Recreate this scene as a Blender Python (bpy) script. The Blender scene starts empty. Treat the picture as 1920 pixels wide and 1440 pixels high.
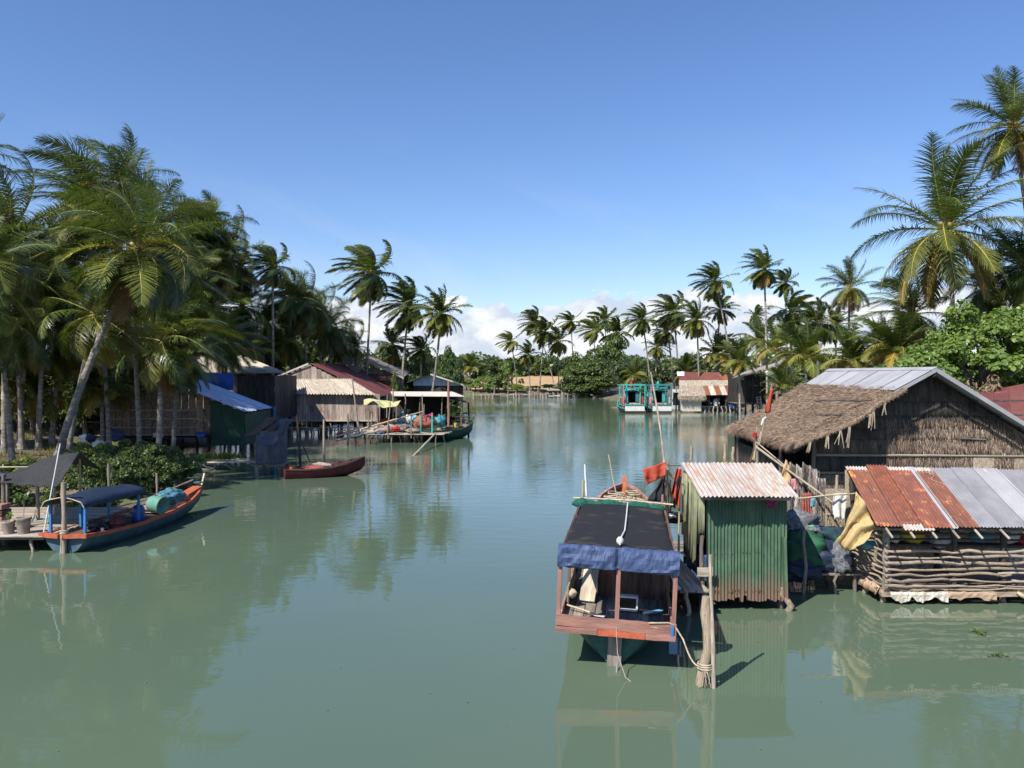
import bpy, math, random
import numpy as np
from mathutils import Vector, Matrix, noise as mnoise

# ---------------------------------------------------------------- camera, light, exposure
scene = bpy.context.scene
C = scene.collection
R = math.radians
F, CX, HY, H = 1493.0, 960.0, 700.0, 5.5
cam_d = bpy.data.cameras.new('camera'); cam = bpy.data.objects.new('camera', cam_d); C.objects.link(cam)
cam.location = (0, 0, H)
cam.rotation_euler = (R(90) - math.atan(20 / F), 0, 0)
cam_d.sensor_width = 36; cam_d.lens = 36 * F / 1920; cam_d.clip_end = 6000; cam_d.clip_start = .1
scene.camera = cam
SUN_D = Vector((-.46, -.50, .735)).normalized()          # direction towards the sun
sun_d = bpy.data.lights.new('sun', 'SUN'); sun = bpy.data.objects.new('sun', sun_d); C.objects.link(sun)
sun_d.energy = 4.8; sun_d.angle = R(.53); sun_d.color = (1, .95, .86)
sun.rotation_euler = SUN_D.to_track_quat('Z', 'Y').to_euler(); sun.location = (-40, -40, 60)
world = bpy.data.worlds.new('World'); scene.world = world; world.use_nodes = True
vs = scene.view_settings
vs.view_transform = 'Standard'; vs.look = 'None'; vs.gamma = 1; vs.use_curve_mapping = False; vs.exposure = 0.5


def nd(nt, typ, ins=None, **kw):
    n = nt.nodes.new(typ)
    for k, v in kw.items(): setattr(n, k, v)
    for k, v in (ins or {}).items():
        s = n.inputs[k]
        if isinstance(v, bpy.types.NodeSocket): nt.links.new(v, s)
        else: s.default_value = v
    return n


def math_(nt, op, a, b=0.0, c=0.0, clamp=False):
    n = nd(nt, 'ShaderNodeMath', {0: a, 1: b, 2: c}, operation=op); n.use_clamp = clamp
    return n.outputs[0]


def ramp(nt, fac, stops, interp='LINEAR'):
    n = nd(nt, 'ShaderNodeValToRGB', {0: fac}); e = n.color_ramp.elements; n.color_ramp.interpolation = interp
    while len(e) < len(stops): e.new(.5)
    for i, (p, c) in enumerate(stops):
        e[i].position = p; e[i].color = (*c, 1) if not isinstance(c, (int, float)) else (c, c, c, 1)
    return n.outputs[0]


def mixc(nt, fac, a, b, typ='MIX'):
    n = nt.nodes.new('ShaderNodeMix'); n.data_type = 'RGBA'; n.blend_type = typ
    for s, v in ((n.inputs[0], fac), (n.inputs[6], a), (n.inputs[7], b)):
        if isinstance(v, bpy.types.NodeSocket): nt.links.new(v, s)
        elif isinstance(v, (tuple, list)): s.default_value = (*v[:3], 1)
        else: s.default_value = v
    return n.outputs[2]


# sky: Nishita, with a belt of cumulus above the horizon and thin high cloud
nt = world.node_tree; nt.nodes.clear()
sky = nd(nt, 'ShaderNodeTexSky', sky_type='NISHITA')
sky.sun_disc = False; sky.sun_elevation = math.asin(SUN_D.z); sky.sun_rotation = math.atan2(SUN_D.x, SUN_D.y)
sky.air_density = 1.0; sky.dust_density = .2; sky.ozone_density = 2.6; sky.altitude = 0
skyc = nd(nt, 'ShaderNodeHueSaturation', {'Color': sky.outputs[0], 'Saturation': 1.12, 'Value': 1.05}).outputs[0]
skyc = mixc(nt, 1.0, skyc, (.95, .95, 1.10), 'MULTIPLY')
tc = nd(nt, 'ShaderNodeTexCoord')
sx = nd(nt, 'ShaderNodeSeparateXYZ', {0: tc.outputs['Generated']})
X_, Y_, Z_ = sx.outputs
el = math_(nt, 'ARCSINE', Z_)
az = math_(nt, 'ARCTAN2', X_, Y_)
cv = nd(nt, 'ShaderNodeCombineXYZ', {0: math_(nt, 'MULTIPLY', az, 1.0), 1: math_(nt, 'MULTIPLY', el, 1.9), 2: 3.7}).outputs[0]
n1 = nd(nt, 'ShaderNodeTexNoise', {'Vector': cv, 'Scale': 13.0, 'Detail': 9.0, 'Roughness': .56, 'Distortion': .25}).outputs[0]
n2 = nd(nt, 'ShaderNodeTexNoise', {'Vector': cv, 'Scale': 4.0, 'Detail': 2.0}).outputs[0]
# cloud where noise exceeds a threshold that rises with elevation
thr = nd(nt, 'ShaderNodeMapRange', {0: el, 1: .035, 2: .112, 3: .08, 4: .64}).outputs[0]
thr = math_(nt, 'SUBTRACT', thr, math_(nt, 'MULTIPLY', math_(nt, 'SUBTRACT', n2, .5), .32))
cm = nd(nt, 'ShaderNodeMapRange', {0: math_(nt, 'SUBTRACT', n1, thr), 1: 0.0, 2: .055, 3: 0.0, 4: 1.0}, interpolation_type='SMOOTHSTEP').outputs[0]
cv2 = nd(nt, 'ShaderNodeVectorMath', {0: cv, 1: (-.006, -.028, 0)}, operation='ADD').outputs[0]
n3 = nd(nt, 'ShaderNodeTexNoise', {'Vector': cv2, 'Scale': 13.0, 'Detail': 9.0, 'Roughness': .56, 'Distortion': .25}).outputs[0]
lit = nd(nt, 'ShaderNodeMapRange', {0: math_(nt, 'SUBTRACT', n1, n3), 1: -.10, 2: .09, 3: 0.0, 4: 1.0}).outputs[0]
cc = mixc(nt, lit, (4.6, 5.2, 6.2), (7.3, 7.35, 7.4))
cm = math_(nt, 'MULTIPLY', cm, nd(nt, 'ShaderNodeMapRange', {0: el, 1: .098, 2: .118, 3: 1.0, 4: 0.0}).outputs[0])
col = mixc(nt, math_(nt, 'MULTIPLY', cm, .93), skyc, cc)
wv = nd(nt, 'ShaderNodeCombineXYZ', {0: math_(nt, 'MULTIPLY', az, 1.2), 1: math_(nt, 'MULTIPLY', math_(nt, 'ADD', el, math_(nt, 'MULTIPLY', az, .35)), 5.0), 2: 1.3}).outputs[0]
n4 = nd(nt, 'ShaderNodeTexNoise', {'Vector': wv, 'Scale': 2.6, 'Detail': 8.0, 'Roughness': .62, 'Distortion': .4}).outputs[0]
wm = nd(nt, 'ShaderNodeMapRange', {0: n4, 1: .5, 2: .85, 3: 0.0, 4: .5}).outputs[0]
wm = math_(nt, 'MULTIPLY', wm, nd(nt, 'ShaderNodeMapRange', {0: el, 1: .30, 2: .10, 3: .0, 4: .8}).outputs[0])
col = mixc(nt, wm, col, (5.2, 5.6, 6.4))
bg = nd(nt, 'ShaderNodeBackground', {0: col, 1: .1})
nt.links.new(bg.outputs[0], nd(nt, 'ShaderNodeOutputWorld').inputs[0])


# ---------------------------------------------------------------- materials
MATS = {}


def mat(name, c1, c2=None, sc=3.0, st=(1, 1, 1), rough=.8, bump=.25, bsc=None, rnd=.2, spots=None, metal=0.0,
        lo=.38, hi=.62, spec=.3, world_co=False, hue=.01, streak=None, bd=.02, foot=None):
    """noise mix of two colours, optional stains, per-object variation and fine relief"""
    m = bpy.data.materials.new(name); m.use_nodes = True; t = m.node_tree; t.nodes.clear()
    oi = nd(t, 'ShaderNodeObjectInfo')
    if world_co: co = nd(t, 'ShaderNodeNewGeometry').outputs['Position']
    else:
        co = nd(t, 'ShaderNodeTexCoord').outputs['Object']
        off = nd(t, 'ShaderNodeVectorMath', {0: oi.outputs['Random'], 1: (31.0, 17.0, 53.0)}, operation='MULTIPLY').outputs[0]
        co = nd(t, 'ShaderNodeVectorMath', {0: co, 1: off}, operation='ADD').outputs[0]
    mp = nd(t, 'ShaderNodeVectorMath', {0: co, 1: st}, operation='MULTIPLY').outputs[0]
    a = nd(t, 'ShaderNodeTexNoise', {'Vector': mp, 'Scale': sc, 'Detail': 7.0, 'Roughness': .62}).outputs[0]
    c2 = c2 or tuple(x * .6 for x in c1)
    col = ramp(t, a, [(lo, c1), (hi, c2)])
    for sp in (spots or []):
        c3, th, s2, stt = sp
        b = nd(t, 'ShaderNodeTexNoise', {'Vector': nd(t, 'ShaderNodeVectorMath', {0: co, 1: stt}, operation='MULTIPLY').outputs[0],
                                         'Scale': s2, 'Detail': 6.0, 'Roughness': .65}).outputs[0]
        f = nd(t, 'ShaderNodeMapRange', {0: b, 1: th, 2: th + .07, 3: 0.0, 4: 1.0}).outputs[0]
        col = mixc(t, f, col, c3)
    if foot:
        gz_ = nd(t, 'ShaderNodeSeparateXYZ', {0: nd(t, 'ShaderNodeTexCoord').outputs['Generated']}).outputs[2]
        jn = nd(t, 'ShaderNodeTexNoise', {'Vector': nd(t, 'ShaderNodeVectorMath', {0: co, 1: (6, 6, .5)}, operation='MULTIPLY').outputs[0], 'Scale': 2.0, 'Detail': 4.0}).outputs[0]
        f = nd(t, 'ShaderNodeMapRange', {0: math_(t, 'ADD', gz_, math_(t, 'MULTIPLY', math_(t, 'SUBTRACT', jn, .5), .35)), 1: foot[1], 2: foot[1] * .25, 3: 0.0, 4: .9}).outputs[0]
        col = mixc(t, f, col, foot[0])
    if rnd:
        val = math_(t, 'MULTIPLY_ADD', oi.outputs['Random'], rnd * 2, 1 - rnd)
        r2 = math_(t, 'FRACT', math_(t, 'MULTIPLY', oi.outputs['Random'], 17.3))
        h = math_(t, 'MULTIPLY_ADD', r2, hue * 2, .5 - hue)
        col = nd(t, 'ShaderNodeHueSaturation', {'Hue': h, 'Value': val, 'Color': col}).outputs[0]
    p = nd(t, 'ShaderNodeBsdfPrincipled', {'Base Color': col, 'Roughness': rough, 'Metallic': metal})
    p.inputs['Specular IOR Level'].default_value = spec
    if bump:
        bn = nd(t, 'ShaderNodeTexNoise', {'Vector': mp, 'Scale': bsc or sc * 4, 'Detail': 5.0}).outputs[0]
        bb = nd(t, 'ShaderNodeBump', {'Height': bn, 'Strength': bump, 'Distance': bd})
        t.links.new(bb.outputs[0], p.inputs['Normal'])
    t.links.new(p.outputs[0], nd(t, 'ShaderNodeOutputMaterial').inputs[0])
    MATS[name] = m
    return m


def leafmat(name, cols, trans=.3, rough=.42, spec=.4, hue=.015):
    """leaf: colour from the per-leaf attribute r and the object's random value, some light passes through"""
    m = bpy.data.materials.new(name); m.use_nodes = True; t = m.node_tree; t.nodes.clear()
    oi = nd(t, 'ShaderNodeObjectInfo')
    at = nd(t, 'ShaderNodeAttribute', attribute_name='r').outputs['Fac']
    k = math_(t, 'ADD', math_(t, 'MULTIPLY', at, .7), math_(t, 'MULTIPLY', oi.outputs['Random'], .3))
    col = ramp(t, k, [(i / (len(cols) - 1) * .9 + .05, c) for i, c in enumerate(cols)])
    val = math_(t, 'MULTIPLY_ADD', oi.outputs['Random'], .4, .8)
    h = math_(t, 'MULTIPLY_ADD', math_(t, 'FRACT', math_(t, 'MULTIPLY', oi.outputs['Random'], 17.3)), hue * 2, .5 - hue)
    col = nd(t, 'ShaderNodeHueSaturation', {'Hue': h, 'Value': val, 'Color': col}).outputs[0]
    p = nd(t, 'ShaderNodeBsdfPrincipled', {'Base Color': col, 'Roughness': rough})
    p.inputs['Specular IOR Level'].default_value = spec
    tr = nd(t, 'ShaderNodeBsdfTranslucent', {'Color': mixc(t, 1.0, col, (1.5, 1.5, .7), 'MULTIPLY')})
    mx = nd(t, 'ShaderNodeMixShader', {0: trans, 1: p.outputs[0], 2: tr.outputs[0]})
    t.links.new(mx.outputs[0], nd(t, 'ShaderNodeOutputMaterial').inputs[0])
    MATS[name] = m
    return m


X1 = (.25, 1, 1)
mat('wood_grey', (.30, .26, .22), (.13, .105, .085), sc=9, st=(.12, 1, 1), bump=.5, rnd=.32, hue=.015)
mat('wood_pale', (.50, .43, .34), (.27, .22, .17), sc=9, st=(.12, 1, 1), bump=.5, rnd=.25, hue=.015)
mat('wood_brown', (.17, .10, .07), (.075, .045, .032), sc=9, st=(.12, 1, 1), bump=.5, rnd=.35, hue=.015)
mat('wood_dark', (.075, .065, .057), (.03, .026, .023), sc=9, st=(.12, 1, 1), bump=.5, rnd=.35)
mat('wood_redwash', (.40, .20, .155), (.23, .115, .095), sc=7, st=(.15, 1, 1), bump=.45, rnd=.12, spots=[((.50, .38, .32), .6, 6, (.2, 1, 1))])
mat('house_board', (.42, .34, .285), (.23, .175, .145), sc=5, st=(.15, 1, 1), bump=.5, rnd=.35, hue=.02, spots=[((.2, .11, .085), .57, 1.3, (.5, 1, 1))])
mat('bark_log', (.50, .39, .28), (.28, .21, .15), sc=5, st=(.4, 1, 1), bump=.7, rnd=.12, bd=.03, spots=[((.60, .48, .36), .58, 3, (1, 1, 1))])
mat('stick', (.44, .36, .28), (.22, .175, .135), sc=4, st=(3, .6, .6), bump=.4, rnd=.3)
mat('bamboo', (.52, .44, .30), (.33, .27, .18), sc=4, st=(2, .5, .5), bump=.2, rnd=.2, rough=.55)
mat('palm_trunk', (.36, .32, .27), (.15, .13, .11), sc=2.2, st=(1, 1, 3.5), bump=.8, rnd=.25, bd=.05, spots=[((.48, .46, .41), .6, 1.4, (1, 1, 1))])
mat('tree_bark', (.20, .17, .14), (.09, .075, .06), sc=3, st=(1, 1, .4), bump=.6, rnd=.2)
mat('thatch_roof', (.36, .26, .19), (.17, .12, .09), sc=11, st=(.5, 1, 1), bump=.9, rnd=0, bd=.05, rough=.95)
mat('thatch_straw', (.40, .29, .21), (.20, .14, .10), sc=3, bump=0, rnd=.1, rough=.95)
mat('thatch_far', (.52, .44, .34), (.27, .22, .17), sc=5, bump=.9, rnd=.1, bd=.06, rough=.95)
mat('thatch_wall', (.11, .095, .08), (.04, .035, .03), sc=7, st=(1, 1, .10), bump=.9, rnd=.15, bd=.04, rough=.95)
mat('thatch_wall_pale', (.55, .45, .33), (.30, .24, .18), sc=8, st=(1, 1, .10), bump=.9, rnd=.15, bd=.04, rough=.95)
mat('thatch_wall_brown', (.30, .215, .155), (.14, .10, .075), sc=6, st=(1, 1, .12), bump=.8, rnd=.25, bd=.03, rough=.95)
mat('metal_grey', (.27, .265, .285), (.20, .197, .212), sc=2, st=(1, 1, .3), rough=.6, bump=.1, rnd=.12, spec=.5, spots=[((.26, .25, .25), .62, 3, (1, 1, 1))])
mat('metal_pale', (.52, .46, .41), (.40, .345, .30), sc=3, st=(3, .4, .4), rough=.7, bump=.15, rnd=.08, spots=[((.43, .25, .16), .56, 2.1, (4, .5, .5)), ((.55, .34, .22), .60, 6, (2, .6, .6))])
mat('metal_silver', (.36, .36, .375), (.29, .29, .30), sc=1.2, rough=.6, bump=.08, rnd=.06, spec=.5, spots=[((.40, .39, .40), .62, 2.2, (3, .5, .5)), ((.30, .26, .24), .68, 9, (1, 1, 1))])
mat('metal_rust', (.22, .078, .055), (.145, .058, .045), sc=4, st=(1.4, .6, .6), rough=.85, bump=.3, rnd=.18, spots=[((.48, .17, .065), .57, 3.0, (1, 1, 1)), ((.55, .38, .28), .70, 8, (3, 1, 1)), ((.10, .05, .04), .60, 1.3, (2, .6, .6))])
mat('metal_rust_bright', (.28, .090, .052), (.17, .065, .045), sc=4, rough=.85, bump=.3, rnd=.12, spots=[((.34, .15, .085), .56, 5.0, (1, 1, 1)), ((.66, .34, .17), .64, 11, (1, 1, 1))])
mat('metal_maroon', (.20, .068, .062), (.15, .052, .048), sc=1.5, rough=.6, bump=.1, rnd=.10, spots=[((.30, .14, .11), .62, 1.2, (.4, 3, 1)), ((.5, .42, .38), .71, 3, (.3, 4, 1))])
mat('metal_green', (.088, .155, .092), (.06, .115, .07), sc=2.2, rough=.6, bump=.15, rnd=.1, spec=.3, spots=[((.17, .19, .12), .60, 1.6, (3, 1, .3))], foot=((.20, .12, .09), .30))
mat('metal_olive', (.27, .28, .16), (.16, .18, .11), sc=2.5, rough=.7, bump=.2, rnd=.2, spots=[((.23, .16, .10), .52, 1.8, (1, 1, .3))])
mat('metal_darkgreen', (.014, .062, .038), (.010, .045, .028), sc=1.5, rough=.6, bump=.1, rnd=.1)
mat('metal_bluegrey', (.115, .125, .15), (.075, .08, .10), sc=3, rough=.6, bump=.25, rnd=.18, spots=[((.12, .07, .05), .64, 2.4, (1, 1, 1))])
mat('metal_bluewhite', (.50, .56, .72), (.40, .46, .62), sc=2, rough=.5, bump=.1, rnd=.08)
mat('metal_blue', (.045, .12, .38), (.03, .08, .28), sc=2, rough=.6, bump=.1, rnd=.1)
mat('asbestos', (.50, .44, .36), (.30, .26, .21), sc=4, rough=.9, bump=.3, rnd=.12, spots=[((.16, .14, .12), .62, 3, (1, 1, 1))])
mat('asbestos_grey', (.36, .33, .29), (.23, .21, .18), sc=4, rough=.9, bump=.3, rnd=.12)
mat('cream_sheet', (.66, .60, .50), (.54, .48, .40), sc=1.5, rough=.8, bump=.1, rnd=.06)
mat('tarp_blue', (.058, .085, .185), (.04, .06, .135), sc=5, rough=.6, bump=.5, rnd=.1, spec=.35, bsc=9, bd=.03, spots=[((.13, .20, .42), .62, 6, (1, 1, 1))])
mat('tarp_navy', (.022, .036, .07), (.016, .026, .05), sc=4, rough=.6, bump=.4, rnd=.1)
mat('tarp_teal', (.03, .075, .10), (.018, .045, .065), sc=3, rough=.7, bump=.5, rnd=.15)
mat('tarp_green', (.02, .10, .05), (.015, .07, .035), sc=4, rough=.6, bump=.5, rnd=.1)
mat('tarp_lime', (.10, .45, .12), (.07, .33, .09), sc=6, rough=.6, bump=.3)
mat('tarp_yellow', (.62, .60, .26), (.48, .47, .22), sc=3, rough=.6, bump=.3, rnd=.05)
mat('tarp_tan', (.50, .35, .18), (.38, .26, .13), sc=3, rough=.85, bump=.4, rnd=.05)
mat('shade_cloth', (.022, .022, .024), (.013, .013, .014), sc=40, rough=.85, bump=.6, rnd=.05, spots=[((.085, .08, .072), .64, 17, (1, 1, 1)), ((.3, .3, .3), .76, 22, (1, 1, 1)), ((.05, .045, .04), .55, 1.5, (1, 1, 1))])
mat('shade_cloth_grey', (.055, .055, .058), (.022, .022, .024), sc=22, rough=.85, bump=.6, rnd=.05, spots=[((.14, .14, .14), .64, 22, (1, 1, 1))])
mat('net_grey', (.46, .40, .35), (.17, .14, .12), sc=9, st=(1, 1, .22), bump=.9, rnd=.25, bd=.03, rough=.95)
mat('net_dark', (.20, .175, .155), (.07, .06, .055), sc=9, st=(1, 1, .22), bump=.9, rnd=.25, bd=.03, rough=.95)
mat('net_mauve', (.34, .27, .27), (.16, .12, .13), sc=9, st=(1, 1, .22), bump=.9, rnd=.2, bd=.03, rough=.95)
mat('net_heap', (.25, .26, .28), (.11, .115, .13), sc=12, bump=1.0, rnd=.15, bd=.04, rough=.95, spots=[((.36, .33, .36), .6, 14, (1, 1, 1))])
mat('net_beige', (.52, .40, .33), (.30, .21, .17), sc=11, bump=1.0, rnd=.15, bd=.04, rough=.95)
mat('net_red', (.42, .13, .09), (.24, .08, .06), sc=11, bump=1.0, rnd=.15, bd=.04, rough=.95)
mat('net_green', (.02, .14, .10), (.012, .085, .06), sc=18, bump=1.0, rnd=.1, bd=.03, rough=.9)
mat('net_bluegreen', (.09, .24, .32), (.05, .13, .19), sc=10, bump=1.0, rnd=.1, bd=.03, rough=.9, spots=[((.30, .36, .38), .58, 9, (1, 1, 1)), ((.35, .10, .07), .69, 12, (1, 1, 1))])
mat('rope', (.52, .44, .33), (.35, .28, .2), sc=8, bump=.5, rnd=.1)
mat('cloth_red', (.42, .045, .025), (.30, .03, .02), sc=4, bump=.3, rnd=.1)
mat('cloth_orange', (.42, .055, .035), (.30, .035, .025), sc=4, bump=.3, rnd=.1)
mat('cloth_black', (.028, .028, .034), (.018, .018, .022), sc=4, bump=.3, rnd=.1)
mat('cloth_white', (.74, .72, .68), (.55, .53, .49), sc=4, bump=.3, rnd=.05)
mat('cloth_magenta', (.32, .05, .12), (.2, .03, .08), sc=4, bump=.3, rnd=.1)
mat('cloth_pink', (.52, .24, .26), (.36, .15, .17), sc=5, bump=.3, rnd=.1)
mat('paint_orange', (.50, .12, .06), (.34, .08, .045), sc=5, rough=.6, bump=.2, rnd=.08, spots=[((.62, .36, .26), .66, 9, (1, 1, 1))])
mat('paint_red_dark', (.12, .025, .03), (.07, .017, .02), sc=5, rough=.55, bump=.2, rnd=.08)
mat('paint_hullblue', (.07, .13, .165), (.045, .085, .11), sc=5, rough=.65, bump=.25, rnd=.05, spots=[((.09, .10, .08), .60, 4, (1, 1, 2))])
mat('paint_hullgreen', (.04, .12, .10), (.025, .075, .065), sc=5, rough=.6, bump=.25, rnd=.05, spots=[((.08, .08, .065), .60, 4, (1, 1, 2))])
mat('paint_darkgreen', (.02, .075, .06), (.014, .05, .04), sc=4, rough=.5, bump=.2, rnd=.05)
mat('paint_turquoise', (.06, .42, .36), (.045, .33, .28), sc=5, rough=.55, bump=.2, rnd=.12)
mat('paint_teal', (.05, .24, .27), (.035, .17, .2), sc=5, rough=.55, bump=.2, rnd=.12)
mat('paint_white', (.74, .75, .72), (.60, .62, .58), sc=4, rough=.5, bump=.15, rnd=.06, spots=[((.42, .38, .32), .66, 3, (1, 1, 1))])
mat('paint_blue', (.04, .19, .45), (.03, .15, .36), sc=5, rough=.5, bump=.2, rnd=.05)
mat('plastic_blue', (.02, .08, .30), (.015, .06, .22), sc=3, rough=.35, bump=.05, rnd=.05, spec=.5)
mat('plastic_green', (.15, .32, .25), (.10, .24, .18), sc=4, rough=.5, bump=.2, rnd=.05)
mat('plastic_yellow', (.62, .47, .05), (.5, .36, .04), sc=4, rough=.6, bump=.3, rnd=.05)
mat('plastic_white', (.68, .68, .66), (.55, .55, .52), sc=5, rough=.5, bump=.3, rnd=.08)
mat('plastic_black', (.02, .02, .022), (.012, .012, .013), sc=5, rough=.4, bump=.2, rnd=.05)
mat('plastic_red', (.50, .06, .04), (.4, .04, .03), sc=5, rough=.4, bump=.1, rnd=.05)
mat('plastic_cyan', (.12, .42, .52), (.08, .3, .4), sc=5, rough=.5, bump=.3, rnd=.08)
mat('pot_clay', (.30, .25, .21), (.19, .155, .13), sc=5, rough=.9, bump=.3, rnd=.08)
mat('foil_sheet', (.70, .64, .54), (.48, .42, .34), sc=5, rough=.55, bump=.8, rnd=.05, bd=.03, spots=[((.45, .25, .15), .6, 6, (1, 1, 1))])
mat('torn_wood', (.58, .43, .28), (.34, .24, .15), sc=10, st=(.2, 1, 1), bump=.8, rnd=.1)
mat('mud', (.20, .165, .125), (.11, .09, .07), sc=.5, rough=.9, bump=.6, rnd=0, world_co=True, bsc=4, bd=.1, spots=[((.11, .12, .05), .52, .25, (1, 1, 1)), ((.25, .21, .15), .62, 1.4, (1, 1, 1))])
mat('dry_field', (.50, .33, .17), (.40, .27, .13), sc=.3, rough=.9, bump=.4, rnd=0, world_co=True)
mat('coconut', (.40, .36, .12), (.22, .2, .06), sc=3, rough=.5, bump=.2, rnd=.2)
mat('palm_fibre', (.20, .12, .07), (.10, .06, .04), sc=6, bump=.8, rnd=.2)
mat('rachis_green', (.30, .29, .08), (.22, .22, .07), sc=3, rough=.5, bump=0, rnd=.15)
mat('rachis_yellow', (.55, .42, .10), (.40, .32, .09), sc=3, rough=.5, bump=0, rnd=.15)
leafmat('frond_green', [(.036, .062, .016), (.072, .105, .024), (.16, .175, .045)], rough=.32, spec=.6)
leafmat('frond_yellow', [(.08, .11, .022), (.15, .17, .038), (.26, .24, .055)])
leafmat('frond_gold', [(.14, .14, .032), (.26, .19, .045), (.38, .23, .06)])
leafmat('frond_dead', [(.20, .11, .055), (.28, .15, .07), (.33, .21, .12)], trans=.15, rough=.8)
leafmat('leaf_dark', [(.036, .062, .02), (.066, .098, .028), (.12, .155, .045)], trans=.2)
leafmat('leaf_mid', [(.045, .08, .022), (.08, .125, .032), (.13, .175, .05)], trans=.25)
leafmat('leaf_bright', [(.07, .125, .028), (.14, .22, .045), (.24, .33, .09)], trans=.3)
leafmat('leaf_lime', [(.12, .17, .035), (.19, .25, .05), (.28, .33, .08)], trans=.3)
leafmat('leaf_brown', [(.20, .14, .09), (.30, .21, .14), (.36, .27, .19)], trans=.15)
leafmat('grass', [(.10, .11, .035), (.19, .18, .06), (.32, .27, .12)], trans=.25, rough=.7)

# milky green river water, mirror-like near the bank, wind-ruffled in mid-stream
wm_ = bpy.data.materials.new('river_water'); wm_.use_nodes = True; t = wm_.node_tree; t.nodes.clear()
geo = nd(t, 'ShaderNodeNewGeometry').outputs['Position']
st1 = nd(t, 'ShaderNodeVectorMath', {0: geo, 1: (.8, 1.7, 1)}, operation='MULTIPLY').outputs[0]
wa = nd(t, 'ShaderNodeTexNoise', {'Vector': st1, 'Scale': 1.1, 'Detail': 3.0, 'Roughness': .5}).outputs[0]
wb = nd(t, 'ShaderNodeTexNoise', {'Vector': st1, 'Scale': 4.2, 'Detail': 3.0, 'Roughness': .55}).outputs[0]
ru = nd(t, 'ShaderNodeTexNoise', {'Vector': geo, 'Scale': .045, 'Detail': 3.0}).outputs[0]
sy = nd(t, 'ShaderNodeSeparateXYZ', {0: geo}).outputs[1]
far = nd(t, 'ShaderNodeMapRange', {0: sy, 1: 14.0, 2: 60.0, 3: .07, 4: 1.0}).outputs[0]
ruf = nd(t, 'ShaderNodeMapRange', {0: ru, 1: .36, 2: .62, 3: .35, 4: 1.0}).outputs[0]
amp = math_(t, 'MULTIPLY', far, ruf)
hgt = math_(t, 'ADD', math_(t, 'MULTIPLY', wa, .7), math_(t, 'MULTIPLY', wb, math_(t, 'MULTIPLY', amp, .34)))
hgt = math_(t, 'MULTIPLY', hgt, math_(t, 'MULTIPLY_ADD', amp, .85, .10))
bmp = nd(t, 'ShaderNodeBump', {'Height': hgt, 'Strength': 1.0, 'Distance': .036})
wn = nd(t, 'ShaderNodeTexNoise', {'Vector': geo, 'Scale': .05, 'Detail': 4.0}).outputs[0]
wc = ramp(t, wn, [(.35, (.085, .128, .086)), (.65, (.112, .153, .098))])
pw = nd(t, 'ShaderNodeBsdfPrincipled', {'Base Color': wc, 'Roughness': .02, 'IOR': 1.38, 'Normal': bmp.outputs[0]})
pw.inputs['Specular IOR Level'].default_value = .5
t.links.new(pw.outputs[0], nd(t, 'ShaderNodeOutputMaterial').inputs[0])
MATS['water'] = wm_


# ---------------------------------------------------------------- builders
def P(px, py, Y): return Vector(((px - CX) / F * Y, Y, H - (py - HY) / F * Y))
def G(px, py, z=0.0):
    Y = (H - z) * F / (py - HY)
    return Vector(((px - CX) / F * Y, Y, z))


ORI = {}


def props(o, label=None, cat=None, group=None, kind=None):
    if label: o['label'] = label
    if cat: o['category'] = cat
    if group: o['group'] = group
    if kind: o['kind'] = kind
    return o


def thing(name, label, cat, loc=(0, 0, 0), rz=0.0, group=None, local=False, roll=0.0):
    o = bpy.data.objects.new(name, None); C.objects.link(o); o.empty_display_size = .3
    o.location = loc; o.rotation_euler = (0, roll, rz)
    ORI[o.name] = Vector((0, 0, 0)) if local else Vector(loc)
    return props(o, label, cat, group)


def link_mesh(name, me, parent, c, rot=None, scale=None, **kw):
    o = bpy.data.objects.new(name, me); C.objects.link(o)
    base = ORI[parent.name] if parent else Vector((0, 0, 0))
    o.parent = parent; o.location = Vector(c) - base
    if rot is not None: o.rotation_mode = 'QUATERNION'; o.rotation_quaternion = rot
    if scale is not None: o.scale = scale
    ORI[o.name] = Vector(c)
    return props(o, **kw)


def mesh_np(name, v, quads=None, tris=None, mats=(), r=None, mi=None, smooth=False):
    me = bpy.data.meshes.new(name)
    q = np.asarray(quads if quads is not None else np.zeros((0, 4)), int).reshape(-1, 4)
    tr = np.asarray(tris if tris is not None else np.zeros((0, 3)), int).reshape(-1, 3)
    me.vertices.add(len(v)); me.vertices.foreach_set('co', np.asarray(v, np.float32).ravel())
    me.loops.add(q.size + tr.size); me.loops.foreach_set('vertex_index', np.concatenate([q.ravel(), tr.ravel()]).astype(np.int32))
    n = len(q) + len(tr); me.polygons.add(n)
    me.polygons.foreach_set('loop_start', np.concatenate([np.arange(len(q)) * 4, q.size + np.arange(len(tr)) * 3]).astype(np.int32))
    for m in mats: me.materials.append(MATS[m])
    if mi is not None: me.polygons.foreach_set('material_index', np.asarray(mi, np.int32))
    if smooth: me.polygons.foreach_set('use_smooth', np.ones(n, bool))
    if r is not None:
        a = me.attributes.new('r', 'FLOAT', 'POINT'); a.data.foreach_set('value', np.asarray(r, np.float32))
    me.update(calc_edges=True); me.validate()
    return me


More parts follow.
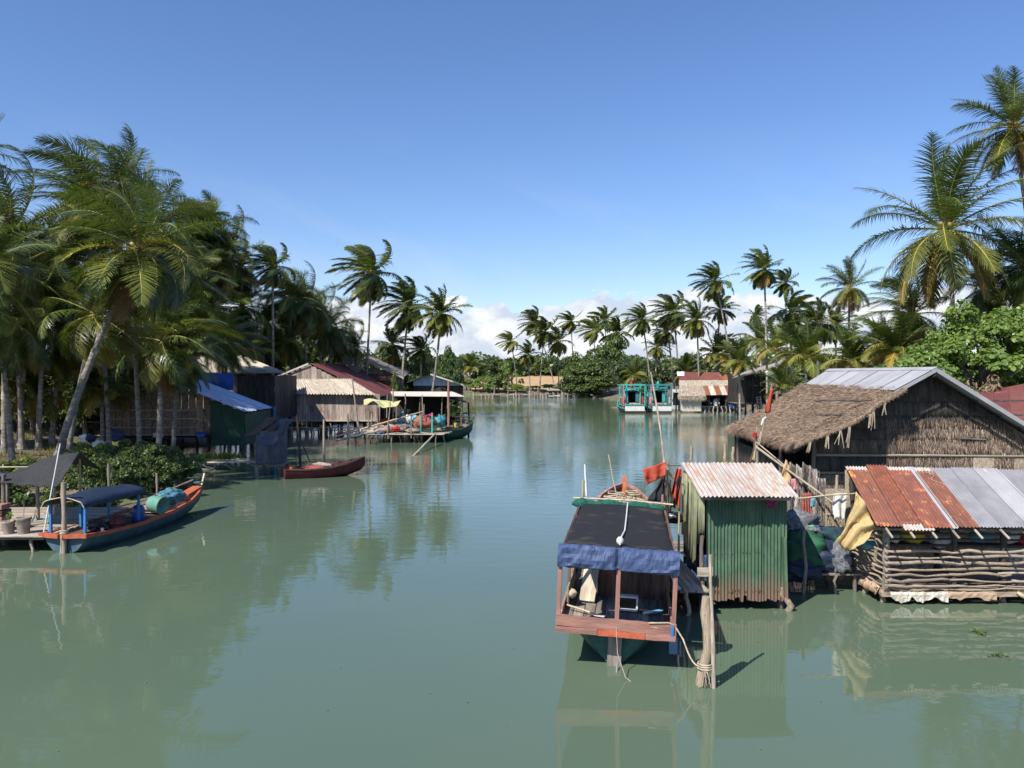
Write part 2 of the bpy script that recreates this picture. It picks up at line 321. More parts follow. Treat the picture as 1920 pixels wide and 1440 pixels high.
class MB:
    def __init__(s): s.v = []; s.f = []; s.m = []; s.sm = []
    def add(s, vs, fs, m=0, smooth=False):
        b = len(s.v); s.v += [Vector(p) for p in vs]
        for f in fs: s.f.append([b + i for i in f]); s.m.append(m); s.sm.append(smooth)
        return s
    def box(s, c, sz, rz=0.0, m=0, rot=None):
        M = rot if rot is not None else Matrix.Rotation(rz, 3, 'Z'); c = Vector(c)
        vs = [c + M @ Vector((x * sz[0] / 2, y * sz[1] / 2, z * sz[2] / 2)) for x in (-1, 1) for y in (-1, 1) for z in (-1, 1)]
        return s.add(vs, [(0, 1, 3, 2), (4, 6, 7, 5), (0, 4, 5, 1), (2, 3, 7, 6), (0, 2, 6, 4), (1, 5, 7, 3)], m)
    def beam(s, a, b, w, h, m=0, up=(0, 0, 1)):
        a = Vector(a); b = Vector(b); M = basis(b - a, up)
        return s.box((a + b) / 2, ((b - a).length, w, h), rot=M, m=m)
    def tube(s, pts, r, n=6, m=0, smooth=True, caps=True):
        pts = [Vector(p) for p in pts]; k = len(pts)
        rs = r if isinstance(r, (list, tuple)) else [r] * k
        vs = []; u = None
        for i, p in enumerate(pts):
            d = (pts[min(i + 1, k - 1)] - pts[max(i - 1, 0)]).normalized()
            if u is None: u = d.orthogonal().normalized()
            u = (u - d * u.dot(d)).normalized(); w = d.cross(u)
            for j in range(n):
                a = 2 * math.pi * j / n; vs.append(p + (u * math.cos(a) + w * math.sin(a)) * rs[i])
        fs = [(i * n + j, i * n + (j + 1) % n, (i + 1) * n + (j + 1) % n, (i + 1) * n + j) for i in range(k - 1) for j in range(n)]
        s.add(vs, fs, m, smooth)
        if caps: s.add(vs[:n], [tuple(range(n))[::-1]], m); s.add(vs[-n:], [tuple(range(n))], m)
        return s
    def lathe(s, c, prof, n=16, m=0, axis=None, cap=True):
        c = Vector(c); M = axis or Matrix.Identity(3); vs = []
        for (rr, z) in prof:
            for j in range(n):
                a = 2 * math.pi * j / n; vs.append(c + M @ Vector((rr * math.cos(a), rr * math.sin(a), z)))
        fs = [(i * n + j, i * n + (j + 1) % n, (i + 1) * n + (j + 1) % n, (i + 1) * n + j) for i in range(len(prof) - 1) for j in range(n)]
        s.add(vs, fs, m, True)
        if cap: s.add(vs[:n], [tuple(range(n))[::-1]], m); s.add(vs[-n:], [tuple(range(n))], m)
        return s
    def grid(s, rows, m=0, smooth=True, thick=0.0):
        nu = len(rows[0]); nv = len(rows); vs = [Vector(p) for row in rows for p in row]
        fs = [(j * nu + i, j * nu + i + 1, (j + 1) * nu + i + 1, (j + 1) * nu + i) for j in range(nv - 1) for i in range(nu - 1)]
        if thick:
            nrm = [Vector((0, 0, 0)) for _ in vs]
            for f in fs:
                q = (vs[f[1]] - vs[f[0]]).cross(vs[f[3]] - vs[f[0]])
                for i in f: nrm[i] += q
            b = len(vs); vs += [vs[i] - nrm[i].normalized() * thick for i in range(b)]
            fs2 = [tuple(b + i for i in f[::-1]) for f in fs]
            ed = [(j * nu + i) for j in [0] for i in range(nu)] + [j * nu + nu - 1 for j in range(1, nv)] + [(nv - 1) * nu + i for i in range(nu - 2, -1, -1)] + [j * nu for j in range(nv - 2, 0, -1)]
            fs = fs + fs2 + [(ed[k], b + ed[k], b + ed[(k + 1) % len(ed)], ed[(k + 1) % len(ed)]) for k in range(len(ed))]
        return s.add(vs, fs, m, smooth)
    def corr(s, a, b, c, d, waves, amp=.012, m=0, nv=4, jag=0.0, jagtop=0.0, seed=0, per=6, sag=0.0):
        """corrugated sheet; a-b upper edge, d-c lower edge, the ridges run from a-b down to d-c"""
        a, b, c, d = map(Vector, (a, b, c, d)); n = (b - a).cross(d - a).normalized()
        if n.z < 0: n = -n
        rg = random.Random(seed); nu = waves * per
        jg = [rg.uniform(0, jag) if rg.random() < .6 else rg.uniform(0, jag * .3) for _ in range(waves + 2)]
        rows = []
        for j in range(nv + 1):
            row = []
            for i in range(nu + 1):
                u = i / nu; v = j / nv
                if j == nv: v -= jg[int(u * waves)]
                p = (a * (1 - u) + b * u) * (1 - v) + (d * (1 - u) + c * u) * v
                row.append(p + n * (amp * math.cos(2 * math.pi * u * waves) + sag * math.sin(3.1 * v) * math.sin(u * 5 + seed)))
            rows.append(row)
        return s.grid(rows, m)
    def blob(s, c, rad, seed=0, amp=.18, fr=1.6, m=0, nu=22, nv=14, flat=None):
        c = Vector(c); rows = []
        for j in range(nv + 1):
            th = math.pi * j / nv; row = []
            for i in range(nu + 1):
                ph = 2 * math.pi * (i % nu) / nu
                d = Vector((math.sin(th) * math.cos(ph), math.sin(th) * math.sin(ph), math.cos(th)))
                k = 1 + amp * mnoise.fractal(d * fr + Vector((seed * 7.3, seed, 0)), .9, 2.1, 4) * 1.6
                p = Vector((d.x * rad[0], d.y * rad[1], d.z * rad[2])) * k
                if flat is not None and p.z < flat: p.z = flat + (p.z - flat) * .1
                row.append(c + p)
            rows.append(row)
        return s.grid(rows, m)
    def build(s, name, mats, parent=None, c=None, **kw):
        if isinstance(mats, str): mats = [mats]
        if c is None:
            lo = Vector([min(p[i] for p in s.v) for i in range(3)]); hi = Vector([max(p[i] for p in s.v) for i in range(3)])
            c = (lo + hi) / 2
            if parent is None: c.z = lo.z
        c = Vector(c)
        me = bpy.data.meshes.new(name); me.from_pydata([tuple(p - c) for p in s.v], [], s.f)
        for m in mats: me.materials.append(MATS[m])
        me.polygons.foreach_set('material_index', s.m); me.polygons.foreach_set('use_smooth', s.sm); me.update()
        return link_mesh(name, me, parent, c, **kw)


def basis(d, up=(0, 0, 1)):
    x = Vector(d).normalized(); up = Vector(up)
    if abs(x.dot(up.normalized())) > .98: up = Vector((0, 1, 0)) if abs(x.y) < .9 else Vector((1, 0, 0))
    y = up.cross(x).normalized(); z = x.cross(y)
    return Matrix((x, y, z)).transposed()


_bc = {}


def plank(name, parent, a, b, w, h, m, up=(0, 0, 1), **kw):
    """a board from a to b: its own object, alike boards share a mesh; w across, h thick"""
    a = Vector(a); b = Vector(b); L = round((b - a).length, 2); key = (L, round(w, 3), round(h, 3), m)
    if key not in _bc:
        rg = random.Random(hash(key[:3])); q = MB(); n = 3; vs = []; fs = []
        for i in range(n + 1):
            x = L * (i / n - .5); k = 1 + rg.uniform(-.03, .03); e = rg.uniform(-.06, .06) * h
            vs += [(x, -w / 2 * k, -h / 2 + e), (x, w / 2 * k, -h / 2 + e), (x, w / 2 * k, h / 2 + e), (x, -w / 2 * k, h / 2 + e)]
        for i in range(n):
            for j in range(4): fs.append((i * 4 + j, i * 4 + (j + 1) % 4, i * 4 + 4 + (j + 1) % 4, i * 4 + 4 + j))
        fs += [(3, 2, 1, 0), (n * 4, n * 4 + 1, n * 4 + 2, n * 4 + 3)]
        me = bpy.data.meshes.new(name); me.from_pydata(vs, [], fs); me.materials.append(MATS[m]); _bc[key] = me
    return link_mesh(name, _bc[key], parent, (a + b) / 2, rot=basis(b - a, up).to_quaternion(), **kw)


def stick(name, parent, a, b, r, m='stick', crook=1.0, var=None, **kw):
    """a crooked pole from a to b made from a shared unit pole"""
    a = Vector(a); b = Vector(b); L = (b - a).length; v = var if var is not None else random.randrange(6)
    key = ('s', v, m, round(crook * min(3, max(.3, 1.0 / max(.2, L) * 2)), 1))
    if key not in _bc:
        rg = random.Random(v * 13 + 5); q = MB(); pts = []; rs = []
        for i in range(9):
            x = i / 8 - .5; k = key[3] if 0 < i < 8 else 0
            pts.append(Vector((x, math.sin(i * 1.3 + v) * .5 * k + rg.uniform(-.5, .5) * k, math.cos(i * 1.1 + v * 2) * .5 * k + rg.uniform(-.4, .4) * k)))
            rs.append((1.12 - .3 * i / 8) * rg.uniform(.88, 1.12))
        vs = []
        for p, rr in zip(pts, rs):
            for j in range(7):
                an = 2 * math.pi * j / 7; vs.append((p.x, p.y + rr * math.cos(an), p.z + rr * math.sin(an)))
        fs = [(i * 7 + j, i * 7 + (j + 1) % 7, (i + 1) * 7 + (j + 1) % 7, (i + 1) * 7 + j) for i in range(8) for j in range(7)]
        fs += [tuple(range(7))[::-1], tuple(range(56, 63))]
        me = bpy.data.meshes.new(name); me.from_pydata(vs, [], fs); me.materials.append(MATS[m])
        me.polygons.foreach_set('use_smooth', [True] * 56 + [False] * 2); _bc[key] = me
    return link_mesh(name, _bc[key], parent, (a + b) / 2, rot=basis(b - a).to_quaternion(), scale=(L, r, r), **kw)


def lerp(a, b, t): return Vector(a) * (1 - t) + Vector(b) * t

# ---------------------------------------------------------------- the setting: ground and water
RIVER = [(-13.5, 33), (-17, 38), (-25, 44), (-27, 57), (-22, 60), (-21, 80), (-17, 91), (-13, 96), (-11, 120), (-12, 160), (-14, 205), (20, 208),
         (19, 178), (24, 150), (15.5, 128), (17, 118), (34, 118), (36, 100), (31, 72), (24, 50), (19, 38), (17, 34), (17, -5), (17, -60),
         (-26, -60), (-26, 24), (-20, 30.5)]


def river_dist(x, y):
    """signed distance to the river's edge, positive on land"""
    px = x.ravel(); py = y.ravel(); best = np.full(px.shape, 1e9); inside = np.zeros(px.shape, bool)
    n = len(RIVER)
    for i in range(n):
        x0, y0 = RIVER[i]; x1, y1 = RIVER[(i + 1) % n]
        dx, dy = x1 - x0, y1 - y0
        tt = np.clip(((px - x0) * dx + (py - y0) * dy) / (dx * dx + dy * dy), 0, 1)
        best = np.minimum(best, np.hypot(px - x0 - tt * dx, py - y0 - tt * dy))
        cnd = ((y0 > py) != (y1 > py)) & (px < (x1 - x0) * (py - y0) / ((y1 - y0) or 1e-9) + x0)
        inside ^= cnd
    return np.where(inside, -best, best).reshape(x.shape)


def ground_z(x, y, d=None):
    if d is None: d = river_dist(np.array([[x]], float), np.array([[y]], float))[0, 0]
    w = .5 * math.sin(x * .31 + 1.3 * math.sin(y * .17)) + .3 * math.sin(y * .53 + x * .21)
    return float(max(-1.5, min(1.0, (d + w) * .22 - .05)) + (.06 * math.sin(x * 1.7) * math.sin(y * 1.3)))


def axis(lo, hi, step, far, n):
    core = np.arange(lo, hi + .01, step); g = np.geomspace(step, far, n)
    return np.concatenate([lo - np.cumsum(g)[::-1], core, hi + np.cumsum(g)])


xs = axis(-50, 50, 1.0, 420, 22); ys = axis(8, 215, 1.0, 420, 22)
gx, gy = np.meshgrid(xs, ys); gd = river_dist(gx, gy)
w = .5 * np.sin(gx * .31 + 1.3 * np.sin(gy * .17)) + .3 * np.sin(gy * .53 + gx * .21)
gz = np.clip((gd + w) * .22 - .05, -1.5, 1.0) + .06 * np.sin(gx * 1.7) * np.sin(gy * 1.3)
nx, ny = len(xs), len(ys)
idx = np.arange(nx * ny).reshape(ny, nx)
quads = np.stack([idx[:-1, :-1], idx[:-1, 1:], idx[1:, 1:], idx[1:, :-1]], -1).reshape(-1, 4)
me = mesh_np('ground', np.stack([gx, gy, gz], -1).reshape(-1, 3), quads=quads, mats=['mud'], smooth=True)
link_mesh('ground', me, None, (0, 0, 0), kind='structure')
me = mesh_np('river_water', [(-3000, -800, 0), (3000, -800, 0), (3000, 4500, 0), (-3000, 4500, 0)], quads=[(0, 1, 2, 3)], mats=['water'])
link_mesh('river_water', me, None, (0, 0, 0), kind='structure')
f = MB(); rows = []
for j in range(9):
    Y = 222 + j * 10; rows.append([Vector((-12 + i * 6, Y, .9 + 3.9 * (j / 8) ** .7 + .2 * math.sin(i * 1.7 + j))) for i in range(8)])
f.grid(rows).build('dry_field', 'dry_field', None, kind='structure')


# ---------------------------------------------------------------- palms
def norm(a): return a / np.maximum(np.linalg.norm(a, axis=-1, keepdims=True), 1e-9)


def frond_arrays(rg, az, el, L, wk, gk, nl, lw, ll=1.2, wind=(-1, .12, .05), ns=2, twist=0.0, dk=1.0):
    wind = np.array(wind); g = np.array([0, 0, -1.0]); N = 14
    d = np.array([math.cos(az) * math.cos(el), math.sin(az) * math.cos(el), math.sin(el)])
    side = np.array([-math.sin(az), math.cos(az), 0.0]); p = np.zeros(3); P_ = [p]; T_ = [d]; S_ = [side]
    for i in range(N):
        t = i / N
        d = norm(d + (g * gk + wind * wk) * (.15 + 1.5 * t) / N * 1.6)
        p = p + d * L / N
        side = norm(side - d * np.dot(side, d))
        if twist:
            up = np.cross(side, d); side = norm(side * math.cos(twist / N) + up * math.sin(twist / N))
        P_.append(p); T_.append(d); S_.append(side)
    P_ = np.array(P_); T_ = np.array(T_); S_ = np.array(S_)
    t = np.linspace(.13, .995, nl); t = np.repeat(t, 2) + rg.uniform(-.004, .004, nl * 2); sg = np.tile([1.0, -1.0], nl)
    fi = np.clip(t * N, 0, N - 1e-4); i0 = fi.astype(int); fr = (fi - i0)[:, None]
    pos = P_[i0] * (1 - fr) + P_[i0 + 1] * fr; tg = norm(T_[i0] * (1 - fr) + T_[i0 + 1] * fr); sd = norm(S_[i0] * (1 - fr) + S_[i0 + 1] * fr)
    up = np.cross(sd, tg); up *= np.sign(up[:, 2:3] + 1e-6)
    fwd = (.35 + .9 * t ** 1.5)[:, None]
    ln = ll * np.clip(np.sin(np.pi * (.10 + .86 * t)) ** .75, .12, 1) * rg.uniform(.82, 1.08, len(t))
    dr = norm(tg * fwd + sd * sg[:, None] + up * rg.uniform(.0, .35, len(t))[:, None] + rg.normal(0, .07, (len(t), 3)))
    droop = dk * rg.uniform(.45, .9, len(t))[:, None]; wl = wk * rg.uniform(.4, .9, len(t))[:, None]
    secs = [pos]; dirs = [dr]; q = pos; dd = dr
    for k in range(ns):
        dd = norm(dd + (g * droop * (.6 + gk * .35) + wind * wl) * (1.1 / ns))
        q = q + dd * (ln / ns)[:, None]; secs.append(q); dirs.append(dd)
    wid = norm(np.cross(dr, up + .001)) * (lw * (.5 + .5 * ln / ll))[:, None] * .5
    V = []; n = len(t)
    for k in range(ns): V += [secs[k] - wid * (1 - .25 * k), secs[k] + wid * (1 - .25 * k)]
    V.append(secs[ns]); m = 2 * ns + 1
    V = np.stack(V, 1).reshape(-1, 3); b = (np.arange(n) * m)[:, None]
    quads = np.concatenate([b + np.array([2 * k, 2 * k + 1, 2 * k + 3, 2 * k + 2]) for k in range(ns - 1)]) if ns > 1 else np.zeros((0, 4), int)
    tris = b + np.array([2 * ns - 2, 2 * ns - 1, 2 * ns])
    r = np.repeat(np.clip(rg.normal(.5, .22, n), 0, 1), m)
    # midrib
    rb = []; kk = 4
    for i in range(N + 1):
        rad = .045 * (1 - i / N) + .006; u = np.cross(S_[i], T_[i])
        for a in range(kk): rb.append(P_[i] + (S_[i] * math.cos(a * math.pi / 2) + u * math.sin(a * math.pi / 2)) * rad)
    ob = len(V); rq = [[ob + i * kk + a, ob + i * kk + (a + 1) % kk, ob + (i + 1) * kk + (a + 1) % kk, ob + (i + 1) * kk + a] for i in range(N) for a in range(kk)]
    V = np.concatenate([V, np.array(rb)]); r = np.concatenate([r, np.full(len(rb), .5)])
    qa = np.concatenate([quads, np.array(rq)])
    mi = np.concatenate([np.zeros(len(quads)), np.ones(len(rq)), np.zeros(len(tris))])
    return V, qa, tris, r, mi


KIND = {'g': ('frond_green', 'rachis_green'), 'y': ('frond_yellow', 'rachis_yellow'), 'o': ('frond_gold', 'rachis_yellow'), 'd': ('frond_dead', 'palm_fibre')}


def make_crown(seed, n, wk, nl, lw, L=4.7, yellow=.25, gold=.1, dead=1, ns=2, spread=1.0, elmin=-55, gk0=.55):
    rg = np.random.default_rng(seed); out = []
    for k in range(n):
        age = (k + .5) / n; az = k * 2.39996 + rg.uniform(-.25, .25) + seed
        el = R(84 - (84 - elmin) * age ** .85 * spread + rg.uniform(-8, 8))
        kd = 'g'
        if age > .45 and rg.random() < yellow / .55: kd = 'y'
        if age > .8 and rg.random() < gold / .2: kd = 'o'
        if k >= n - dead: kd = 'd'; el = R(-70)
        l = L * (.78 + .3 * math.sin(math.pi * min(1, age * 1.3 + .1))) * rg.uniform(.92, 1.08)
        out.append((kd, frond_arrays(rg, az, el, l, wk * rg.uniform(.75, 1.25) * (1.25 - .5 * age), gk0 + .95 * age, nl, lw, ns=ns, twist=rg.uniform(-.7, .7))))
    return out


def crown_meshes(cr):
    return [mesh_np('frond', V, q, tr, KIND[k], r, mi) for k, (V, q, tr, r, mi) in cr]


def crown_joined(cr):
    mats = ['frond_green', 'rachis_green', 'frond_yellow', 'rachis_yellow', 'frond_gold', 'frond_dead', 'palm_fibre']
    im = {'g': (0, 1), 'y': (2, 3), 'o': (4, 3), 'd': (5, 6)}; Vs = []; Qs = []; Ts = []; rs = []; mq = []; mt = []; b = 0
    for k, (V, q, tr, r, mi) in cr:
        a, c_ = im[k]; Vs.append(V); Qs.append(q + b); Ts.append(tr + b); rs.append(r); b += len(V)
        m = np.where(mi > .5, c_, a); mq.append(m[:len(q)]); mt.append(m[len(q):])
    return mesh_np('crown', np.concatenate(Vs), np.concatenate(Qs), np.concatenate(Ts), mats, np.concatenate(rs), np.concatenate(mq + mt))


NEAR = [crown_meshes(make_crown(s, 34, wk, 76, .056, ns=3, yellow=yl, gold=gd, dead=dd, elmin=-62, gk0=.72)) for s, wk, yl, gd, dd in
        ((1, .75, .30, .06, 1), (2, 1.15, .30, .04, 1), (3, .95, .25, .05, 1), (4, 1.4, .28, .03, 0))]
SUNNY = [crown_meshes(make_crown(s, 32, wk, 74, .06, ns=3, yellow=yl, gold=gd, dead=dd, L=4.9)) for s, wk, yl, gd, dd in
         ((11, .30, .45, .2, 0), (12, .55, .35, .12, 1))]
MID = [crown_meshes(make_crown(s, 32, wk, 40, .15, ns=2, yellow=yl, gold=.06, dead=dd, elmin=-62)) for s, wk, yl, dd in
       ((21, 1.5, .2, 1), (22, 1.2, .2, 0), (23, 1.7, .15, 1), (24, .9, .3, 0))]
LOW = [crown_meshes(make_crown(s, 24, .45, 40, .14, ns=2, yellow=.6, gold=.12, dead=0, elmin=-5)) for s in (31, 32)]
FAR = [crown_joined(make_crown(s, 28, wk, 28, .24, ns=2, yellow=yl, gold=.05, dead=dd)) for s, wk, yl, dd in
       ((41, 1.6, .2, 1), (42, 1.2, .3, 0), (43, 1.8, .3, 0), (44, 1.0, .4, 0))]
NUT = MB()
for i in range(7):
    a = i * 2.4; NUT.blob((.28 * math.cos(a), .28 * math.sin(a), -.25 - .09 * (i % 3)), (.13, .13, .16), seed=i, amp=.03, nu=8, nv=6)
NUTM = NUT.build('coconut_cluster', 'coconut', None); NUTME = NUTM.data; bpy.data.objects.remove(NUTM)
FIB = MB(); FIB.blob((0, 0, -.1), (.26, .26, .55), seed=3, amp=.25, nu=12, nv=8)
FIBM = FIB.build('crown_shaft', 'palm_fibre', None); FIBME = FIBM.data; bpy.data.objects.remove(FIBM)


def palm(cpx, cpy, Y, bpx, rad, label, kind='mid', var=0, rz=0.0, dY=0.0, bend=.18, group='coconut palms on the banks', bz=None, nuts=False, curve=0.0, tr=.16):
    top = P(cpx, cpy, Y); base = Vector(((bpx - CX) / F * (Y + dY), Y + dY, 0))
    base.z = (ground_z(base.x, base.y) if bz is None else bz) - .15
    if top.z < base.z + .6: top.z = base.z + .6
    root = thing('coconut_palm', label, 'palm tree', base, group=group)
    hgt_ = (top - base).length; q = MB(); n = max(8, min(46, int(hgt_ / (.32 if Y < 70 else .9)))); pts = []; rs = []
    mid = lerp(base, top, .5) + Vector((-(top.x - base.x) * .0 + curve, 0, 0)) + Vector(((base.x - top.x) * .28, 0, -abs(base.x - top.x) * bend))
    rgl = random.Random(int(cpx * 7 + cpy))
    for i in range(n + 1):
        t = i / n; p = base * (1 - t) ** 2 + mid * 2 * t * (1 - t) + top * t * t
        pts.append(p); rr = tr * (1 - .32 * t) + .14 * math.exp(-t * hgt_ / .5)
        rs.append(rr * (1.05 if i % 2 else .96) * rgl.uniform(.97, 1.03))
    q.tube(pts, rs, n=8).build('trunk', 'palm_trunk', root)
    s = rad * Y / F / (4.9 if kind == 'near' else 4.5)
    if kind == 'far':
        link_mesh('crown', FAR[var % len(FAR)], root, top, rot=Matrix.Rotation(rz, 3, 'Z').to_quaternion(), scale=(s, s, s))
    else:
        me_ = {'near': NEAR, 'sun': SUNNY, 'mid': MID, 'low': LOW}[kind]; me_ = me_[var % len(me_)]
        rq = Matrix.Rotation(rz, 3, 'Z').to_quaternion()
        cs_ = link_mesh('crown_shaft', FIBME, root, top, scale=(s, s, s))
        for m_ in me_: link_mesh('frond', m_, root, top, rot=rq, scale=(s, s, s))
        if nuts: link_mesh('coconut_cluster', NUTME, cs_, top)
    return root


# left bank, nearest first
palm(262, 470, 39, 96, 200, 'big leaning coconut palm with lit yellow-ribbed hanging fronds, middle of the left bank', 'near', 0, .3, bend=.35, nuts=True, tr=.2)
palm(170, 385, 52, 205, 175, 'tall coconut palm whose crown reaches highest in the left grove', 'near', 1, .2)
palm(232, 345, 51, 262, 120, 'coconut palm with one upright frond against the sky, top right of the left grove', 'near', 2, 1.4)
palm(20, 440, 46, 8, 190, 'leaning palm behind the far left edge with trunk rising from the mud bank', 'near', 2, .5, dY=1)
palm(-45, 520, 34, -140, 175, 'palm at the left edge of the photo with a pale frond hanging into view', 'near', 0, 2.9, nuts=True)
palm(182, 590, 42, 122, 150, 'slim pale-trunked palm standing behind the black shade cloth', 'near', 1, 3.6, bend=.25)
palm(305, 640, 49, 296, 145, 'short palm in front of the woven-wall hut beside the blue-white roof', 'near', 2, 4.3, bend=.3, tr=.19)
palm(60, 570, 50, 35, 150, 'dark-trunked palm standing on the mud at left behind the two leaning trunks', 'near', 1, 5.1)
palm(352, 450, 78, 330, 115, 'palm with bushy windblown crown just right of the biggest left palm', 'near', 0, 3.3)
palm(418, 480, 80, 400, 115, 'palm with rounded windswept crown above the grey-roofed plank house', 'near', 1, 1.1)
palm(355, 575, 78, 350, 130, 'dark palm low in the left grove above the blue-white roof', 'near', 2, 2.2)
palm(455, 575, 84, 460, 100, 'palm hanging over the grey roof of the tall plank house', 'near', 0, .9)
palm(512, 500, 82, 512, 58, 'slender palm with small crown poking above the left grove', 'mid', 0, .4)
palm(500, 610, 88, 515, 85, 'dark palm behind the grey and red-brown roofs', 'near', 1, 4.0)
palm(572, 572, 88, 575, 95, 'bushy palm behind the peak of the long red-brown roof', 'near', 2, .1)
palm(618, 615, 92, 620, 80, 'palm with a yellowing frond drooping over the red-brown roof', 'near', 0, 5.0)
palm(545, 640, 86, 560, 70, 'low dark palm filling the gap behind the red-brown roof', 'near', 1, 2.0)
palm(-75, 300, 50, -60, 150, 'tall palm outside the left edge, only frond tips in view', 'near', 1, 1.9)
palm(120, 480, 58, 100, 130, 'palm deep inside the left grove', 'near', 0, 4.4)
palm(420, 640, 66, 430, 90, 'low palm whose fronds droop over the grey roof edge', 'near', 2, 3.0)
palm(665, 650, 96, 668, 55, 'small palm behind the red-brown roof beside bare branches', 'near', 1, 1.0)
FILL = [(388, 432, 80, 380, 95, 'palm with swept crown behind the rounded crown above the grey roof'), (452, 500, 86, 452, 82, 'palm with feathery crown left of the slender small-crowned palm'),
        (320, 530, 59, 312, 125, 'dark palm filling the grove above the woven hut'), (400, 575, 80, 396, 110, 'palm with hanging fronds above the tall plank house roof'),
        (545, 560, 86, 545, 78, 'palm between the slender palm and the bushy palm'), (600, 590, 92, 602, 70, 'palm at the right shoulder of the left grove'),
        (245, 575, 57, 240, 135, 'dark palm under the biggest left crown'), (118, 640, 52, 96, 120, 'low palm between the pale trunk and the leaning trunk'),
        (30, 620, 49, 40, 130, 'low palm near the left edge over the mud bank'), (470, 655, 80, 474, 70, 'small low palm behind the tall plank house'),
        (640, 640, 97, 640, 58, 'last low palm of the grove before the bare branches'), (338, 668, 50.5, 322, 110, 'low palm drooping over the blue-white roof'),
        (95, 520, 50, 70, 150, 'palm between the left edge and the leaning palm crown'), (300, 430, 60, 282, 130, 'palm filling the notch right of the biggest left crown'),
        (370, 520, 79, 366, 110, 'palm behind the notch above the woven hut'), (-5, 600, 44, 22, 140, 'palm hanging low over the left edge of the mud bank')]
for i, a in enumerate(FILL): palm(*a, 'near', i, i * 1.31 + .4)
for i, (px, py, Y, r_, lb) in enumerate(((70, 745, 52, 95, 'young trunkless palm among the trunks at the far left'), (190, 735, 53, 90, 'young palm left of the woven hut'), (255, 720, 56, 90, 'young palm against the left end of the woven hut'), (140, 700, 60, 110, 'young palm deep in the shade of the left grove'), (-10, 720, 50, 110, 'young palm cut by the left edge of the photo'))):
    palm(px, py, Y, px + 2, r_, lb, 'low', i, i * 1.9)
def extra_frond(at, az, el, L, kind, seed, gk=.6, wk=.2):
    V, q_, tr_, r_, mi_ = frond_arrays(np.random.default_rng(seed), R(az), R(el), L, wk, gk, 95, .075, ns=3, ll=1.15, dk=.18)
    link_mesh('frond', mesh_np('frond', V, q_, tr_, KIND[kind], r_, mi_), PALM1, at, label='pale lit hanging frond')
PALM1 = [o for o in C.objects if o.get('label', '').startswith('big leaning coconut')][0]
t1 = P(262, 470, 39) + Vector((0, -.5, 0))
extra_frond(t1, -58, -20, 4.5, 'y', 1, 1.0, .05); extra_frond(t1, -130, 5, 4.6, 'y', 2, 1.2, .05); extra_frond(t1, -25, 15, 4.8, 'y', 5, 1.3, .0); extra_frond(t1, -95, -15, 4.2, 'y', 6, 1.1, .05); extra_frond(t1, -160, 12, 4.8, 'g', 7, 1.2, .1)
PALM1 = [o for o in C.objects if o.get('label', '').startswith('palm at the left edge of the photo')][0]
t1 = P(-45, 520, 34); extra_frond(t1, -42, 35, 4.8, 'y', 3, 1.9, 0); extra_frond(t1, -5, 55, 5.0, 'g', 4, 1.5, 0)
# off-frame palms of the same grove that shade the near left bank
for i, (x, y, z, lb) in enumerate(((-26, 30, 12, 'nearest palm of the left grove, just outside the photo'), (-31, 38, 13, 'palm of the left grove outside the photo, second from the camera'), (-33, 47, 12.5, 'palm of the left grove outside the photo, farthest of the three'))):
    palm(CX + x / y * F, HY - (z - H) / y * F, y, CX + (x - 1) / y * F, 4.8 / y * F, lb, 'near', i, i * 1.7)
# three windblown palms in the middle
palm(697, 512, 96, 683, 80, 'tall windblown palm with a brown hanging frond, left of the three by the channel', 'mid', 0, .1, nuts=True, curve=.3)
palm(768, 572, 98, 750, 70, 'palm with yellow coconuts, middle of the three windblown palms', 'mid', 1, .6, nuts=True)
palm(827, 588, 92, 798, 62, 'palm with a strongly curved trunk, right of the three windblown palms', 'mid', 3, 1.2, bend=.1, curve=.9)
palm(790, 655, 100, 788, 40, 'small palm between the middle and the curved palm', 'mid', 2, .9)
palm(735, 645, 104, 738, 48, 'small dark palm behind the leftmost windblown palm', 'mid', 0, 2.1)
palm(882, 690, 214, 882, 34, 'low green palm on the bank right of the blue gable house', 'low', 0, .5)
# far bank
FARP = [(958, 640, 176, 970, 30, 'small palm with yellowish crown, first on the far bank from the left'),
        (1002, 605, 190, 1040, 36, 'far-bank palm with double crown left of the dry field gap'),
        (1022, 622, 182, 1012, 42, 'bushy far-bank palm above the dry brown field'),
        (1045, 640, 188, 1048, 38, 'dark far-bank palm right of the dry brown field'),
        (1070, 603, 186, 1076, 30, 'upright far-bank palm with a thin pale trunk'),
        (990, 665, 172, 994, 32, 'short dark palm beside the dry field'),
        (1112, 618, 180, 1118, 38, 'far-bank palm behind the round mangrove bush, left of a pair'),
        (1134, 600, 186, 1138, 34, 'far-bank palm behind the round mangrove bush, taller of a pair'),
        (1158, 625, 172, 1172, 46, 'wide palm whose trunk drops between mangrove and turquoise boats')]
for i, a in enumerate(FARP): palm(a[0], a[1], a[2] + 34, a[3], a[4], a[5], 'far', i, (i % 3) * .5)
palm(1204, 600, 128, 1222, 42, 'palm with long leaning trunk directly above the turquoise boats', 'mid', 1, .3, bz=.3)
palm(1232, 650, 140, 1228, 34, 'small palm right of the long leaning trunk', 'mid', 3, 2.0)
palm(1262, 585, 124, 1275, 52, 'tall palm with a straight pale trunk above the second turquoise boat', 'mid', 0, .5, bz=.4)
palm(1250, 620, 134, 1266, 40, 'palm hidden half behind the straight pale trunk', 'mid', 2, 1.0)
palm(1306, 600, 116, 1312, 48, 'yellowish palm left of the pair above the rusty-roofed hut', 'mid', 3, .7)
palm(1340, 528, 112, 1378, 50, 'high palm with trunk slanting right, above the rusty-roofed hut', 'mid', 1, .2, curve=.4)
palm(1350, 580, 118, 1340, 40, 'palm under the slanting palm above the rusty-roofed hut', 'mid', 0, 1.7)
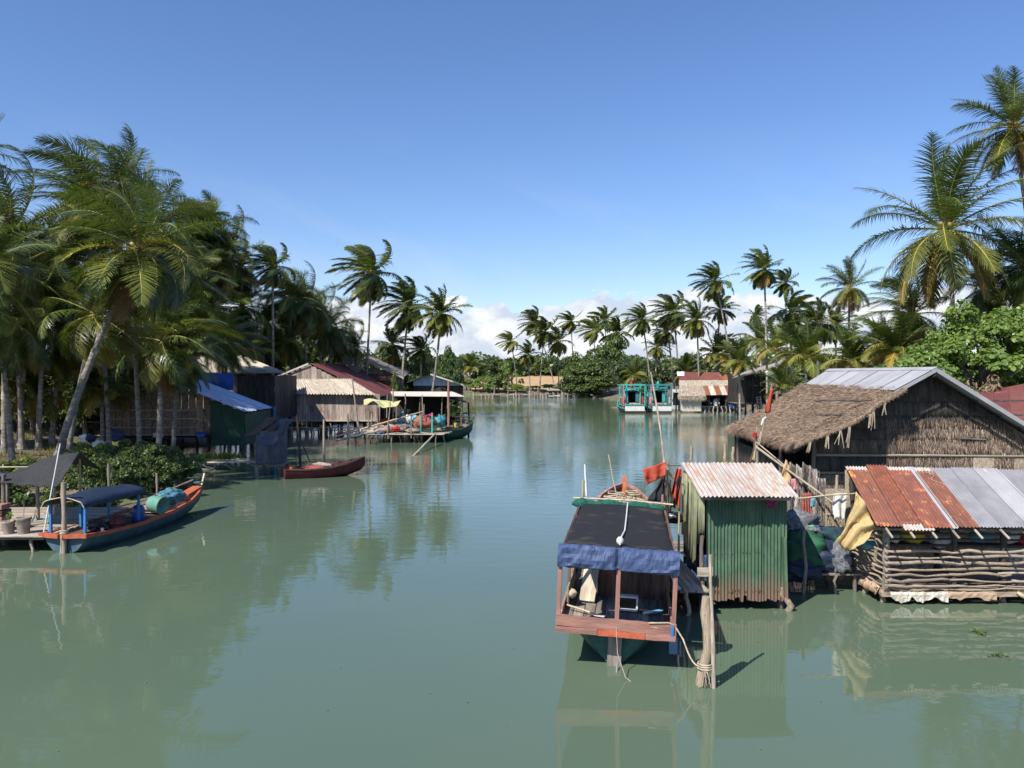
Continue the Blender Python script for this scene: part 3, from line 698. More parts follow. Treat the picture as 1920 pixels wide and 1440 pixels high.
palm(1432, 505, 84, 1440, 50, 'tall thin palm with shaggy brown skirt, tallest above the right bank hut', 'mid', 3, .15, nuts=True, tr=.14)
palm(1472, 530, 92, 1476, 38, 'palm with compact crown just right of the shaggy-skirted palm', 'mid', 2, .6)
palm(1418, 592, 130, 1419, 24, 'tiny distant palm with drooping dead frond against the cloud', 'mid', 3, 2.4)
palm(1482, 585, 88, 1484, 60, 'dense palm in the middle of the right bank', 'mid', 1, 3.0)
palm(1530, 605, 80, 1536, 62, 'palm with a bare grey trunk left of the thatched house ridge', 'mid', 0, .9)
palm(1592, 540, 72, 1590, 62, 'lone palm with symmetrical crown left of the big golden palm', 'sun', 1, .4, tr=.15)
palm(1565, 610, 96, 1570, 48, 'distant palm behind the symmetrical palm', 'mid', 1, 1.4)
palm(1648, 640, 60, 1655, 62, 'dark low palm beneath the big golden palm', 'near', 2, 1.0)
palm(1772, 432, 55, 1800, 178, 'big golden-green coconut palm with orange drooping fronds', 'sun', 0, 2.35, nuts=True, tr=.19)
palm(1896, 240, 54, 1955, 122, 'tall palm with coconuts at the upper right corner', 'sun', 1, 1.0, nuts=True, curve=.3)
palm(1915, 500, 60, 1925, 140, 'palm behind the big golden palm at the right edge', 'near', 0, 1.3)
palm(1710, 590, 60, 1722, 120, 'palm partly hidden beneath the golden palm', 'near', 1, 5.6)
palm(1850, 540, 62, 1860, 120, 'palm behind the round-leaved tree', 'near', 2, 1.9)
for i, a in enumerate([(1385, 680, 100, 58, 'low yellow-green palm left of the lean-to house'), (1290, 700, 124, 44, 'low palm behind the second turquoise boat'),
                       (1345, 665, 118, 52, 'low bright palm above the rusty-roofed hut'), (1455, 655, 84, 62, 'low palm with arching fronds right of the thin tall trunk'),
                       (1510, 670, 70, 80, 'low palm behind the thatched house, left part of the ridge'), (1470, 728, 58, 52, 'young palm at the left tip of the thatched roof'),
                       (1600, 680, 62, 80, 'low palm behind the metal ridge of the thatched house'), (1105, 690, 212, 30, 'low yellowish palm left of the mangrove'),
                       (1190, 705, 140, 38, 'low palm above the first turquoise boat'), (1425, 640, 110, 52, 'low pale palm behind the lean-to roof'),
                       (1680, 660, 56, 90, 'low palm at the left foot of the round-leaved tree')]):
    palm(a[0], a[1], a[2], a[0] + 3, a[3], a[4], 'low', i, i * 1.3)


# ---------------------------------------------------------------- broad-leaved trees and bushes
def leaf_arrays(rg, cen, size, upb=.5, out=None):
    n = len(cen); nrm = rg.normal(0, 1, (n, 3)); nrm[:, 2] += upb * 2
    if out is not None: nrm += out * 1.4
    nrm = norm(nrm); a = norm(np.cross(nrm, rg.normal(0, 1, (n, 3)))); b = np.cross(nrm, a); s = (size * rg.uniform(.6, 1.3, n))[:, None]
    V = np.stack([cen - a * s * .5, cen + b * s * .36 + nrm * s * .08, cen + a * s * .55, cen - b * s * .36 + nrm * s * .08], 1).reshape(-1, 3)
    bb = (np.arange(n) * 4)[:, None]
    return V, np.concatenate([bb + [0, 1, 2], bb + [0, 2, 3]])


def clump_points(rg, rad, K, n, rc, low=-.5):
    """leaf positions on K overlapping clumps spread through an ellipsoid"""
    d = norm(rg.normal(0, 1, (K, 3))); d[:, 2] = np.where(d[:, 2] < low, -d[:, 2] * .6, d[:, 2])
    cc_ = d * (rg.uniform(.35, 1, K) ** .5)[:, None] * np.array(rad) * .86
    rcs = rc * rg.uniform(.6, 1.25, K); w_ = rcs ** 2; k = rg.choice(K, n, p=w_ / w_.sum())
    dd = norm(rg.normal(0, 1, (n, 3))); dd[:, 2] = np.abs(dd[:, 2]) * .8 + dd[:, 2] * .2
    return cc_[k] + dd * (rcs[k] * (.55 + .45 * rg.random(n) ** .5))[:, None], dd


def crown_mesh(seed, rad, K, n, rc, size, m, low=-.5):
    rg = np.random.default_rng(seed); p, dd = clump_points(rg, rad, K, n, rc, low)
    V, T = leaf_arrays(rg, p, size, .5, dd)
    return mesh_np('crown', V, tris=T, mats=[m], r=np.repeat(np.clip(rg.normal(.5, .25, n), 0, 1), 4))


def tree_at(loc, me, label, scale=1.0, rz=0.0, name='broadleaf_tree', cat='tree', group=None, th=1.0, tr=.14, sq=(1, 1, 1), limbs=5):
    loc = Vector(loc); root = thing(name, label, cat, loc, group=group); q = MB(); rg = random.Random(int(loc.x * 13 + loc.y * 7))
    top = loc + Vector((rg.uniform(-.3, .3), 0, th)); q.tube([loc - Vector((0, 0, .3)), lerp(loc, top, .5) + Vector((.1, 0, 0)), top], [tr * 1.3, tr, tr * .8], n=7)
    for i in range(limbs):
        a = i * 2.4 + rg.random(); r_ = 1.3 * scale * sq[0]; e = top + Vector((math.cos(a) * r_, math.sin(a) * r_, rg.uniform(.3, 1.2) * scale))
        q.tube([lerp(loc, top, .7), lerp(top, e, .5) + Vector((0, 0, .15)), e], [tr * .6, tr * .4, tr * .15], n=5)
    q.build('trunk', 'tree_bark', root)
    link_mesh('crown', me, root, top, rot=Matrix.Rotation(rz, 3, 'Z').to_quaternion(), scale=(scale * sq[0], scale * sq[1], scale * sq[2]))
    return root


TB = [crown_mesh(51, (3, 3, 2.4), 40, 5200, .85, .27, 'leaf_dark'), crown_mesh(52, (3, 3, 2.6), 40, 5200, .8, .27, 'leaf_mid'),
      crown_mesh(53, (3, 3, 2.2), 36, 4600, .9, .26, 'leaf_bright'), crown_mesh(54, (3, 3, 2.0), 50, 5200, .6, .22, 'leaf_lime'),
      crown_mesh(55, (3, 3, 2.4), 26, 1500, .8, .25, 'leaf_brown')]


def put(px, topy, Y, wpx, v, label, name='broadleaf_tree', cat='tree', zs=None, group='broad-leaved trees on the banks', bury=.25):
    """a tree whose crown spans wpx pixels and peaks at topy, standing on the ground at depth Y"""
    x = (px - CX) / F * Y; gzv = max(0.0, ground_z(x, Y)); topz = H - (topy - HY) / F * Y; hgt__ = topz - gzv
    rx = wpx / 2 * Y / F / 3.0; rz_ = (hgt__ * (1 + bury)) / 2 / (2.5)
    th = max(.3, topz - 2.5 * rz_ * 1.0 - gzv)
    return tree_at((x, Y, gzv), TB[v], label, 1.0, (px * 7.7) % 6.28, name, cat, group, th=th, sq=(rx, rx * .8, rz_), limbs=4, tr=.1 + .02 * hgt__)


LB = [(25, 610, 62, 190, 0), (110, 640, 66, 160, 1), (200, 610, 68, 190, 0), (300, 600, 72, 200, 0), (385, 600, 78, 180, 0), (470, 590, 90, 170, 0),
      (540, 610, 96, 160, 0), (610, 615, 104, 150, 0), (160, 690, 58, 90, 1), (60, 700, 57, 110, 0), (60, 690, 60, 170, 0), (150, 680, 61, 170, 0), (235, 690, 63, 160, 0), (-120, 600, 58, 220, 0), (-330, 580, 56, 240, 1), (-560, 590, 54, 260, 0)]
lbl = ['dark tree at the far left under the palms', 'mid-green tree under the palms left of the pale trunk', 'dark tree behind the woven-wall hut',
       'dark tree behind the short palm', 'dark tree left of the grey plank house', 'dark tree behind the grey plank house', 'dark tree left of the red-brown roof peak',
       'dark tree behind the red-brown roof', 'small leafy tree behind the pale trunk', 'small dark tree behind the mud bank', 'dark thicket behind the far left trunks', 'dark thicket behind the leaning trunk', 'dark thicket at the back corner of the woven hut', 'bank tree just outside the left edge', 'second bank tree outside the left edge', 'third bank tree outside the left edge']
for a, l in zip(LB, lbl): put(*a, l)
MIDB = [(665, 640, 108, 90, 0, 'dark tree behind bare branches above the red-brown roof'), (735, 650, 106, 80, 1, 'leafy tree between the windblown palms'),
        (790, 655, 108, 70, 1, 'leafy tree below the middle windblown palm'), (770, 690, 100, 90, 0, 'glossy bush left of the curved palm trunk', 'bush', 'bush'),
        (845, 655, 164, 56, 1, 'round tree right of the curved palm'), (820, 680, 120, 70, 0, 'dark bush behind the blue gable house', 'bush', 'bush'),
        (740, 705, 93, 36, 1, 'small bush above the rusty lean-to', 'bush', 'bush')]
for a in MIDB: put(*a[:6], *(a[6:]))
FB = [(915, 672, 216, 70, 1, 'low tree on the far bank near the left end'), (960, 668, 215, 60, 2, 'green tree behind the first far palm'),
      (1000, 660, 300, 80, 0, 'dark tree behind the dry field, left'), (1045, 660, 300, 90, 0, 'dark tree behind the dry field, right'),
      (1085, 665, 210, 70, 1, 'tree between dry field and mangrove'), (1140, 630, 200, 110, 1, 'tall tree right behind the mangrove'),
      (1120, 660, 190, 90, 0, 'broad mangrove on the far bank with dense round crown'), (1185, 655, 170, 80, 0, 'dark tree behind the first turquoise boat'),
      (1225, 665, 150, 80, 0, 'dark tree behind the second turquoise boat'), (1300, 650, 150, 100, 0, 'dark tree behind the rusty-roofed hut, left'),
      (1360, 655, 135, 100, 1, 'tree behind the rusty-roofed hut, right'), (1430, 660, 130, 110, 0, 'tree behind the lean-to house'),
      (1510, 650, 110, 120, 1, 'tree behind the bare grey palm trunk'), (1590, 655, 100, 130, 0, 'tree behind the thatched house ridge'),
      (1665, 640, 85, 120, 1, 'tree behind the dark low palm'), (1215, 700, 126, 60, 1, 'bush right behind the second boat')]
for a in FB: put(*a)
SH = [(875, 705, 178, 44, 3), (905, 700, 186, 56, 3), (935, 705, 190, 50, 1), (968, 716, 200, 46, 3), (1000, 722, 204, 40, 2), (1030, 718, 204, 40, 3), (1060, 712, 200, 50, 1), (920, 716, 180, 40, 2), (890, 716, 176, 36, 3), (1080, 715, 196, 40, 3)]
sl = ['yellow-green shrub nearest the blue gable house', 'wide yellow-green shrub on the far bank', 'mid-green shrub left of the dry field', 'yellow-green shrub in front of the dry field',
      'small bright shrub in front of the dry field', 'shrub right in front of the dry field', 'shrub behind the far jetty huts', 'bright shrub behind the broken jetty', 'lime shrub at the left end of the far bank', 'lime shrub left of the mangrove']
for a, l in zip(SH, sl): put(a[0], a[1], 208 + (a[2] % 5), a[3], a[4], l, name='shrub', cat='shrub', group='shrubs along the far bank')
# the mangrove that reaches down to the water
mg = crown_mesh(61, (6.2, 4.5, 4.6), 110, 15000, 1.3, .48, 'leaf_mid', low=-1)
tree_at((17.2, 180, .1), mg, 'large round grey-green mangrove leaning over the far water', 1, 0, 'mangrove', 'tree', th=3.6, sq=(1.12, 1, 1.05))
# far-off wood closing the horizon
rg = np.random.default_rng(77); pts_ = []
for k in range(330):
    ang = R(rg.uniform(-46, 46)); dist = rg.uniform(290, 420); c_ = np.array([math.sin(ang) * dist, math.cos(ang) * dist, rg.uniform(3, 7)])
    dd = norm(rg.normal(0, 1, (110, 3))); dd[:, 2] = np.abs(dd[:, 2]); pts_.append(c_ + dd * np.array([7, 7, 7.5]) * rg.uniform(.6, 1.1))
pts_ = np.concatenate(pts_); V, T = leaf_arrays(rg, pts_, 2.2, .5)
me = mesh_np('distant_wood', V, tris=T, mats=['leaf_dark'], r=np.repeat(rg.random(len(pts_)), 4)); link_mesh('distant_wood', me, None, (0, 0, 0), kind='stuff')
# round-leaved tree on the right, its 300 nearest leaves are single pieces
rg = np.random.default_rng(91)
hb = thing('round_leaved_tree', 'large bright green round-leaved tree rising behind the thatched house', 'tree', (28, 48, .8))
q = MB(); q.tube([(28, 48, .5), (28.3, 48, 3), (28.8, 48.5, 6)], [.4, .3, .2], n=8)
for i in range(9):
    a = i * 2.4; q.tube([(28.3, 48, 2.5 + i * .3), (28.3 + 2.2 * math.cos(a), 48 + 1.6 * math.sin(a), 4.5 + i * .3), (28.3 + 4.2 * math.cos(a), 48 + 2.8 * math.sin(a), 5.5 + i * .35)], [.14, .09, .03], n=5)
q.build('trunk', 'tree_bark', hb)
allp = []; alld = []
for (cx_, cy_, cz_, rx_, ry_, rz_, K, n) in ((28.5, 48, 5.6, 5.4, 4, 4.3, 120, 19000), (23.6, 47, 4.3, 3.0, 3, 2.6, 50, 7000), (33.5, 49, 7, 4, 4, 3.6, 60, 6000)):
    p, dd = clump_points(rg, (rx_, ry_, rz_), K, n, .8, -1); allp.append(p + np.array([cx_, cy_, cz_])); alld.append(dd)
p = np.concatenate(allp); dd = np.concatenate(alld)
vis = (p[:, 0] > 23) & (p[:, 0] < 31) & (p[:, 2] > 5.0) & (dd[:, 1] < -.1); near = np.where(vis)[0]; near = near[np.argsort(p[near, 1])][:300]
mask = np.ones(len(p), bool); mask[near] = False
V, T = leaf_arrays(rg, p[mask], .27, .4, dd[mask])
me = mesh_np('crown', V, tris=T, mats=['leaf_bright'], r=np.repeat(np.clip(rg.normal(.5, .25, mask.sum()), 0, 1), 4)); link_mesh('crown', me, hb, (0, 0, 0), kind='stuff')
lv = []
for s_ in range(5):
    n = 9; a = np.linspace(0, 2 * np.pi, n, endpoint=False); rr = .15 * (1 - .25 * np.cos(a)) * (1 + .05 * np.sin(3 * a + s_))
    vv = np.concatenate([[[0, 0, -.02]], np.stack([rr * np.cos(a), rr * np.sin(a), .02 * np.cos(2 * a + s_)], -1)])
    lv.append(mesh_np('leaf', vv, tris=[[0, 1 + i, 1 + (i + 1) % n] for i in range(n)], mats=['leaf_bright'], r=np.full(10, .15 + s_ * .2)))
rl = random.Random(4)
for k in near:
    d_ = Vector((dd[k, 0] + rl.uniform(-.5, .5), dd[k, 1] - .3 + rl.uniform(-.5, .5), dd[k, 2] + .6)).normalized()
    link_mesh('leaf', lv[k % 5], hb, p[k] + np.array([0, -.05, 0]), rot=d_.to_track_quat('Z', 'X'))
put(1850, 700, 42, 130, 4, 'patch of dry brown foliage above the maroon roof', name='dry_shrub', cat='shrub')
# mangrove bush on the near left bank
bm = crown_mesh(62, (3.2, 2.0, 1.35), 90, 15000, .36, .12, 'leaf_mid', low=-1)
bm2 = crown_mesh(63, (2.0, 1.6, 1.1), 60, 8000, .32, .11, 'leaf_lime', low=-1)
tree_at((-17.7, 36.8, .2), bm, 'leafy green mangrove bush behind the blue-canopied boat', 1, 0, 'mangrove_bush', 'bush', th=.9, tr=.07)
tree_at((-18.9, 36.0, .3), bm2, 'yellowish bush behind the black shade cloth', 1, .5, 'bank_bush', 'bush', th=.9, tr=.06, sq=(1.1, 1, 1.1))
tree_at((-16.9, 39.0, .1), bm, 'darker bush to the right of the green mangrove bush', .8, 2.2, 'mangrove_bush', 'bush', th=.8, tr=.06)
tree_at((-20.5, 33.5, .3), bm2, 'low bush at the left edge behind the platform posts', 1, 2.5, 'bank_bush', 'bush', th=.6, tr=.06)
tree_at((-17.6, 32.6, .0), bm, 'dark leafy bush right behind the plank platform', 1, 1.1, 'mangrove_bush', 'bush', th=.75, tr=.06, sq=(.8, .7, 1.05))
tree_at((-16.1, 34.2, .0), bm, 'bush at the water edge behind the bow of the canopied boat', 1, 4.1, 'mangrove_bush', 'bush', th=.7, tr=.06, sq=(.7, .7, 1.0))
tree_at((-21.5, 31.5, .2), bm, 'bush filling the bank behind the platform at the left edge', 1, 3.1, 'mangrove_bush', 'bush', th=.6, tr=.06, sq=(.9, .7, .9))
# grass and litter on the banks
rg = np.random.default_rng(5); gp = []
for (x0, x1, y0, y1, n) in ((-40, -16, 34, 60, 9000), (-40, -20, 60, 84, 2500), (-30, -12, 96, 170, 4000), (17, 45, 118, 175, 3500), (-14, 22, 206, 222, 2500), (19, 40, 34, 70, 3000)):
    x = rg.uniform(x0, x1, n); y = rg.uniform(y0, y1, n); d = river_dist(x[:, None], y[:, None])[:, 0]
    w = .5 * np.sin(x * .31 + 1.3 * np.sin(y * .17)) + .3 * np.sin(y * .53 + x * .21); z = np.clip((d + w) * .22 - .05, -1.5, 1) + .06 * np.sin(x * 1.7) * np.sin(y * 1.3)
    k = (z > .05) & (np.sin(x * .9 + 2) + np.sin(y * .8 + x * .3) + rg.normal(0, .4, n) > .0); gp.append(np.stack([x, y, z], -1)[k])
gp = np.concatenate(gp); n = len(gp); gp = np.repeat(gp, 6, 0) + np.concatenate([rg.normal(0, .12, (n * 6, 2)), np.zeros((n * 6, 1))], 1)
hh = rg.uniform(.12, .42, len(gp)); an = rg.uniform(0, 6.28, len(gp)); wv_ = np.stack([np.cos(an), np.sin(an), np.zeros(len(gp))], -1) * .018
tip = gp + np.stack([rg.normal(-.06, .1, len(gp)), rg.normal(0, .1, len(gp)), hh], -1)
V = np.stack([gp - wv_, gp + wv_, tip], 1).reshape(-1, 3); me = mesh_np('bank_grass', V, tris=np.arange(len(V)).reshape(-1, 3), mats=['grass'], r=np.repeat(rg.random(len(gp)), 3))
link_mesh('bank_grass', me, None, (0, 0, 0), kind='stuff')

# ---------------------------------------------------------------- building helpers
def boards(parent, name, a, b, z0, z1, n, m, th=.035, jag=0.0, seed=0, gap=.006, bot=None, top=None):
    """n upright boards side by side from a to b; z0/z1 may be numbers or functions of t"""
    a = Vector((a[0], a[1], 0)); b = Vector((b[0], b[1], 0)); d = (b - a); W = d.length / n; rg = random.Random(seed + n); nrm = Vector((-d.y, d.x, 0)).normalized()
    for i in range(n):
        t = (i + .5) / n; p = lerp(a, b, t) + nrm * rg.uniform(-.008, .008)
        lo = (z0(t) if callable(z0) else z0) + rg.uniform(0, jag); hi = z1(t) if callable(z1) else z1
        plank(name, parent, p + Vector((0, 0, lo)), p + Vector((0, 0, hi)), W - gap, th, m, up=nrm)


def rows_h(parent, name, a, b, zs, h, m, th=.03, seed=0):
    for z in zs: plank(name, parent, Vector(a) + Vector((0, 0, z)), Vector(b) + Vector((0, 0, z)), th, h, m)


def deck(parent, a, b, c, d, n, m='wood_grey', th=.035, name='deck_plank', jit=.12, seed=0):
    """n boards laid between edge a-b and edge d-c"""
    rg = random.Random(seed + n)
    for i in range(n):
        t = (i + .5) / n; p = lerp(a, d, t); q = lerp(b, c, t); u = (q - p).normalized()
        W = (Vector(d) - Vector(a)).length / n * rg.uniform(.9, .98)
        plank(name, parent, p - u * rg.uniform(0, jit), q + u * rg.uniform(0, jit), W, th, m)


def sheets(parent, a, b, c, d, n, mats, waves=9, amp=.014, over=.03, jag=0.0, nv=4, name='roof_sheet', seed=0, lift=.006, per=6, slip=0.0):
    """n corrugated sheets side by side over the quad a-b (top) d-c (bottom)"""
    a, b, c, d = map(Vector, (a, b, c, d)); rg = random.Random(seed + 3); nrm = (b - a).cross(d - a).normalized(); nrm *= (1 if nrm.z > 0 else -1)
    for i in range(n):
        t0 = i / n; t1 = (i + 1) / n + (over / n * 2 if i < n - 1 else 0); off = nrm * (lift * (i % 2) + .002 * i)
        s = (d - a).normalized() * rg.uniform(-slip, slip)
        q = MB(); q.corr(lerp(a, b, t0) + off, lerp(a, b, t1) + off, lerp(d, c, t1) + off + s, lerp(d, c, t0) + off + s, waves, amp, nv=nv, jag=jag, seed=seed + i, per=per)
        q.build(name, mats[i % len(mats)], parent)


def drape(parent, name, tl, tr, bl, br, m, folds=4, depth=.08, nu=18, nv=12, seed=0, th=.01, sag=0.0, ragged=0.0, **kw):
    """hanging cloth between four corners with folds"""
    tl, tr, bl, br = map(Vector, (tl, tr, bl, br)); n = (tr - tl).cross(bl - tl).normalized(); rg = random.Random(seed); rows = []
    rag = [rg.uniform(0, ragged) for _ in range(nu + 1)]
    for j in range(nv + 1):
        v = j / nv; row = []
        for i in range(nu + 1):
            u = i / nu; vv = v * (1 - rag[i])
            p = lerp(lerp(tl, tr, u), lerp(bl, br, u), vv); k = .35 + .65 * v
            p = p + n * depth * k * (math.sin(u * folds * 6.28 + seed + .8 * math.sin(v * 3 + seed)) + .5 * mnoise.noise(Vector((u * 4, v * 3, seed * 3.1))) * 2) - Vector((0, 0, sag * math.sin(math.pi * u) * (1 - v * .3)))
            row.append(p)
        rows.append(row)
    return MB().grid(rows, thick=th).build(name, m, parent, **kw)


def straws(parent, name, fn, dirv, nrm, n, ln, wd, m, seed=0, spread=.3, lift=.03, urange=(0, 1), vrange=(0, 1)):
    """loose straw blades over the surface fn(u, v), joined"""
    rg = np.random.default_rng(seed); u = rg.uniform(*urange, n); v = rg.uniform(*vrange, n)
    p = np.array([tuple(fn(a, b)) for a, b in zip(u, v)]); dv = np.array(dirv); nm = np.array(nrm)
    d = norm(dv + rg.normal(0, spread, (n, 3))); w_ = norm(np.cross(d, nm + rg.normal(0, .3, (n, 3)))) * wd * .5
    l = ln * rg.uniform(.4, 1.2, n)[:, None]; base = p + nm * rg.uniform(0, lift, n)[:, None]
    V = np.stack([base - w_, base + w_, base + d * l + nm * rg.uniform(-.3, .8, n)[:, None] * lift], 1).reshape(-1, 3)
    me = mesh_np(name, V, tris=np.arange(3 * n).reshape(-1, 3), mats=[m]); c = V.mean(0)
    me.transform(Matrix.Translation(-Vector(c))); return link_mesh(name, me, parent, c, kind='stuff')


def posts(parent, pts, z0, z1, r, m='stick', name='post'):
    for p in pts: stick(name, parent, (p[0], p[1], z0), (p[0] + random.uniform(-.04, .04), p[1], z1), r, m, crook=.6)


def slab(name, m, parent, a, b, c, d, th):
    """solid sheet with thickness from four corners"""
    return MB().grid([[Vector(a), Vector(b)], [Vector(d), Vector(c)]], smooth=False, thick=th).build(name, m, parent)


def hull_mesh(st, t=.045, m_out=0, m_in=1):
    q = MB(); ro = []; ri = []
    for (y, bg, zs, bc, zc, zk) in st:
        bm_, zm = (bg + bc) / 2 + .03, (zs + zc) / 2
        ro.append([Vector((-bg, y, zs)), Vector((-bm_, y, zm)), Vector((-bc, y, zc)), Vector((0, y, zk)), Vector((bc, y, zc)), Vector((bm_, y, zm)), Vector((bg, y, zs))])
        g = max(bg - t, .01); b_ = max(bc - t, .008); mm_ = max(bm_ - t, .009)
        ri.append([Vector((-g, y, zs)), Vector((-mm_, y, zm)), Vector((-b_, y, zc + t)), Vector((0, y, zk + t + .03)), Vector((b_, y, zc + t)), Vector((mm_, y, zm)), Vector((g, y, zs))])
    q.grid(ro, m=m_out); q.grid([r[::-1] for r in ri], m=m_in)
    for k in (0, -1):
        q.add(ro[k], [tuple(range(7))], m_out)
        q.add([p + Vector((0, .045 if k == 0 else -.03, 0)) for p in ri[k]], [tuple(range(7))[::-1]], m_in)
    for s in (0, 6):
        vs = []
        for a, b in zip(ro, ri): vs += [a[s], b[s]]
        q.add(vs, [(2 * i, 2 * i + 1, 2 * i + 3, 2 * i + 2) for i in range(len(ro) - 1)], m_in)
    return q


def boat_hull(root, st, mo, mi, mg, gw=.07, gh=.06):
    hb_ = hull_mesh(st).build('hull', [mo, mi], root)
    for s in (-1, 1):
        q = MB(); rows = []
        for (y, bg, zs, bc, zc, zk) in st:
            x = s * (bg - .01)
            rows.append([Vector((x - gw / 2, y, zs + .004)), Vector((x - gw / 2, y, zs + gh)), Vector((x + gw / 2, y, zs + gh)), Vector((x + gw / 2, y, zs - .02)), Vector((x - gw / 2, y, zs + .004))])
        q.grid(rows, smooth=False).add(rows[0][:4], [(0, 1, 2, 3)]).add(rows[-1][:4], [(3, 2, 1, 0)]); q.build('gunwale', mg, hb_)


# ================================================================ right bank
# ---- thatched house
hs = thing('thatched_house', 'big dark thatched house with straw roof, metal ridge and shaded straw gable wall on stilts', 'house', (14.4, 31, 0))
RX, RZ = 14.4, 5.66
YN, YF, YW = 27.0, 36.2, 27.85
# right slope: metal sheets, left slope: metal near the ridge and thatch below
sheets(hs, (RX, YF, RZ), (RX, YN, RZ), (RX + 5.2, YN, RZ - 3.2), (RX + 5.2, YF, RZ - 3.2), 9, ['metal_silver'], waves=7, amp=.012, seed=4)
sheets(hs, (RX - .02, YN, RZ + .03), (RX - .02, YF, RZ), (13.2, YF, 4.92), (12.98, YN, 4.93), 7, ['metal_silver'], waves=8, amp=.008, seed=5, nv=2)
slab('ridge_cap', 'metal_silver', hs, (RX - .18, YN - .03, RZ - .05), (RX - .18, YF, RZ - .06), (RX + .005, YF, RZ + .045), (RX + .005, YN - .03, RZ + .055), .01)
slab('ridge_cap', 'metal_silver', hs, (RX + .01, YN - .03, RZ + .055), (RX + .01, YF, RZ + .045), (RX + .2, YF, RZ - .06), (RX + .2, YN - .03, RZ - .05), .01)
slab('barge_flashing', 'metal_silver', hs, (RX, YN - .04, RZ + .02), (RX + 5.25, YN - .04, RZ - 3.2), (RX + 5.25, YN - .04, RZ - 3.36), (RX, YN - .04, RZ - .14), .015)
slab('barge_flashing', 'metal_silver', hs, (12.95, YN - .04, 4.90), (RX - .01, YN - .04, RZ + .03), (RX - .01, YN - .04, RZ - .10), (12.95, YN - .04, 4.76), .015)
def thr(u, v):   # u along the ridge near->far, v from ridge down to the eave
    y = (26.75 - .25 * v + .2 * math.sin(v * 9)) * (1 - u) + (YF + .3) * u
    x = 13.25 * (1 - v) + (9.45 + .45 * u + .12 * math.sin(u * 14)) * v
    z = 5.02 * (1 - v) + 3.12 * v - .12 * math.sin(math.pi * v) + .05 * mnoise.noise(Vector((u * 9, v * 6, 2))) + .02 * mnoise.noise(Vector((u * 40, v * 30, 5)))
    return Vector((x, y, z))
rows = [[thr(i / 60, j / 30) for i in range(61)] for j in range(31)]
MB().grid(rows, thick=.11).build('thatch_roof', 'thatch_roof', hs)
sd_ = Vector((-3.8, 0, -1.9)).normalized(); nn_ = Vector((-1.9, 0, 3.8)).normalized()
straws(hs, 'thatch_straw', thr, sd_, nn_, 30000, .20, .020, 'thatch_straw', 1, .4, .03)
straws(hs, 'thatch_straw', thr, sd_ + Vector((0, 0, -.5)), nn_, 5000, .42, .02, 'thatch_straw', 2, .3, .03, vrange=(.965, 1.0))
straws(hs, 'thatch_straw', lambda u, v: thr(u, v) - Vector((0, 0, .06)), Vector((-.3, -.35, -.65)), Vector((0, -1, 0)), 2800, .13, .018, 'thatch_straw', 3, .4, .04, urange=(0, .012))
rgs = random.Random(8)
for i in (0, 2, 3, 5, 6, 8, 10):      # palm-leaf strips hanging from the verge
    t = [.18, .22, .30, .34, .47, .55, .62, .68, .72, .80, .86][i]; p = thr(0, t) - Vector((0, .03, .12)); L_ = rgs.uniform(.35, .75)
    q = MB()
    for k in range(4):
        e = p + Vector((rgs.uniform(-.10, .06) * (3 if i in (6, 9) else 1), rgs.uniform(-.05, .03), -L_ * rgs.uniform(.7, 1))); w = Vector((.018, 0, 0))
        q.add([p - w + Vector((k * .02, 0, 0)), p + w + Vector((k * .02, 0, 0)), e + w * .6, e - w * .6], [(0, 1, 2, 3)])
    q.build('hanging_leaf_strip', 'thatch_wall_pale', hs)
# gable wall of layered straw, its sunlit and shaded parts painted by straw tone
def roofz(x): return RZ - .12 - (RX - x) * .525 if x < RX else RZ - .12 - (x - RX) * .615
lay = [(1.15, 1.72, 'thatch_wall_pale'), (1.70, 2.12, 'thatch_wall_pale'), (2.10, 2.72, 'thatch_wall'), (2.70, 3.25, 'thatch_wall_pale'), (3.22, 3.65, 'thatch_wall_brown'), (3.60, 4.1, 'thatch_wall'), (4.05, 4.6, 'thatch_wall'), (4.55, 5.5, 'thatch_wall')]
for li, (z0, z1, m) in enumerate(lay):
    xr0, xr1 = 10.6, 18.9; n = 64; up = []; lo_ = []
    for i in range(n + 1):
        x = xr0 + (xr1 - xr0) * i / n; zt = min(z1 + .05, max(roofz(x), z0 + .001)); zb = min(z0 - .03 + .05 * mnoise.noise(Vector((x * 4, li, 0))), zt)
        yy = YW - .05 - .02 * mnoise.noise(Vector((x * 3, li * 3, 1))); up.append(Vector((x, YW, zt))); lo_.append(Vector((x, yy - .03, zb)))
    mm = 'thatch_wall'
    MB().grid([up, lo_], thick=.03).build('straw_layer', {0: 'thatch_wall_brown', 1: 'thatch_wall_brown', 3: 'thatch_wall_brown'}.get(li, mm), hs)
def gw_(u, v):
    x = 10.6 + 8.2 * u; z = 1.3 + v * 4.2
    return Vector((x, YW - .06, min(z, roofz(x) - .05)))
straws(hs, 'wall_straw', gw_, (0, 0, -1), (0, -1, 0), 7000, .34, .014, 'thatch_wall', 7, .10, .05)  # dark straw, roof shade put into its colour
straws(hs, 'wall_straw', gw_, (0, 0, -1), (0, -1, 0), 6500, .34, .015, 'thatch_wall_brown', 77, .10, .06, urange=(.3, 1), vrange=(0, .62))  # browner straw paints the sunlit lower right
straws(hs, 'wall_straw', gw_, (0, 0, -1), (0, -1, 0), 3200, .24, .016, 'thatch_wall_pale', 9, .14, .06, urange=(.42, 1), vrange=(.02, .58))  # palest straw, sunlight put into its colour
MB().box((14.6, YW + .06, 1.6), (8.2, .05, 2.4)).build('gable_wall_backing', 'wood_dark', hs)
for z_, r_ in ((1.42, .03), (2.04, .035), (2.66, .045)):
    stick('wall_batten', hs, (10.6, YW - .13, z_), (18.6, YW - .13, z_ - .06), r_, 'stick', crook=.8)
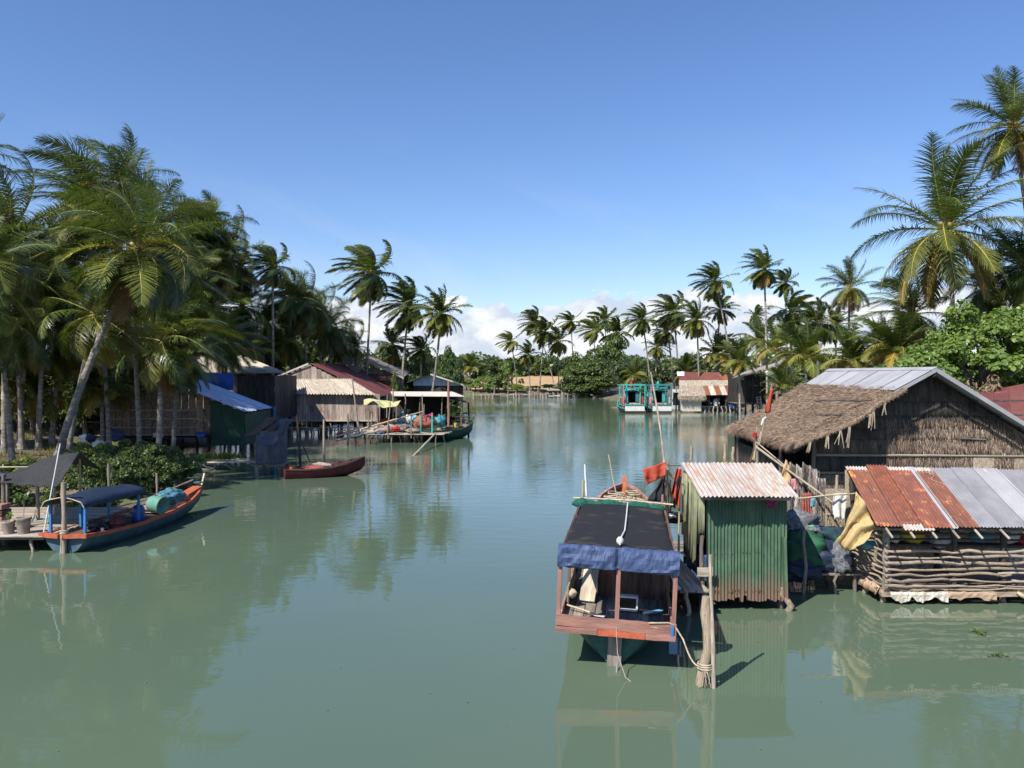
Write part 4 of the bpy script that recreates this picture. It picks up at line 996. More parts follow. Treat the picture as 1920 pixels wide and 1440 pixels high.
plank('window_board', hs, (15.6, YW - .14, 3.23), (16.5, YW - .14, 3.20), .08, .03, 'wood_grey')
plank('door_leaf', hs, (16.45, YW - .11, 1.4), (16.45, YW - .11, 2.62), .75, .03, 'thatch_wall_pale', up=(0, 1, 0))
plank('door_leaf', hs, (17.9, YW - .11, 1.4), (17.9, YW - .11, 2.55), .75, .03, 'thatch_wall_pale', up=(0, 1, 0))
# frame, porch on the water side, low plank wall, back and floor
for (x, y) in ((10.55, 27.8), (10.0, 29.6), (10.0, 32.4), (10.1, 35.6), (18.7, 27.9), (18.7, 35.8), (14.4, 27.95)):
    stick('post', hs, (x, y, -.8), (x, y, 3.2 if x < 14 else 2.9 if x > 15 else 4.2), .07, 'wood_grey' if x < 11 else 'wood_dark', crook=.5)
for x, y in ((12, 28.1), (13.5, 28.1), (16, 28.1), (12, 32), (14.5, 32), (17, 32)): stick('stilt', hs, (x, y, -.9), (x, y, 1.1), .08, 'wood_grey', crook=.5)
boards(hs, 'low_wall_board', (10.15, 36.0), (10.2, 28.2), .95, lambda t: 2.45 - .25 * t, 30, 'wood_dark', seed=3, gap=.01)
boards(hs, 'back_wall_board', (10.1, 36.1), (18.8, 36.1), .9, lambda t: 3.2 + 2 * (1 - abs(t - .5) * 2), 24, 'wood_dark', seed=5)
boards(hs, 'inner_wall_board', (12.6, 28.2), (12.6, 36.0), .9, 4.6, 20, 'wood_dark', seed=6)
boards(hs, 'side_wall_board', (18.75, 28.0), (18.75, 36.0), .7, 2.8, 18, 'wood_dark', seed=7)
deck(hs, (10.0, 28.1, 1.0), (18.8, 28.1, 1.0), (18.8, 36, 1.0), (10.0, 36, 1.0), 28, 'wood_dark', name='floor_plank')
for y in (28, 30, 32, 34, 36):
    plank('rafter', hs, (RX, y, RZ - .2), (9.9, y, 2.72), .08, .1, 'wood_dark'); plank('rafter', hs, (RX, y, RZ - .13), (RX + 5, y, RZ - 3.2), .08, .1, 'wood_dark')
plank('ridge_beam', hs, (RX, 27.1, RZ - .22), (RX, 36.1, RZ - .22), .1, .14, 'wood_dark')

# ---- maroon roofed house at the right edge
mr = thing('maroon_roofed_house', 'house at the right edge with a maroon metal roof beyond the thatched house', 'house', (24, 40, 0))
a, b, c, d = P(1836, 736, 42), P(2030, 698, 42), P(2060, 812, 37), P(1830, 792, 37)
sheets(mr, a, b, c, d, 7, ['metal_maroon'], waves=9, amp=.012, seed=9)
boards(mr, 'wall_board', (d.x + .4, 37.6), (c.x, 37.6), .6, min(c.z, d.z) - .05, 22, 'wood_dark', seed=2)
boards(mr, 'wall_board', (d.x + .4, 37.7), (a.x + .3, 42), .6, d.z - .1, 16, 'wood_dark', seed=3)

# ---- front shed of poles with rusty roof
sh = thing('pole_shed', 'open shed of horizontal crooked poles under a rusty corrugated roof, lower right', 'shed', (10.8, 19.8, 0))
xe = 13.6
def sr(u, v):  # u: 0 left..1 right, v: 0 back/top..1 front/bottom
    return lerp((8.78 + (xe - 8.78) * u, 21.0, 3.05 - .1 * u), (8.50 + (xe - 8.5) * u, 18.55, 1.92 - .05 * u), v)
defs = [(0, .115, 0, .10, 'metal_pale', 'pale upper strip of a rusty sheet'), (0.0, .125, .07, 1.0, 'metal_rust', None), (.115, .225, -.02, .97, 'metal_rust_bright', 'brightest orange rust sheet'),
        (.12, .26, .93, 1.05, 'metal_pale', 'pale patch sheet at the eave'), (.215, .335, 0, .10, 'metal_pale', None), (.215, .345, .07, 1.02, 'metal_rust', None),
        (.335, .375, -.01, 1.02, 'metal_silver', 'narrow silver strip between rusty sheets'), (.37, .46, 0, .12, 'metal_pale', None), (.365, .47, .08, 1.01, 'metal_rust', None),
        (.455, .58, 0, 1.0, 'metal_grey', None), (.575, .70, -.01, 1.0, 'metal_grey', None), (.695, .83, 0, 1.01, 'metal_silver', None), (.82, 1.0, 0, 1.0, 'metal_grey', None)]
nrm_ = Vector((0, -1.13, 2.45)).normalized()
for i, (u0, u1, v0, v1, m, lab) in enumerate(defs):
    off = nrm_ * (.005 + .010 * (i % 3) + (.02 if v1 < .3 else 0) * -.4)
    q = MB(); q.corr(sr(u0, v0) + off, sr(u1, v0) + off, sr(u1, v1) + off, sr(u0, v1) + off, max(3, int((u1 - u0) * 5 / .076)), .017, nv=6, jag=.05 if m == 'metal_rust_bright' else .01, seed=i)
    q.build('roof_sheet', m, sh, **({'label': lab} if lab else {}))
lp = [sr(.42, .12) + nrm_ * .05]
for k in range(14): lp.append(sr(.425 + .018 * math.sin(k * .75) + .002 * k, .12 + .02 * k) + nrm_ * .045)
rp = MB(); rp.tube(lp, .008, n=5); rope_ = rp.build('rope', 'rope', None, label='loop of pale rope lying on the rusty shed roof', cat='rope')
rg_ = random.Random(21)
SX0, SX1, SY = 8.92, 13.5, 18.95
for i, z in enumerate([.36, .44, .56, .70, .84, .98, 1.12, 1.25]):
    x = SX0 - .06
    while x < SX1:
        L_ = rg_.uniform(1.4, 2.6); e = min(SX1, x + L_)
        stick('wall_pole', sh, (x, SY - .05 + rg_.uniform(-.03, .03), z + rg_.uniform(-.02, .02)), (e, SY - .05 + rg_.uniform(-.03, .03), z + rg_.uniform(-.03, .03)), rg_.uniform(.022, .042), 'stick' if rg_.random() < .6 else 'bark_log', crook=1.3)
        x = e - rg_.uniform(.05, .3)
        if e >= SX1: break
for i, z in enumerate([1.40, 1.55, 1.68]):
    stick('wall_pole', sh, (SX0, SY, z), (SX1, SY, z - .03), .028, 'wood_dark', crook=1.2)
for i, z in enumerate([.42, .54, .68, .82, .96, 1.10, 1.25, 1.42, 1.58]):
    stick('wall_pole', sh, (SX0 - .03, SY - .12, z), (SX0 - .08, 20.7, z + rg_.uniform(0, .05)), rg_.uniform(.022, .036), 'stick', crook=1.3)
for (x, y, r_, m, z1) in ((8.95, 18.98, .085, 'wood_grey', 1.95), (10.55, 18.98, .07, 'wood_dark', 1.9), (11.75, 18.98, .08, 'wood_dark', 1.9), (12.9, 18.98, .07, 'wood_dark', 1.9), (8.9, 20.8, .07, 'wood_dark', 2.9), (11.2, 20.9, .07, 'wood_dark', 2.9)):
    stick('post', sh, (x, y, .3), (x, y, z1), r_, m, crook=.4)
for (x, y) in ((9.0, 19.15), (8.92, 19.9), (8.86, 20.6), (10.3, 19.15), (11.85, 19.1), (12.6, 19.2), (11.2, 20.5)):
    stick('stilt', sh, (x, y, -.8), (x + rg_.uniform(-.05, .05), y, .34), .085, 'bark_log', crook=.6)
deck(sh, (8.8, 19.0, .33), (13.5, 19.0, .33), (13.5, 20.9, .33), (8.8, 20.9, .33), 9, 'wood_grey', name='floor_plank')
plank('edge_beam', sh, (8.85, 18.93, .27), (8.85, 20.9, .27), .1, .1, 'bark_log'); plank('edge_beam', sh, (8.8, 18.9, .24), (13.5, 18.9, .24), .09, .1, 'bark_log')
plank('edge_beam', sh, (8.2, 20.9, .36), (9.3, 20.9, .36), .06, .16, 'wood_grey')
boards(sh, 'back_wall_reed', (8.8, 21.0), (13.5, 21.0), .35, 2.95, 40, 'thatch_wall_pale', seed=4, gap=.0, th=.03)
for u in (.035, .135, .235, .335, .44, .56):
    p = sr(u + .01, .93) - Vector((0, 0, .05)); q = sr(u + .022, 1.11) - Vector((0, 0, .08)); plank('rafter', sh, p, q, .035, .035, 'wood_pale')
plank('eave_beam', sh, sr(0, .97) - Vector((0, 0, .09)), sr(1, .97) - Vector((0, 0, .09)), .06, .06, 'wood_dark')
plank('rafter', sh, sr(.02, 0) - Vector((0, 0, .07)), sr(.02, 1) - Vector((0, 0, .07)), .05, .06, 'wood_dark')
for k, (x0, x1, m) in enumerate(((8.98, 9.75, 'foil_sheet'), (9.55, 10.35, 'foil_sheet'), (10.35, 11.5, 'torn_wood'))):
    up = []; md = []; lo_ = []; r2 = random.Random(k)
    for i in range(13):
        x = x0 + (x1 - x0) * i / 12; up.append(Vector((x, 18.84, .31 + r2.uniform(-.01, .015)))); md.append(Vector((x, 18.82 + r2.uniform(-.012, .008), .25)))
        lo_.append(Vector((x, 18.83 + r2.uniform(-.03, .02), .22 - (.12 if k < 2 else .05) * abs(math.sin(3.1 * (i * 1.7 + 2 * k) / 14)) - r2.uniform(0, .07))))
    MB().grid([up, md, lo_], thick=.006, smooth=False).build('torn_sheet', m, sh)
MB().grid([[Vector((8.80, 20.9 - i * .16, .42 + .02 * math.sin(i * 2))) for i in range(13)], [Vector((8.72 + .03 * math.sin(i * 3), 20.9 - i * .16, .24 - .05 * abs(math.sin(i * 1.9)))) for i in range(13)]], thick=.012).build('torn_sheet', 'torn_wood', sh)
stick('brace_pole', sh, (12.0, 18.2, -.3), (12.35, 18.8, 1.05), .045, 'stick', crook=.8)
stick('brace_pole', sh, (12.0, 18.85, .3), (12.55, 18.5, -.05), .05, 'bamboo', crook=.4)
straws(sh, 'thatch_straw', lambda u, v: Vector((9.0 + u * .9, 20.3, 1.9 - v * .2)), (0, 0, -1), (0, -1, 0), 900, .5, .014, 'thatch_wall_pale', 31, .12, .08)
# things inside the shed
for (px, py, rx_, rz_, m, lb, ct) in ((1714, 1006, .30, .17, 'plastic_yellow', 'yellow sack lying behind the poles of the shed', 'sack'), (1766, 1016, .25, .16, 'cloth_white', 'white bundle in the shed beside the yellow sack', 'bundle'),
                                     (1783, 1022, .16, .10, 'plastic_green', 'small green bag under the white bundle', 'bag'), (1840, 1008, .3, .14, 'plastic_cyan', 'blue and white bag under the eave, middle of the shed', 'bag'),
                                     (1893, 1008, .28, .15, 'plastic_white', 'white sack at the right part of the shed', 'sack'), (1917, 1012, .15, .14, 'plastic_red', 'red bag at the right edge of the shed', 'bag'),
                                     (1678, 1010, .16, .12, 'plastic_white', 'small pale sack by the corner post of the shed', 'sack'), (1738, 1093, .22, .08, 'torn_wood', 'tan mat on the shed floor', 'mat'), (1632, 1022, .2, .1, 'plastic_cyan', 'blue bundle at the left end of the shed', 'bundle')):
    p = P(px, py, 19.75); MB().blob(p, (rx_, .2, rz_), seed=px % 17, amp=.2, nu=16, nv=10).build(ct, m, None, label=lb, cat=ct)
MB().blob(P(1676, 1054, 19.3), (.11, .11, .11), seed=1, amp=.01, nu=16, nv=10).build('ball', 'cloth_pink', None, label='pink ball behind the shed poles near the corner', cat='ball')
plank('shelf_board', sh, P(1665, 1019, 19.8), P(1930, 1024, 19.8), .5, .03, 'wood_dark')

# tan tarp hanging from the roof corner
q = MB(); cols = [[(1606, 922), (1622, 940), (1636, 975), (1643, 985)], [(1603, 945), (1618, 955), (1634, 980), (1643, 992)], [(1590, 975), (1604, 978), (1624, 985), (1637, 997)], [(1585, 992), (1598, 982), (1612, 990), (1633, 1008)],
                  [(1578, 1005), (1590, 1000), (1598, 1018), (1622, 1020)], [(1570, 1012), (1580, 1020), (1594, 1028), (1608, 1026)], [(1574, 1020), (1583, 1030), (1592, 1034), (1606, 1030)]]
rws = []
for j, cw in enumerate(cols):
    rw = []
    for i in range(13):
        t = i / 4; k = min(2, int(t)); fr = t - k; px = cw[k][0] * (1 - fr) + cw[k + 1][0] * fr; py = cw[k][1] * (1 - fr) + cw[k + 1][1] * fr
        rw.append(P(px, py, 19.55 + .10 * math.sin(i * 1.1 + j * .9) - .35 * (i / 12)))
    rws.append(rw)
q.grid(rws, thick=.012).build('tan_tarp', 'tarp_tan', None, label='tan tarp hanging in folds from the left corner of the rusty shed roof', cat='tarp')

# ---- green corrugated hut
hu = thing('corrugated_hut', 'small green corrugated hut with a pale rust-streaked roof standing in the water', 'hut', (5.45, 19.6, 0))
for i, (x0, x1) in enumerate(((4.50, 5.14), (5.12, 5.76), (5.74, 6.36))):
    MB().corr((x0, 18.40 - .008 * (i % 2), 2.62), (x1, 18.40 - .008 * (i % 2), 2.62), (x1, 18.38, .20), (x0, 18.38, .20), 8, .019, nv=10, jag=.075, seed=i + 2, per=8, sag=.014).build('wall_sheet', 'metal_green_rusty' if False else 'metal_green', hu)
MB().corr((6.22, 18.35, 1.72), (6.34, 18.35, 1.72), (6.38, 18.33, .28), (6.27, 18.33, .30), 1, .012, nv=4).build('loose_strip', 'metal_green', hu)
nh = MB(); rn = random.Random(5)
for i in range(24):
    for z_ in (.47, 1.35, 2.35):
        if rn.random() < (.8 if z_ < 1 else .45): nh.box((4.53 + i * .08, 18.365, z_ + rn.uniform(-.02, .02)), (.022 + (.03 if z_ < 1 and rn.random() < .3 else 0), .012, .024 + (.04 if z_ < 1 and rn.random() < .3 else 0)))
nh.build('nail_heads', 'palm_fibre', hu, kind='stuff')
bots = [1.36, 1.10, 1.02, .86, .92, 1.45, 1.7]; tops = [3.0, 2.98, 2.93, 2.88, 2.82, 2.76, 2.7]
for i in range(7):
    y0 = 20.9 - i * .355; y1 = y0 - .35; rr = random.Random(i); n = 7; up = []; lo_ = []
    for k in range(n):
        y = y0 + (y1 - y0) * k / (n - 1); x = 4.46 + (.012 if i % 2 else 0) + .012 * math.sin(k * 2.2)
        up.append(Vector((x, y, tops[i] - .05 - .03 * k / n))); lo_.append(Vector((x + rr.uniform(-.05, .03), y, bots[i] + rr.uniform(-.20, .16))))
    md = [lerp(a, b, .5) for a, b in zip(up, lo_)]
    MB().grid([up, md, lo_], thick=.008).build('side_panel', 'metal_olive', hu)
for i in range(3):
    x = 6.36; y0 = 18.45 + i * .8; MB().corr((x, y0, 2.7 + i * .12), (x, y0 + .82, 2.82 + i * .12), (x, y0 + .82, .35), (x, y0, .3), 10, .016, nv=3, seed=i).build('wall_sheet', 'metal_green', hu)
boards(hu, 'back_wall_board', (4.5, 20.85), (6.36, 20.85), .5, 2.95, 9, 'wood_dark')
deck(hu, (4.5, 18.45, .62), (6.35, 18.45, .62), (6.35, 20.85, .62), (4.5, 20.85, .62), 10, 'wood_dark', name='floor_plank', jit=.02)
tl_, tr_, br_, bl_ = Vector((4.44, 21.05, 3.14)), Vector((6.86, 21.05, 3.12)), Vector((6.44, 17.86, 2.71)), Vector((4.22, 17.86, 2.72))
sheets(hu, tl_, tr_, br_, bl_, 3, ['metal_pale'], waves=8, amp=.018, nv=6, seed=6, per=8, jag=.015)
for (x, y) in ((4.62, 18.55), (6.28, 18.55), (4.62, 20.75), (6.28, 20.75)): stick('post', hu, (x, y, -.8), (x, y, 2.65 + (y - 18) * .1), .06, 'wood_grey', crook=.4)
stick('stilt', hu, (6.42, 18.45, -.6), (6.30, 18.42, .55), .10, 'bark_log', crook=.7, var=2)
plank('eave_beam', hu, (4.3, 18.0, 2.66), (6.4, 18.0, 2.65), .05, .06, 'wood_grey')
plank('rafter', hu, (4.45, 17.95, 2.66), (4.55, 21, 3.07), .05, .06, 'wood_grey'); plank('rafter', hu, (6.3, 17.95, 2.66), (6.6, 21, 3.07), .05, .06, 'wood_grey')
plank('brace_block', hu, (4.25, 18.2, .95), (4.60, 18.2, .95), .04, .20, 'wood_pale')
stick('post', hu, (4.36, 18.3, -.5), (4.40, 18.35, 1.75), .06, 'wood_grey', crook=.6)
drape(None, 'magenta_cloth', P(1436, 934, 18.2), P(1464, 934, 18.2), P(1441, 954, 18.2), P(1457, 950, 18.2), 'cloth_magenta', 2, .03, nu=10, nv=6, label='small dark pink cloth tucked under the eave of the green hut', cat='cloth')
drape(None, 'blue_tarp_scrap', (4.52, 19.4, 1.05), (4.58, 18.6, 1.25), (4.6, 19.0, .35), (4.6, 18.6, .5), 'tarp_blue', 2, .05, label='blue tarp scrap hanging below the ragged side of the green hut', cat='tarp')

# mooring posts in front of the hut
stick('mooring_log', None, (4.86 - 1.50, 13.95, -.9), (4.93 - 1.50, 14.0, 1.56), .105, 'bark_log', crook=.75, var=1, label='thick peeled log standing in the water at the stern of the big boat', cat='post')
stick('mooring_pole', None, (3.54, 13.8, -.9), (3.50, 14.0, 2.30), .040, 'stick', crook=.6, var=3, label='thin grey pole standing beside the thick mooring log', cat='pole')

# walkway between boat and hut
wk_ = thing('walkway', 'narrow plank walkway between the big boat and the green hut', 'walkway', (4.1, 20.5, 0))
deck(wk_, (3.85, 17.8, .62), (3.85, 23.6, .62), (4.42, 23.6, .62), (4.42, 17.8, .62), 4, 'wood_pale')
for y in (18.0, 20.0, 22.5): stick('stilt', wk_, (3.95, y, -.8), (3.95, y, .6), .06, 'stick'); stick('stilt', wk_, (4.4, y, -.8), (4.4, y, .6), .06, 'stick'); plank('cross_beam', wk_, (3.8, y, .56), (4.48, y, .56), .07, .07, 'wood_grey')
deck(wk_, (4.4, 21.1, .7), (9.8, 21.1, .7), (9.8, 22.6, .7), (4.4, 22.6, .7), 7, 'wood_grey')
for x in (5.5, 7, 8.4, 9.6): stick('stilt', wk_, (x, 21.2, -.8), (x, 21.2, .68), .06, 'stick')
# landing where the nets are heaped
ld = thing('net_landing', 'low dark plank landing between the green hut and the pole shed', 'landing', (7.6, 20.6, 0))
deck(ld, (6.5, 19.9, .45), (8.75, 19.9, .45), (8.75, 21.0, .45), (6.5, 21.0, .45), 6, 'wood_grey')
for x, y in ((6.7, 19.9), (7.25, 19.7), (8.1, 19.8), (8.65, 20.0)): stick('stilt', ld, (x, y, -.8), (x, y, .45 if x != 7.25 else 1.6), .05, 'wood_grey')
for (px, py, Y, rr, m, lb, nm) in ((1494, 986, 21.0, (.62, .5, .36), 'net_heap', 'grey-blue fishing net heaped on top of the tarps beside the green hut', 'net_heap'), (1503, 1035, 20.3, (.62, .4, .52), 'tarp_green', 'dark green tarp bundle between the green hut and the teal tarps', 'tarp_bundle'),
                                  (1558, 1010, 20.9, (.62, .45, .28), 'tarp_teal', 'teal tarp covering the net pile, upper fold', 'tarp_bundle'), (1556, 1048, 20.3, (.62, .4, .38), 'tarp_navy', 'dark blue tarp bundle under the teal tarp', 'tarp_bundle'),
                                  (1500, 1072, 20.0, (.5, .3, .26), 'tarp_navy', 'navy tarp bundle lowest beside the green hut wall', 'tarp_bundle'), (1577, 1048, 20.0, (.24, .2, .42), 'net_heap', 'strip of grey net spilling down the tarps', 'net_heap'),
                                  (1577, 1017, 20.2, (.11, .12, .10), 'tarp_lime', 'bright green cloth knot at the right end of the tarps', 'cloth_knot'), (1523, 991, 20.7, (.12, .1, .08), 'tarp_lime', 'bright green scrap at the left top of the tarps', 'cloth_knot'), (1532, 992, 20.7, (.12, .1, .09), 'tarp_blue', 'blue and white scrap on top of the tarps', 'cloth_knot')):
    MB().blob(P(px, py, Y), rr, seed=px % 13, amp=.28, fr=1.9, nu=32, nv=20).build(nm, m, None, label=lb, cat='net' if 'net' in nm else 'tarp')

# nets, cloths and poles hung between the hut and the thatched house
hr = thing('hanging_rail', 'long bamboo rail slanting down from the thatched porch, hung with nets', 'pole', (9.5, 25, 0))
stick('rail', hr, P(1418, 838, 28), P(1566, 945, 21.5), .035, 'bamboo', crook=.3, var=0); stick('rail', hr, P(1420, 830, 28.3), P(1480, 880, 25), .025, 'stick', crook=.3)
stick('upright', hr, P(1412, 862, 28.3), P(1428, 810, 28.3), .03, 'bamboo', crook=.4); stick('upright', hr, P(1409, 866, 28.4), P(1419, 820, 28.4), .05, 'wood_brown', crook=.3)
for x, y in ((8.6, 27.5), (9.3, 25.0), (9.9, 24.2)): stick('upright', hr, (x, y, -.8), (x, y, 2.4), .05, 'stick')
NS = [(1452, 877, 968, 26.5, 'net_mauve', 12, 'pinkish net hanging nearest the pale hut roof'), (1466, 882, 985, 25.5, 'net_grey', 14, 'grey net bundle beside the torn tan cloth'), (1490, 866, 990, 25.0, 'net_dark', 16, 'dark net bundle, upper left of the hanging row'),
      (1501, 870, 996, 24.6, 'net_grey', 13, 'pale grey net column in the middle of the hanging row'), (1513, 866, 975, 24.2, 'net_dark', 13, 'dark net column hanging behind the red net'), (1524, 872, 1000, 23.8, 'net_grey', 13, 'grey net column right of the red net'),
      (1537, 890, 1006, 23.5, 'net_grey', 18, 'widest pale net column, rightmost of the hanging row'), (1478, 955, 1010, 23, 'net_grey', 16, 'lower grey net behind the pale hut roof corner')]
for i, (px, y0, y1, Y, m, w, lb) in enumerate(NS):
    drape(None, 'fishing_net', P(px - w * .5, y0, Y), P(px + w * .6, y0 + 7, Y), P(px - w * .85, y1 - 3, Y - .15), P(px + w * .85, y1 + 3, Y - .1), m, 4 + i % 3, .09, nu=34, nv=14, seed=i, ragged=.2, th=.015, sag=.06, label=lb, cat='fishing net', group='nets hung to dry between hut and house')
    net_ = [o for o in C.objects if o.get('label') == lb][0]; ta_, tb_ = P(px - w * .6, y0 + 2, Y - .12), P(px + w * .7, y0 + 9, Y - .12); hh_ = (y1 - y0) / F * Y
    straws(net_, 'net_thread', lambda u, v: lerp(ta_, tb_, u) + Vector((0, -.05 * math.sin(u * 20), -v * hh_ * .8)), (0, -.05, -1), (0, -1, 0), 420, .5, .012, m, i + 60, .09, .10)
drape(None, 'red_net', P(1506, 925, 22.5), P(1524, 925, 22.5), P(1504, 985, 22.4), P(1526, 990, 22.4), 'net_red', 4, .06, seed=9, ragged=.12, label='orange-red net hanging from the bamboo rail', cat='fishing net')
drape(None, 'blue_rag', P(1522, 935, 22.4), P(1530, 935, 22.4), P(1521, 952, 22.4), P(1529, 950, 22.4), 'plastic_cyan', 1, .02, nu=6, nv=5, seed=3, label='small light blue rag beside the red net', cat='rag')
drape(None, 'pink_checked_cloth', P(1485, 898, 24.5), P(1496, 898, 24.5), P(1484, 918, 24.4), P(1497, 920, 24.4), 'cloth_pink', 2, .04, nu=8, nv=6, seed=4, label='pink cloth hung over the bamboo rail', cat='cloth')
drape(None, 'torn_tan_cloth', P(1474, 862, 25.2), P(1486, 880, 25.0), P(1461, 905, 24.8), P(1482, 912, 24.8), 'tarp_tan', 1, .06, seed=5, ragged=.1, label='torn tan cloth standing up from the rail above the pale hut roof', cat='cloth')
stick('clothes_pole', None, P(1497, 935, 20.5), P(1606, 925, 20.6), .022, 'bamboo', crook=.6, var=4, label='thin pole running from the pale hut roof to the shed roof', cat='pole')
drape(None, 'white_shirt', P(1563, 926, 20.7), P(1589, 925, 20.7), P(1563, 975, 20.7), P(1584, 980, 20.7), 'cloth_white', 1.6, .035, seed=6, ragged=.2, label='white shirt hanging from the pole by the shed', cat='shirt')
drape(None, 'navy_cloth', P(1588, 911, 21.2), P(1600, 911, 21.2), P(1590, 921, 21.2), P(1600, 921, 21.2), 'cloth_black', 2, .03, nu=6, nv=5, seed=2, label='small dark cloth above the tan tarp', cat='cloth')
rs = thing('reed_screen', 'pale reed screen standing behind the white shirt', 'screen', (9.4, 23, 0))
boards(rs, 'reed_bundle', (8.95, 22.7), (10.6, 22.7), .75, 2.2, 22, 'thatch_wall_pale', seed=3, gap=0, th=.03, jag=.1)
straws(rs, 'reed_straw', lambda u, v: Vector((8.95 + u * 1.6, 22.62, 2.2 - v * 1.3)), (.12, 0, -1), (0, -1, 0), 2600, .45, .014, 'thatch_wall_pale', 41, .14, .08)
for z_ in (1.5, 2.05): stick('screen_batten', rs, (8.9, 22.55, z_), (10.6, 22.55, z_), .025, 'stick')

# flags on poles by the big boat
fp = thing('flag_poles', 'bundle of thin marker poles standing between the big boat and the green hut', 'poles', (4.0, 20.3, 0))
for i, (px0, px1, y1) in enumerate(((1249, 1252, 868), (1246, 1249, 895), (1255, 1252, 885), (1260, 1258, 900), (1241, 1247, 905))):
    stick('pole', fp, P(px0, 968, 20.3 + .05 * i), P(px1, y1, 20.3 + .05 * i), .024, 'stick', crook=.6, var=i)
q = MB(); q.tube([P(1249, 872, 20.2), P(1255, 888, 20.2), P(1270, 902, 20.3), P(1283, 909, 20.4)], .03, n=7); q.build('bent_bamboo', 'bamboo', fp)
stick('cross_pole', fp, P(1248, 872, 20.3), P(1277, 873, 21), .02, 'bamboo', crook=.3)
q = MB(); q.tube([P(1247, 955, 20.1), P(1246, 868, 20.2), P(1240, 815, 20.5), P(1232, 765, 20.8), P(1225, 725, 21), P(1220, 697, 21.2)], [.034, .032, .028, .026, .022, .014], n=7)
q.build('long_pole', 'stick', None, label='long thin crooked pole rising from the flags over the far water', cat='pole')
drape(None, 'red_flag', P(1249, 866, 20.0), P(1205, 880, 20.1), P(1248, 892, 20.0), P(1214, 909, 20.1), 'cloth_orange', 2, .07, nu=14, nv=10, seed=2, label='faded red flag blowing left from the pole bundle', cat='flag')
drape(None, 'black_flag', P(1246, 893, 20.0), P(1241, 897, 19.95), P(1247, 942, 20.0), P(1216, 940, 20.1), 'cloth_black', 2, .06, nu=14, nv=10, seed=4, label='black flag drooping under the red flag', cat='flag')
drape(None, 'red_cloth', P(1268, 878, 19.8), P(1279, 880, 19.8), P(1257, 925, 19.8), P(1273, 962, 19.8), 'cloth_red', 2, .10, nu=12, nv=12, seed=5, ragged=.1, label='bright red cloth tied to a pole next to the green hut', cat='flag')
drape(None, 'dark_red_rag', P(1272, 892, 19.75), P(1279, 894, 19.75), P(1256, 950, 19.8), P(1266, 955, 19.8), 'cloth_black', 2, .05, nu=10, nv=8, seed=7, ragged=.1, label='blackened rag hanging behind the bright red cloth', cat='rag')
stick('rag_pole', None, (4.12, 19.7, .4), P(1276, 878, 19.85), .028, 'bamboo', crook=.3, label='bamboo pole carrying the bright red cloth', cat='pole')
MB().blob(P(1264, 972, 20.2), (.22, .25, .14), seed=4, amp=.3).build('rag_heap', 'plastic_black', None, label='heap of black bags with white rags by the flag poles', cat='bags')
MB().blob(P(1258, 968, 19.9), (.08, .08, .05), seed=2, amp=.3).build('white_rag', 'plastic_white', None, label='small white rag on the black bags', cat='rag')
for (px, y0, y1, Y, lb) in ((1436, 775, 722, 25.5, 'upper'), (1416, 818, 800, 25.2, 'lower')):
    stick('flag_stick', None, P(px - (12 if px > 1420 else 1), y0 + 60 if px > 1420 else y0 + 45, Y), P(px + 11 if px > 1420 else px + 4, y1, Y), .018, 'bamboo', crook=.2, label='%s thin stick with orange pennant in front of the thatched roof' % lb, cat='pole')
drape(None, 'orange_pennant', P(1446, 728, 25.4), P(1450, 730, 25.4), P(1434, 775, 25.4), P(1445, 773, 25.4), 'cloth_orange', 1, .05, nu=8, nv=10, seed=1, label='orange pennant in front of the thatched roof', cat='flag')
drape(None, 'orange_rag', P(1412, 810, 25.1), P(1420, 811, 25.1), P(1413, 820, 25.1), P(1420, 822, 25.1), 'cloth_red', 1, .04, nu=6, nv=5, seed=2, label='small orange rag at the left tip of the thatched eave', cat='rag')
MB().tube([P(1428, 797, 25.3), P(1432, 786, 25.3), P(1437, 782, 25.3)], [.03, .045, .02]).build('white_float', 'plastic_white', None, label='white float tied under the orange pennant', cat='float')
for (px, y0, y1, lb) in ((1297, 862, 838, 'stake standing alone in mid-water left of three others'), (1360, 860, 832, 'stake left of the pair before the thatched house'), (1375, 862, 838, 'middle stake of three before the thatched house'), (1388, 864, 842, 'right stake of three before the thatched house')):
    g = G(px, y0); stick('mooring_stake', None, (g.x, g.y, -.8), (g.x, g.y, (y0 - y1) / F * g.y), .11, 'bark_log', crook=.5, label=lb, cat='stake', group='stakes in the water off the thatched house')

# ================================================================ the big boat with the black awning
ba = thing('fishing_boat', 'big wooden fishing boat with black shade-cloth awning and reddish stern rail, seen from behind', 'boat', (1.93, 15.0, 0), R(-8.6), local=True, roll=R(2.2))
stA = [(0, .62, .58, .20, .10, -.18), (.5, .85, .60, .42, .06, -.22), (1.5, 1.04, .62, .74, .02, -.25), (3.5, 1.12, .62, .92, 0, -.25), (6, 1.1, .68, .9, 0, -.25), (7.5, 1.04, .90, .72, .1, -.2), (9.2, .92, 1.38, .6, .3, -.1), (10.4, .70, 1.56, .38, .6, .1), (11.3, .38, 1.68, .18, .9, .5), (11.8, .08, 1.74, .04, 1.2, .9)]
boat_hull(ba, stA, 'paint_hullgreen', 'wood_brown', 'wood_redwash', .09, .08)
deck(ba, (-1.06, -.30, .70), (-1.06, 3.4, .70), (1.06, 3.4, .70), (1.06, -.30, .70), 10, 'wood_grey', jit=.02)
deck(ba, (-1.0, 3.45, .66), (1.0, 3.45, .66), (.9, 8.0, .80), (-.9, 8.0, .80), 14, 'wood_grey', jit=.02)
plank('stern_rail', ba, (-1.10, -.42, .88), (1.10, -.42, .88), .055, .20, 'wood_redwash')
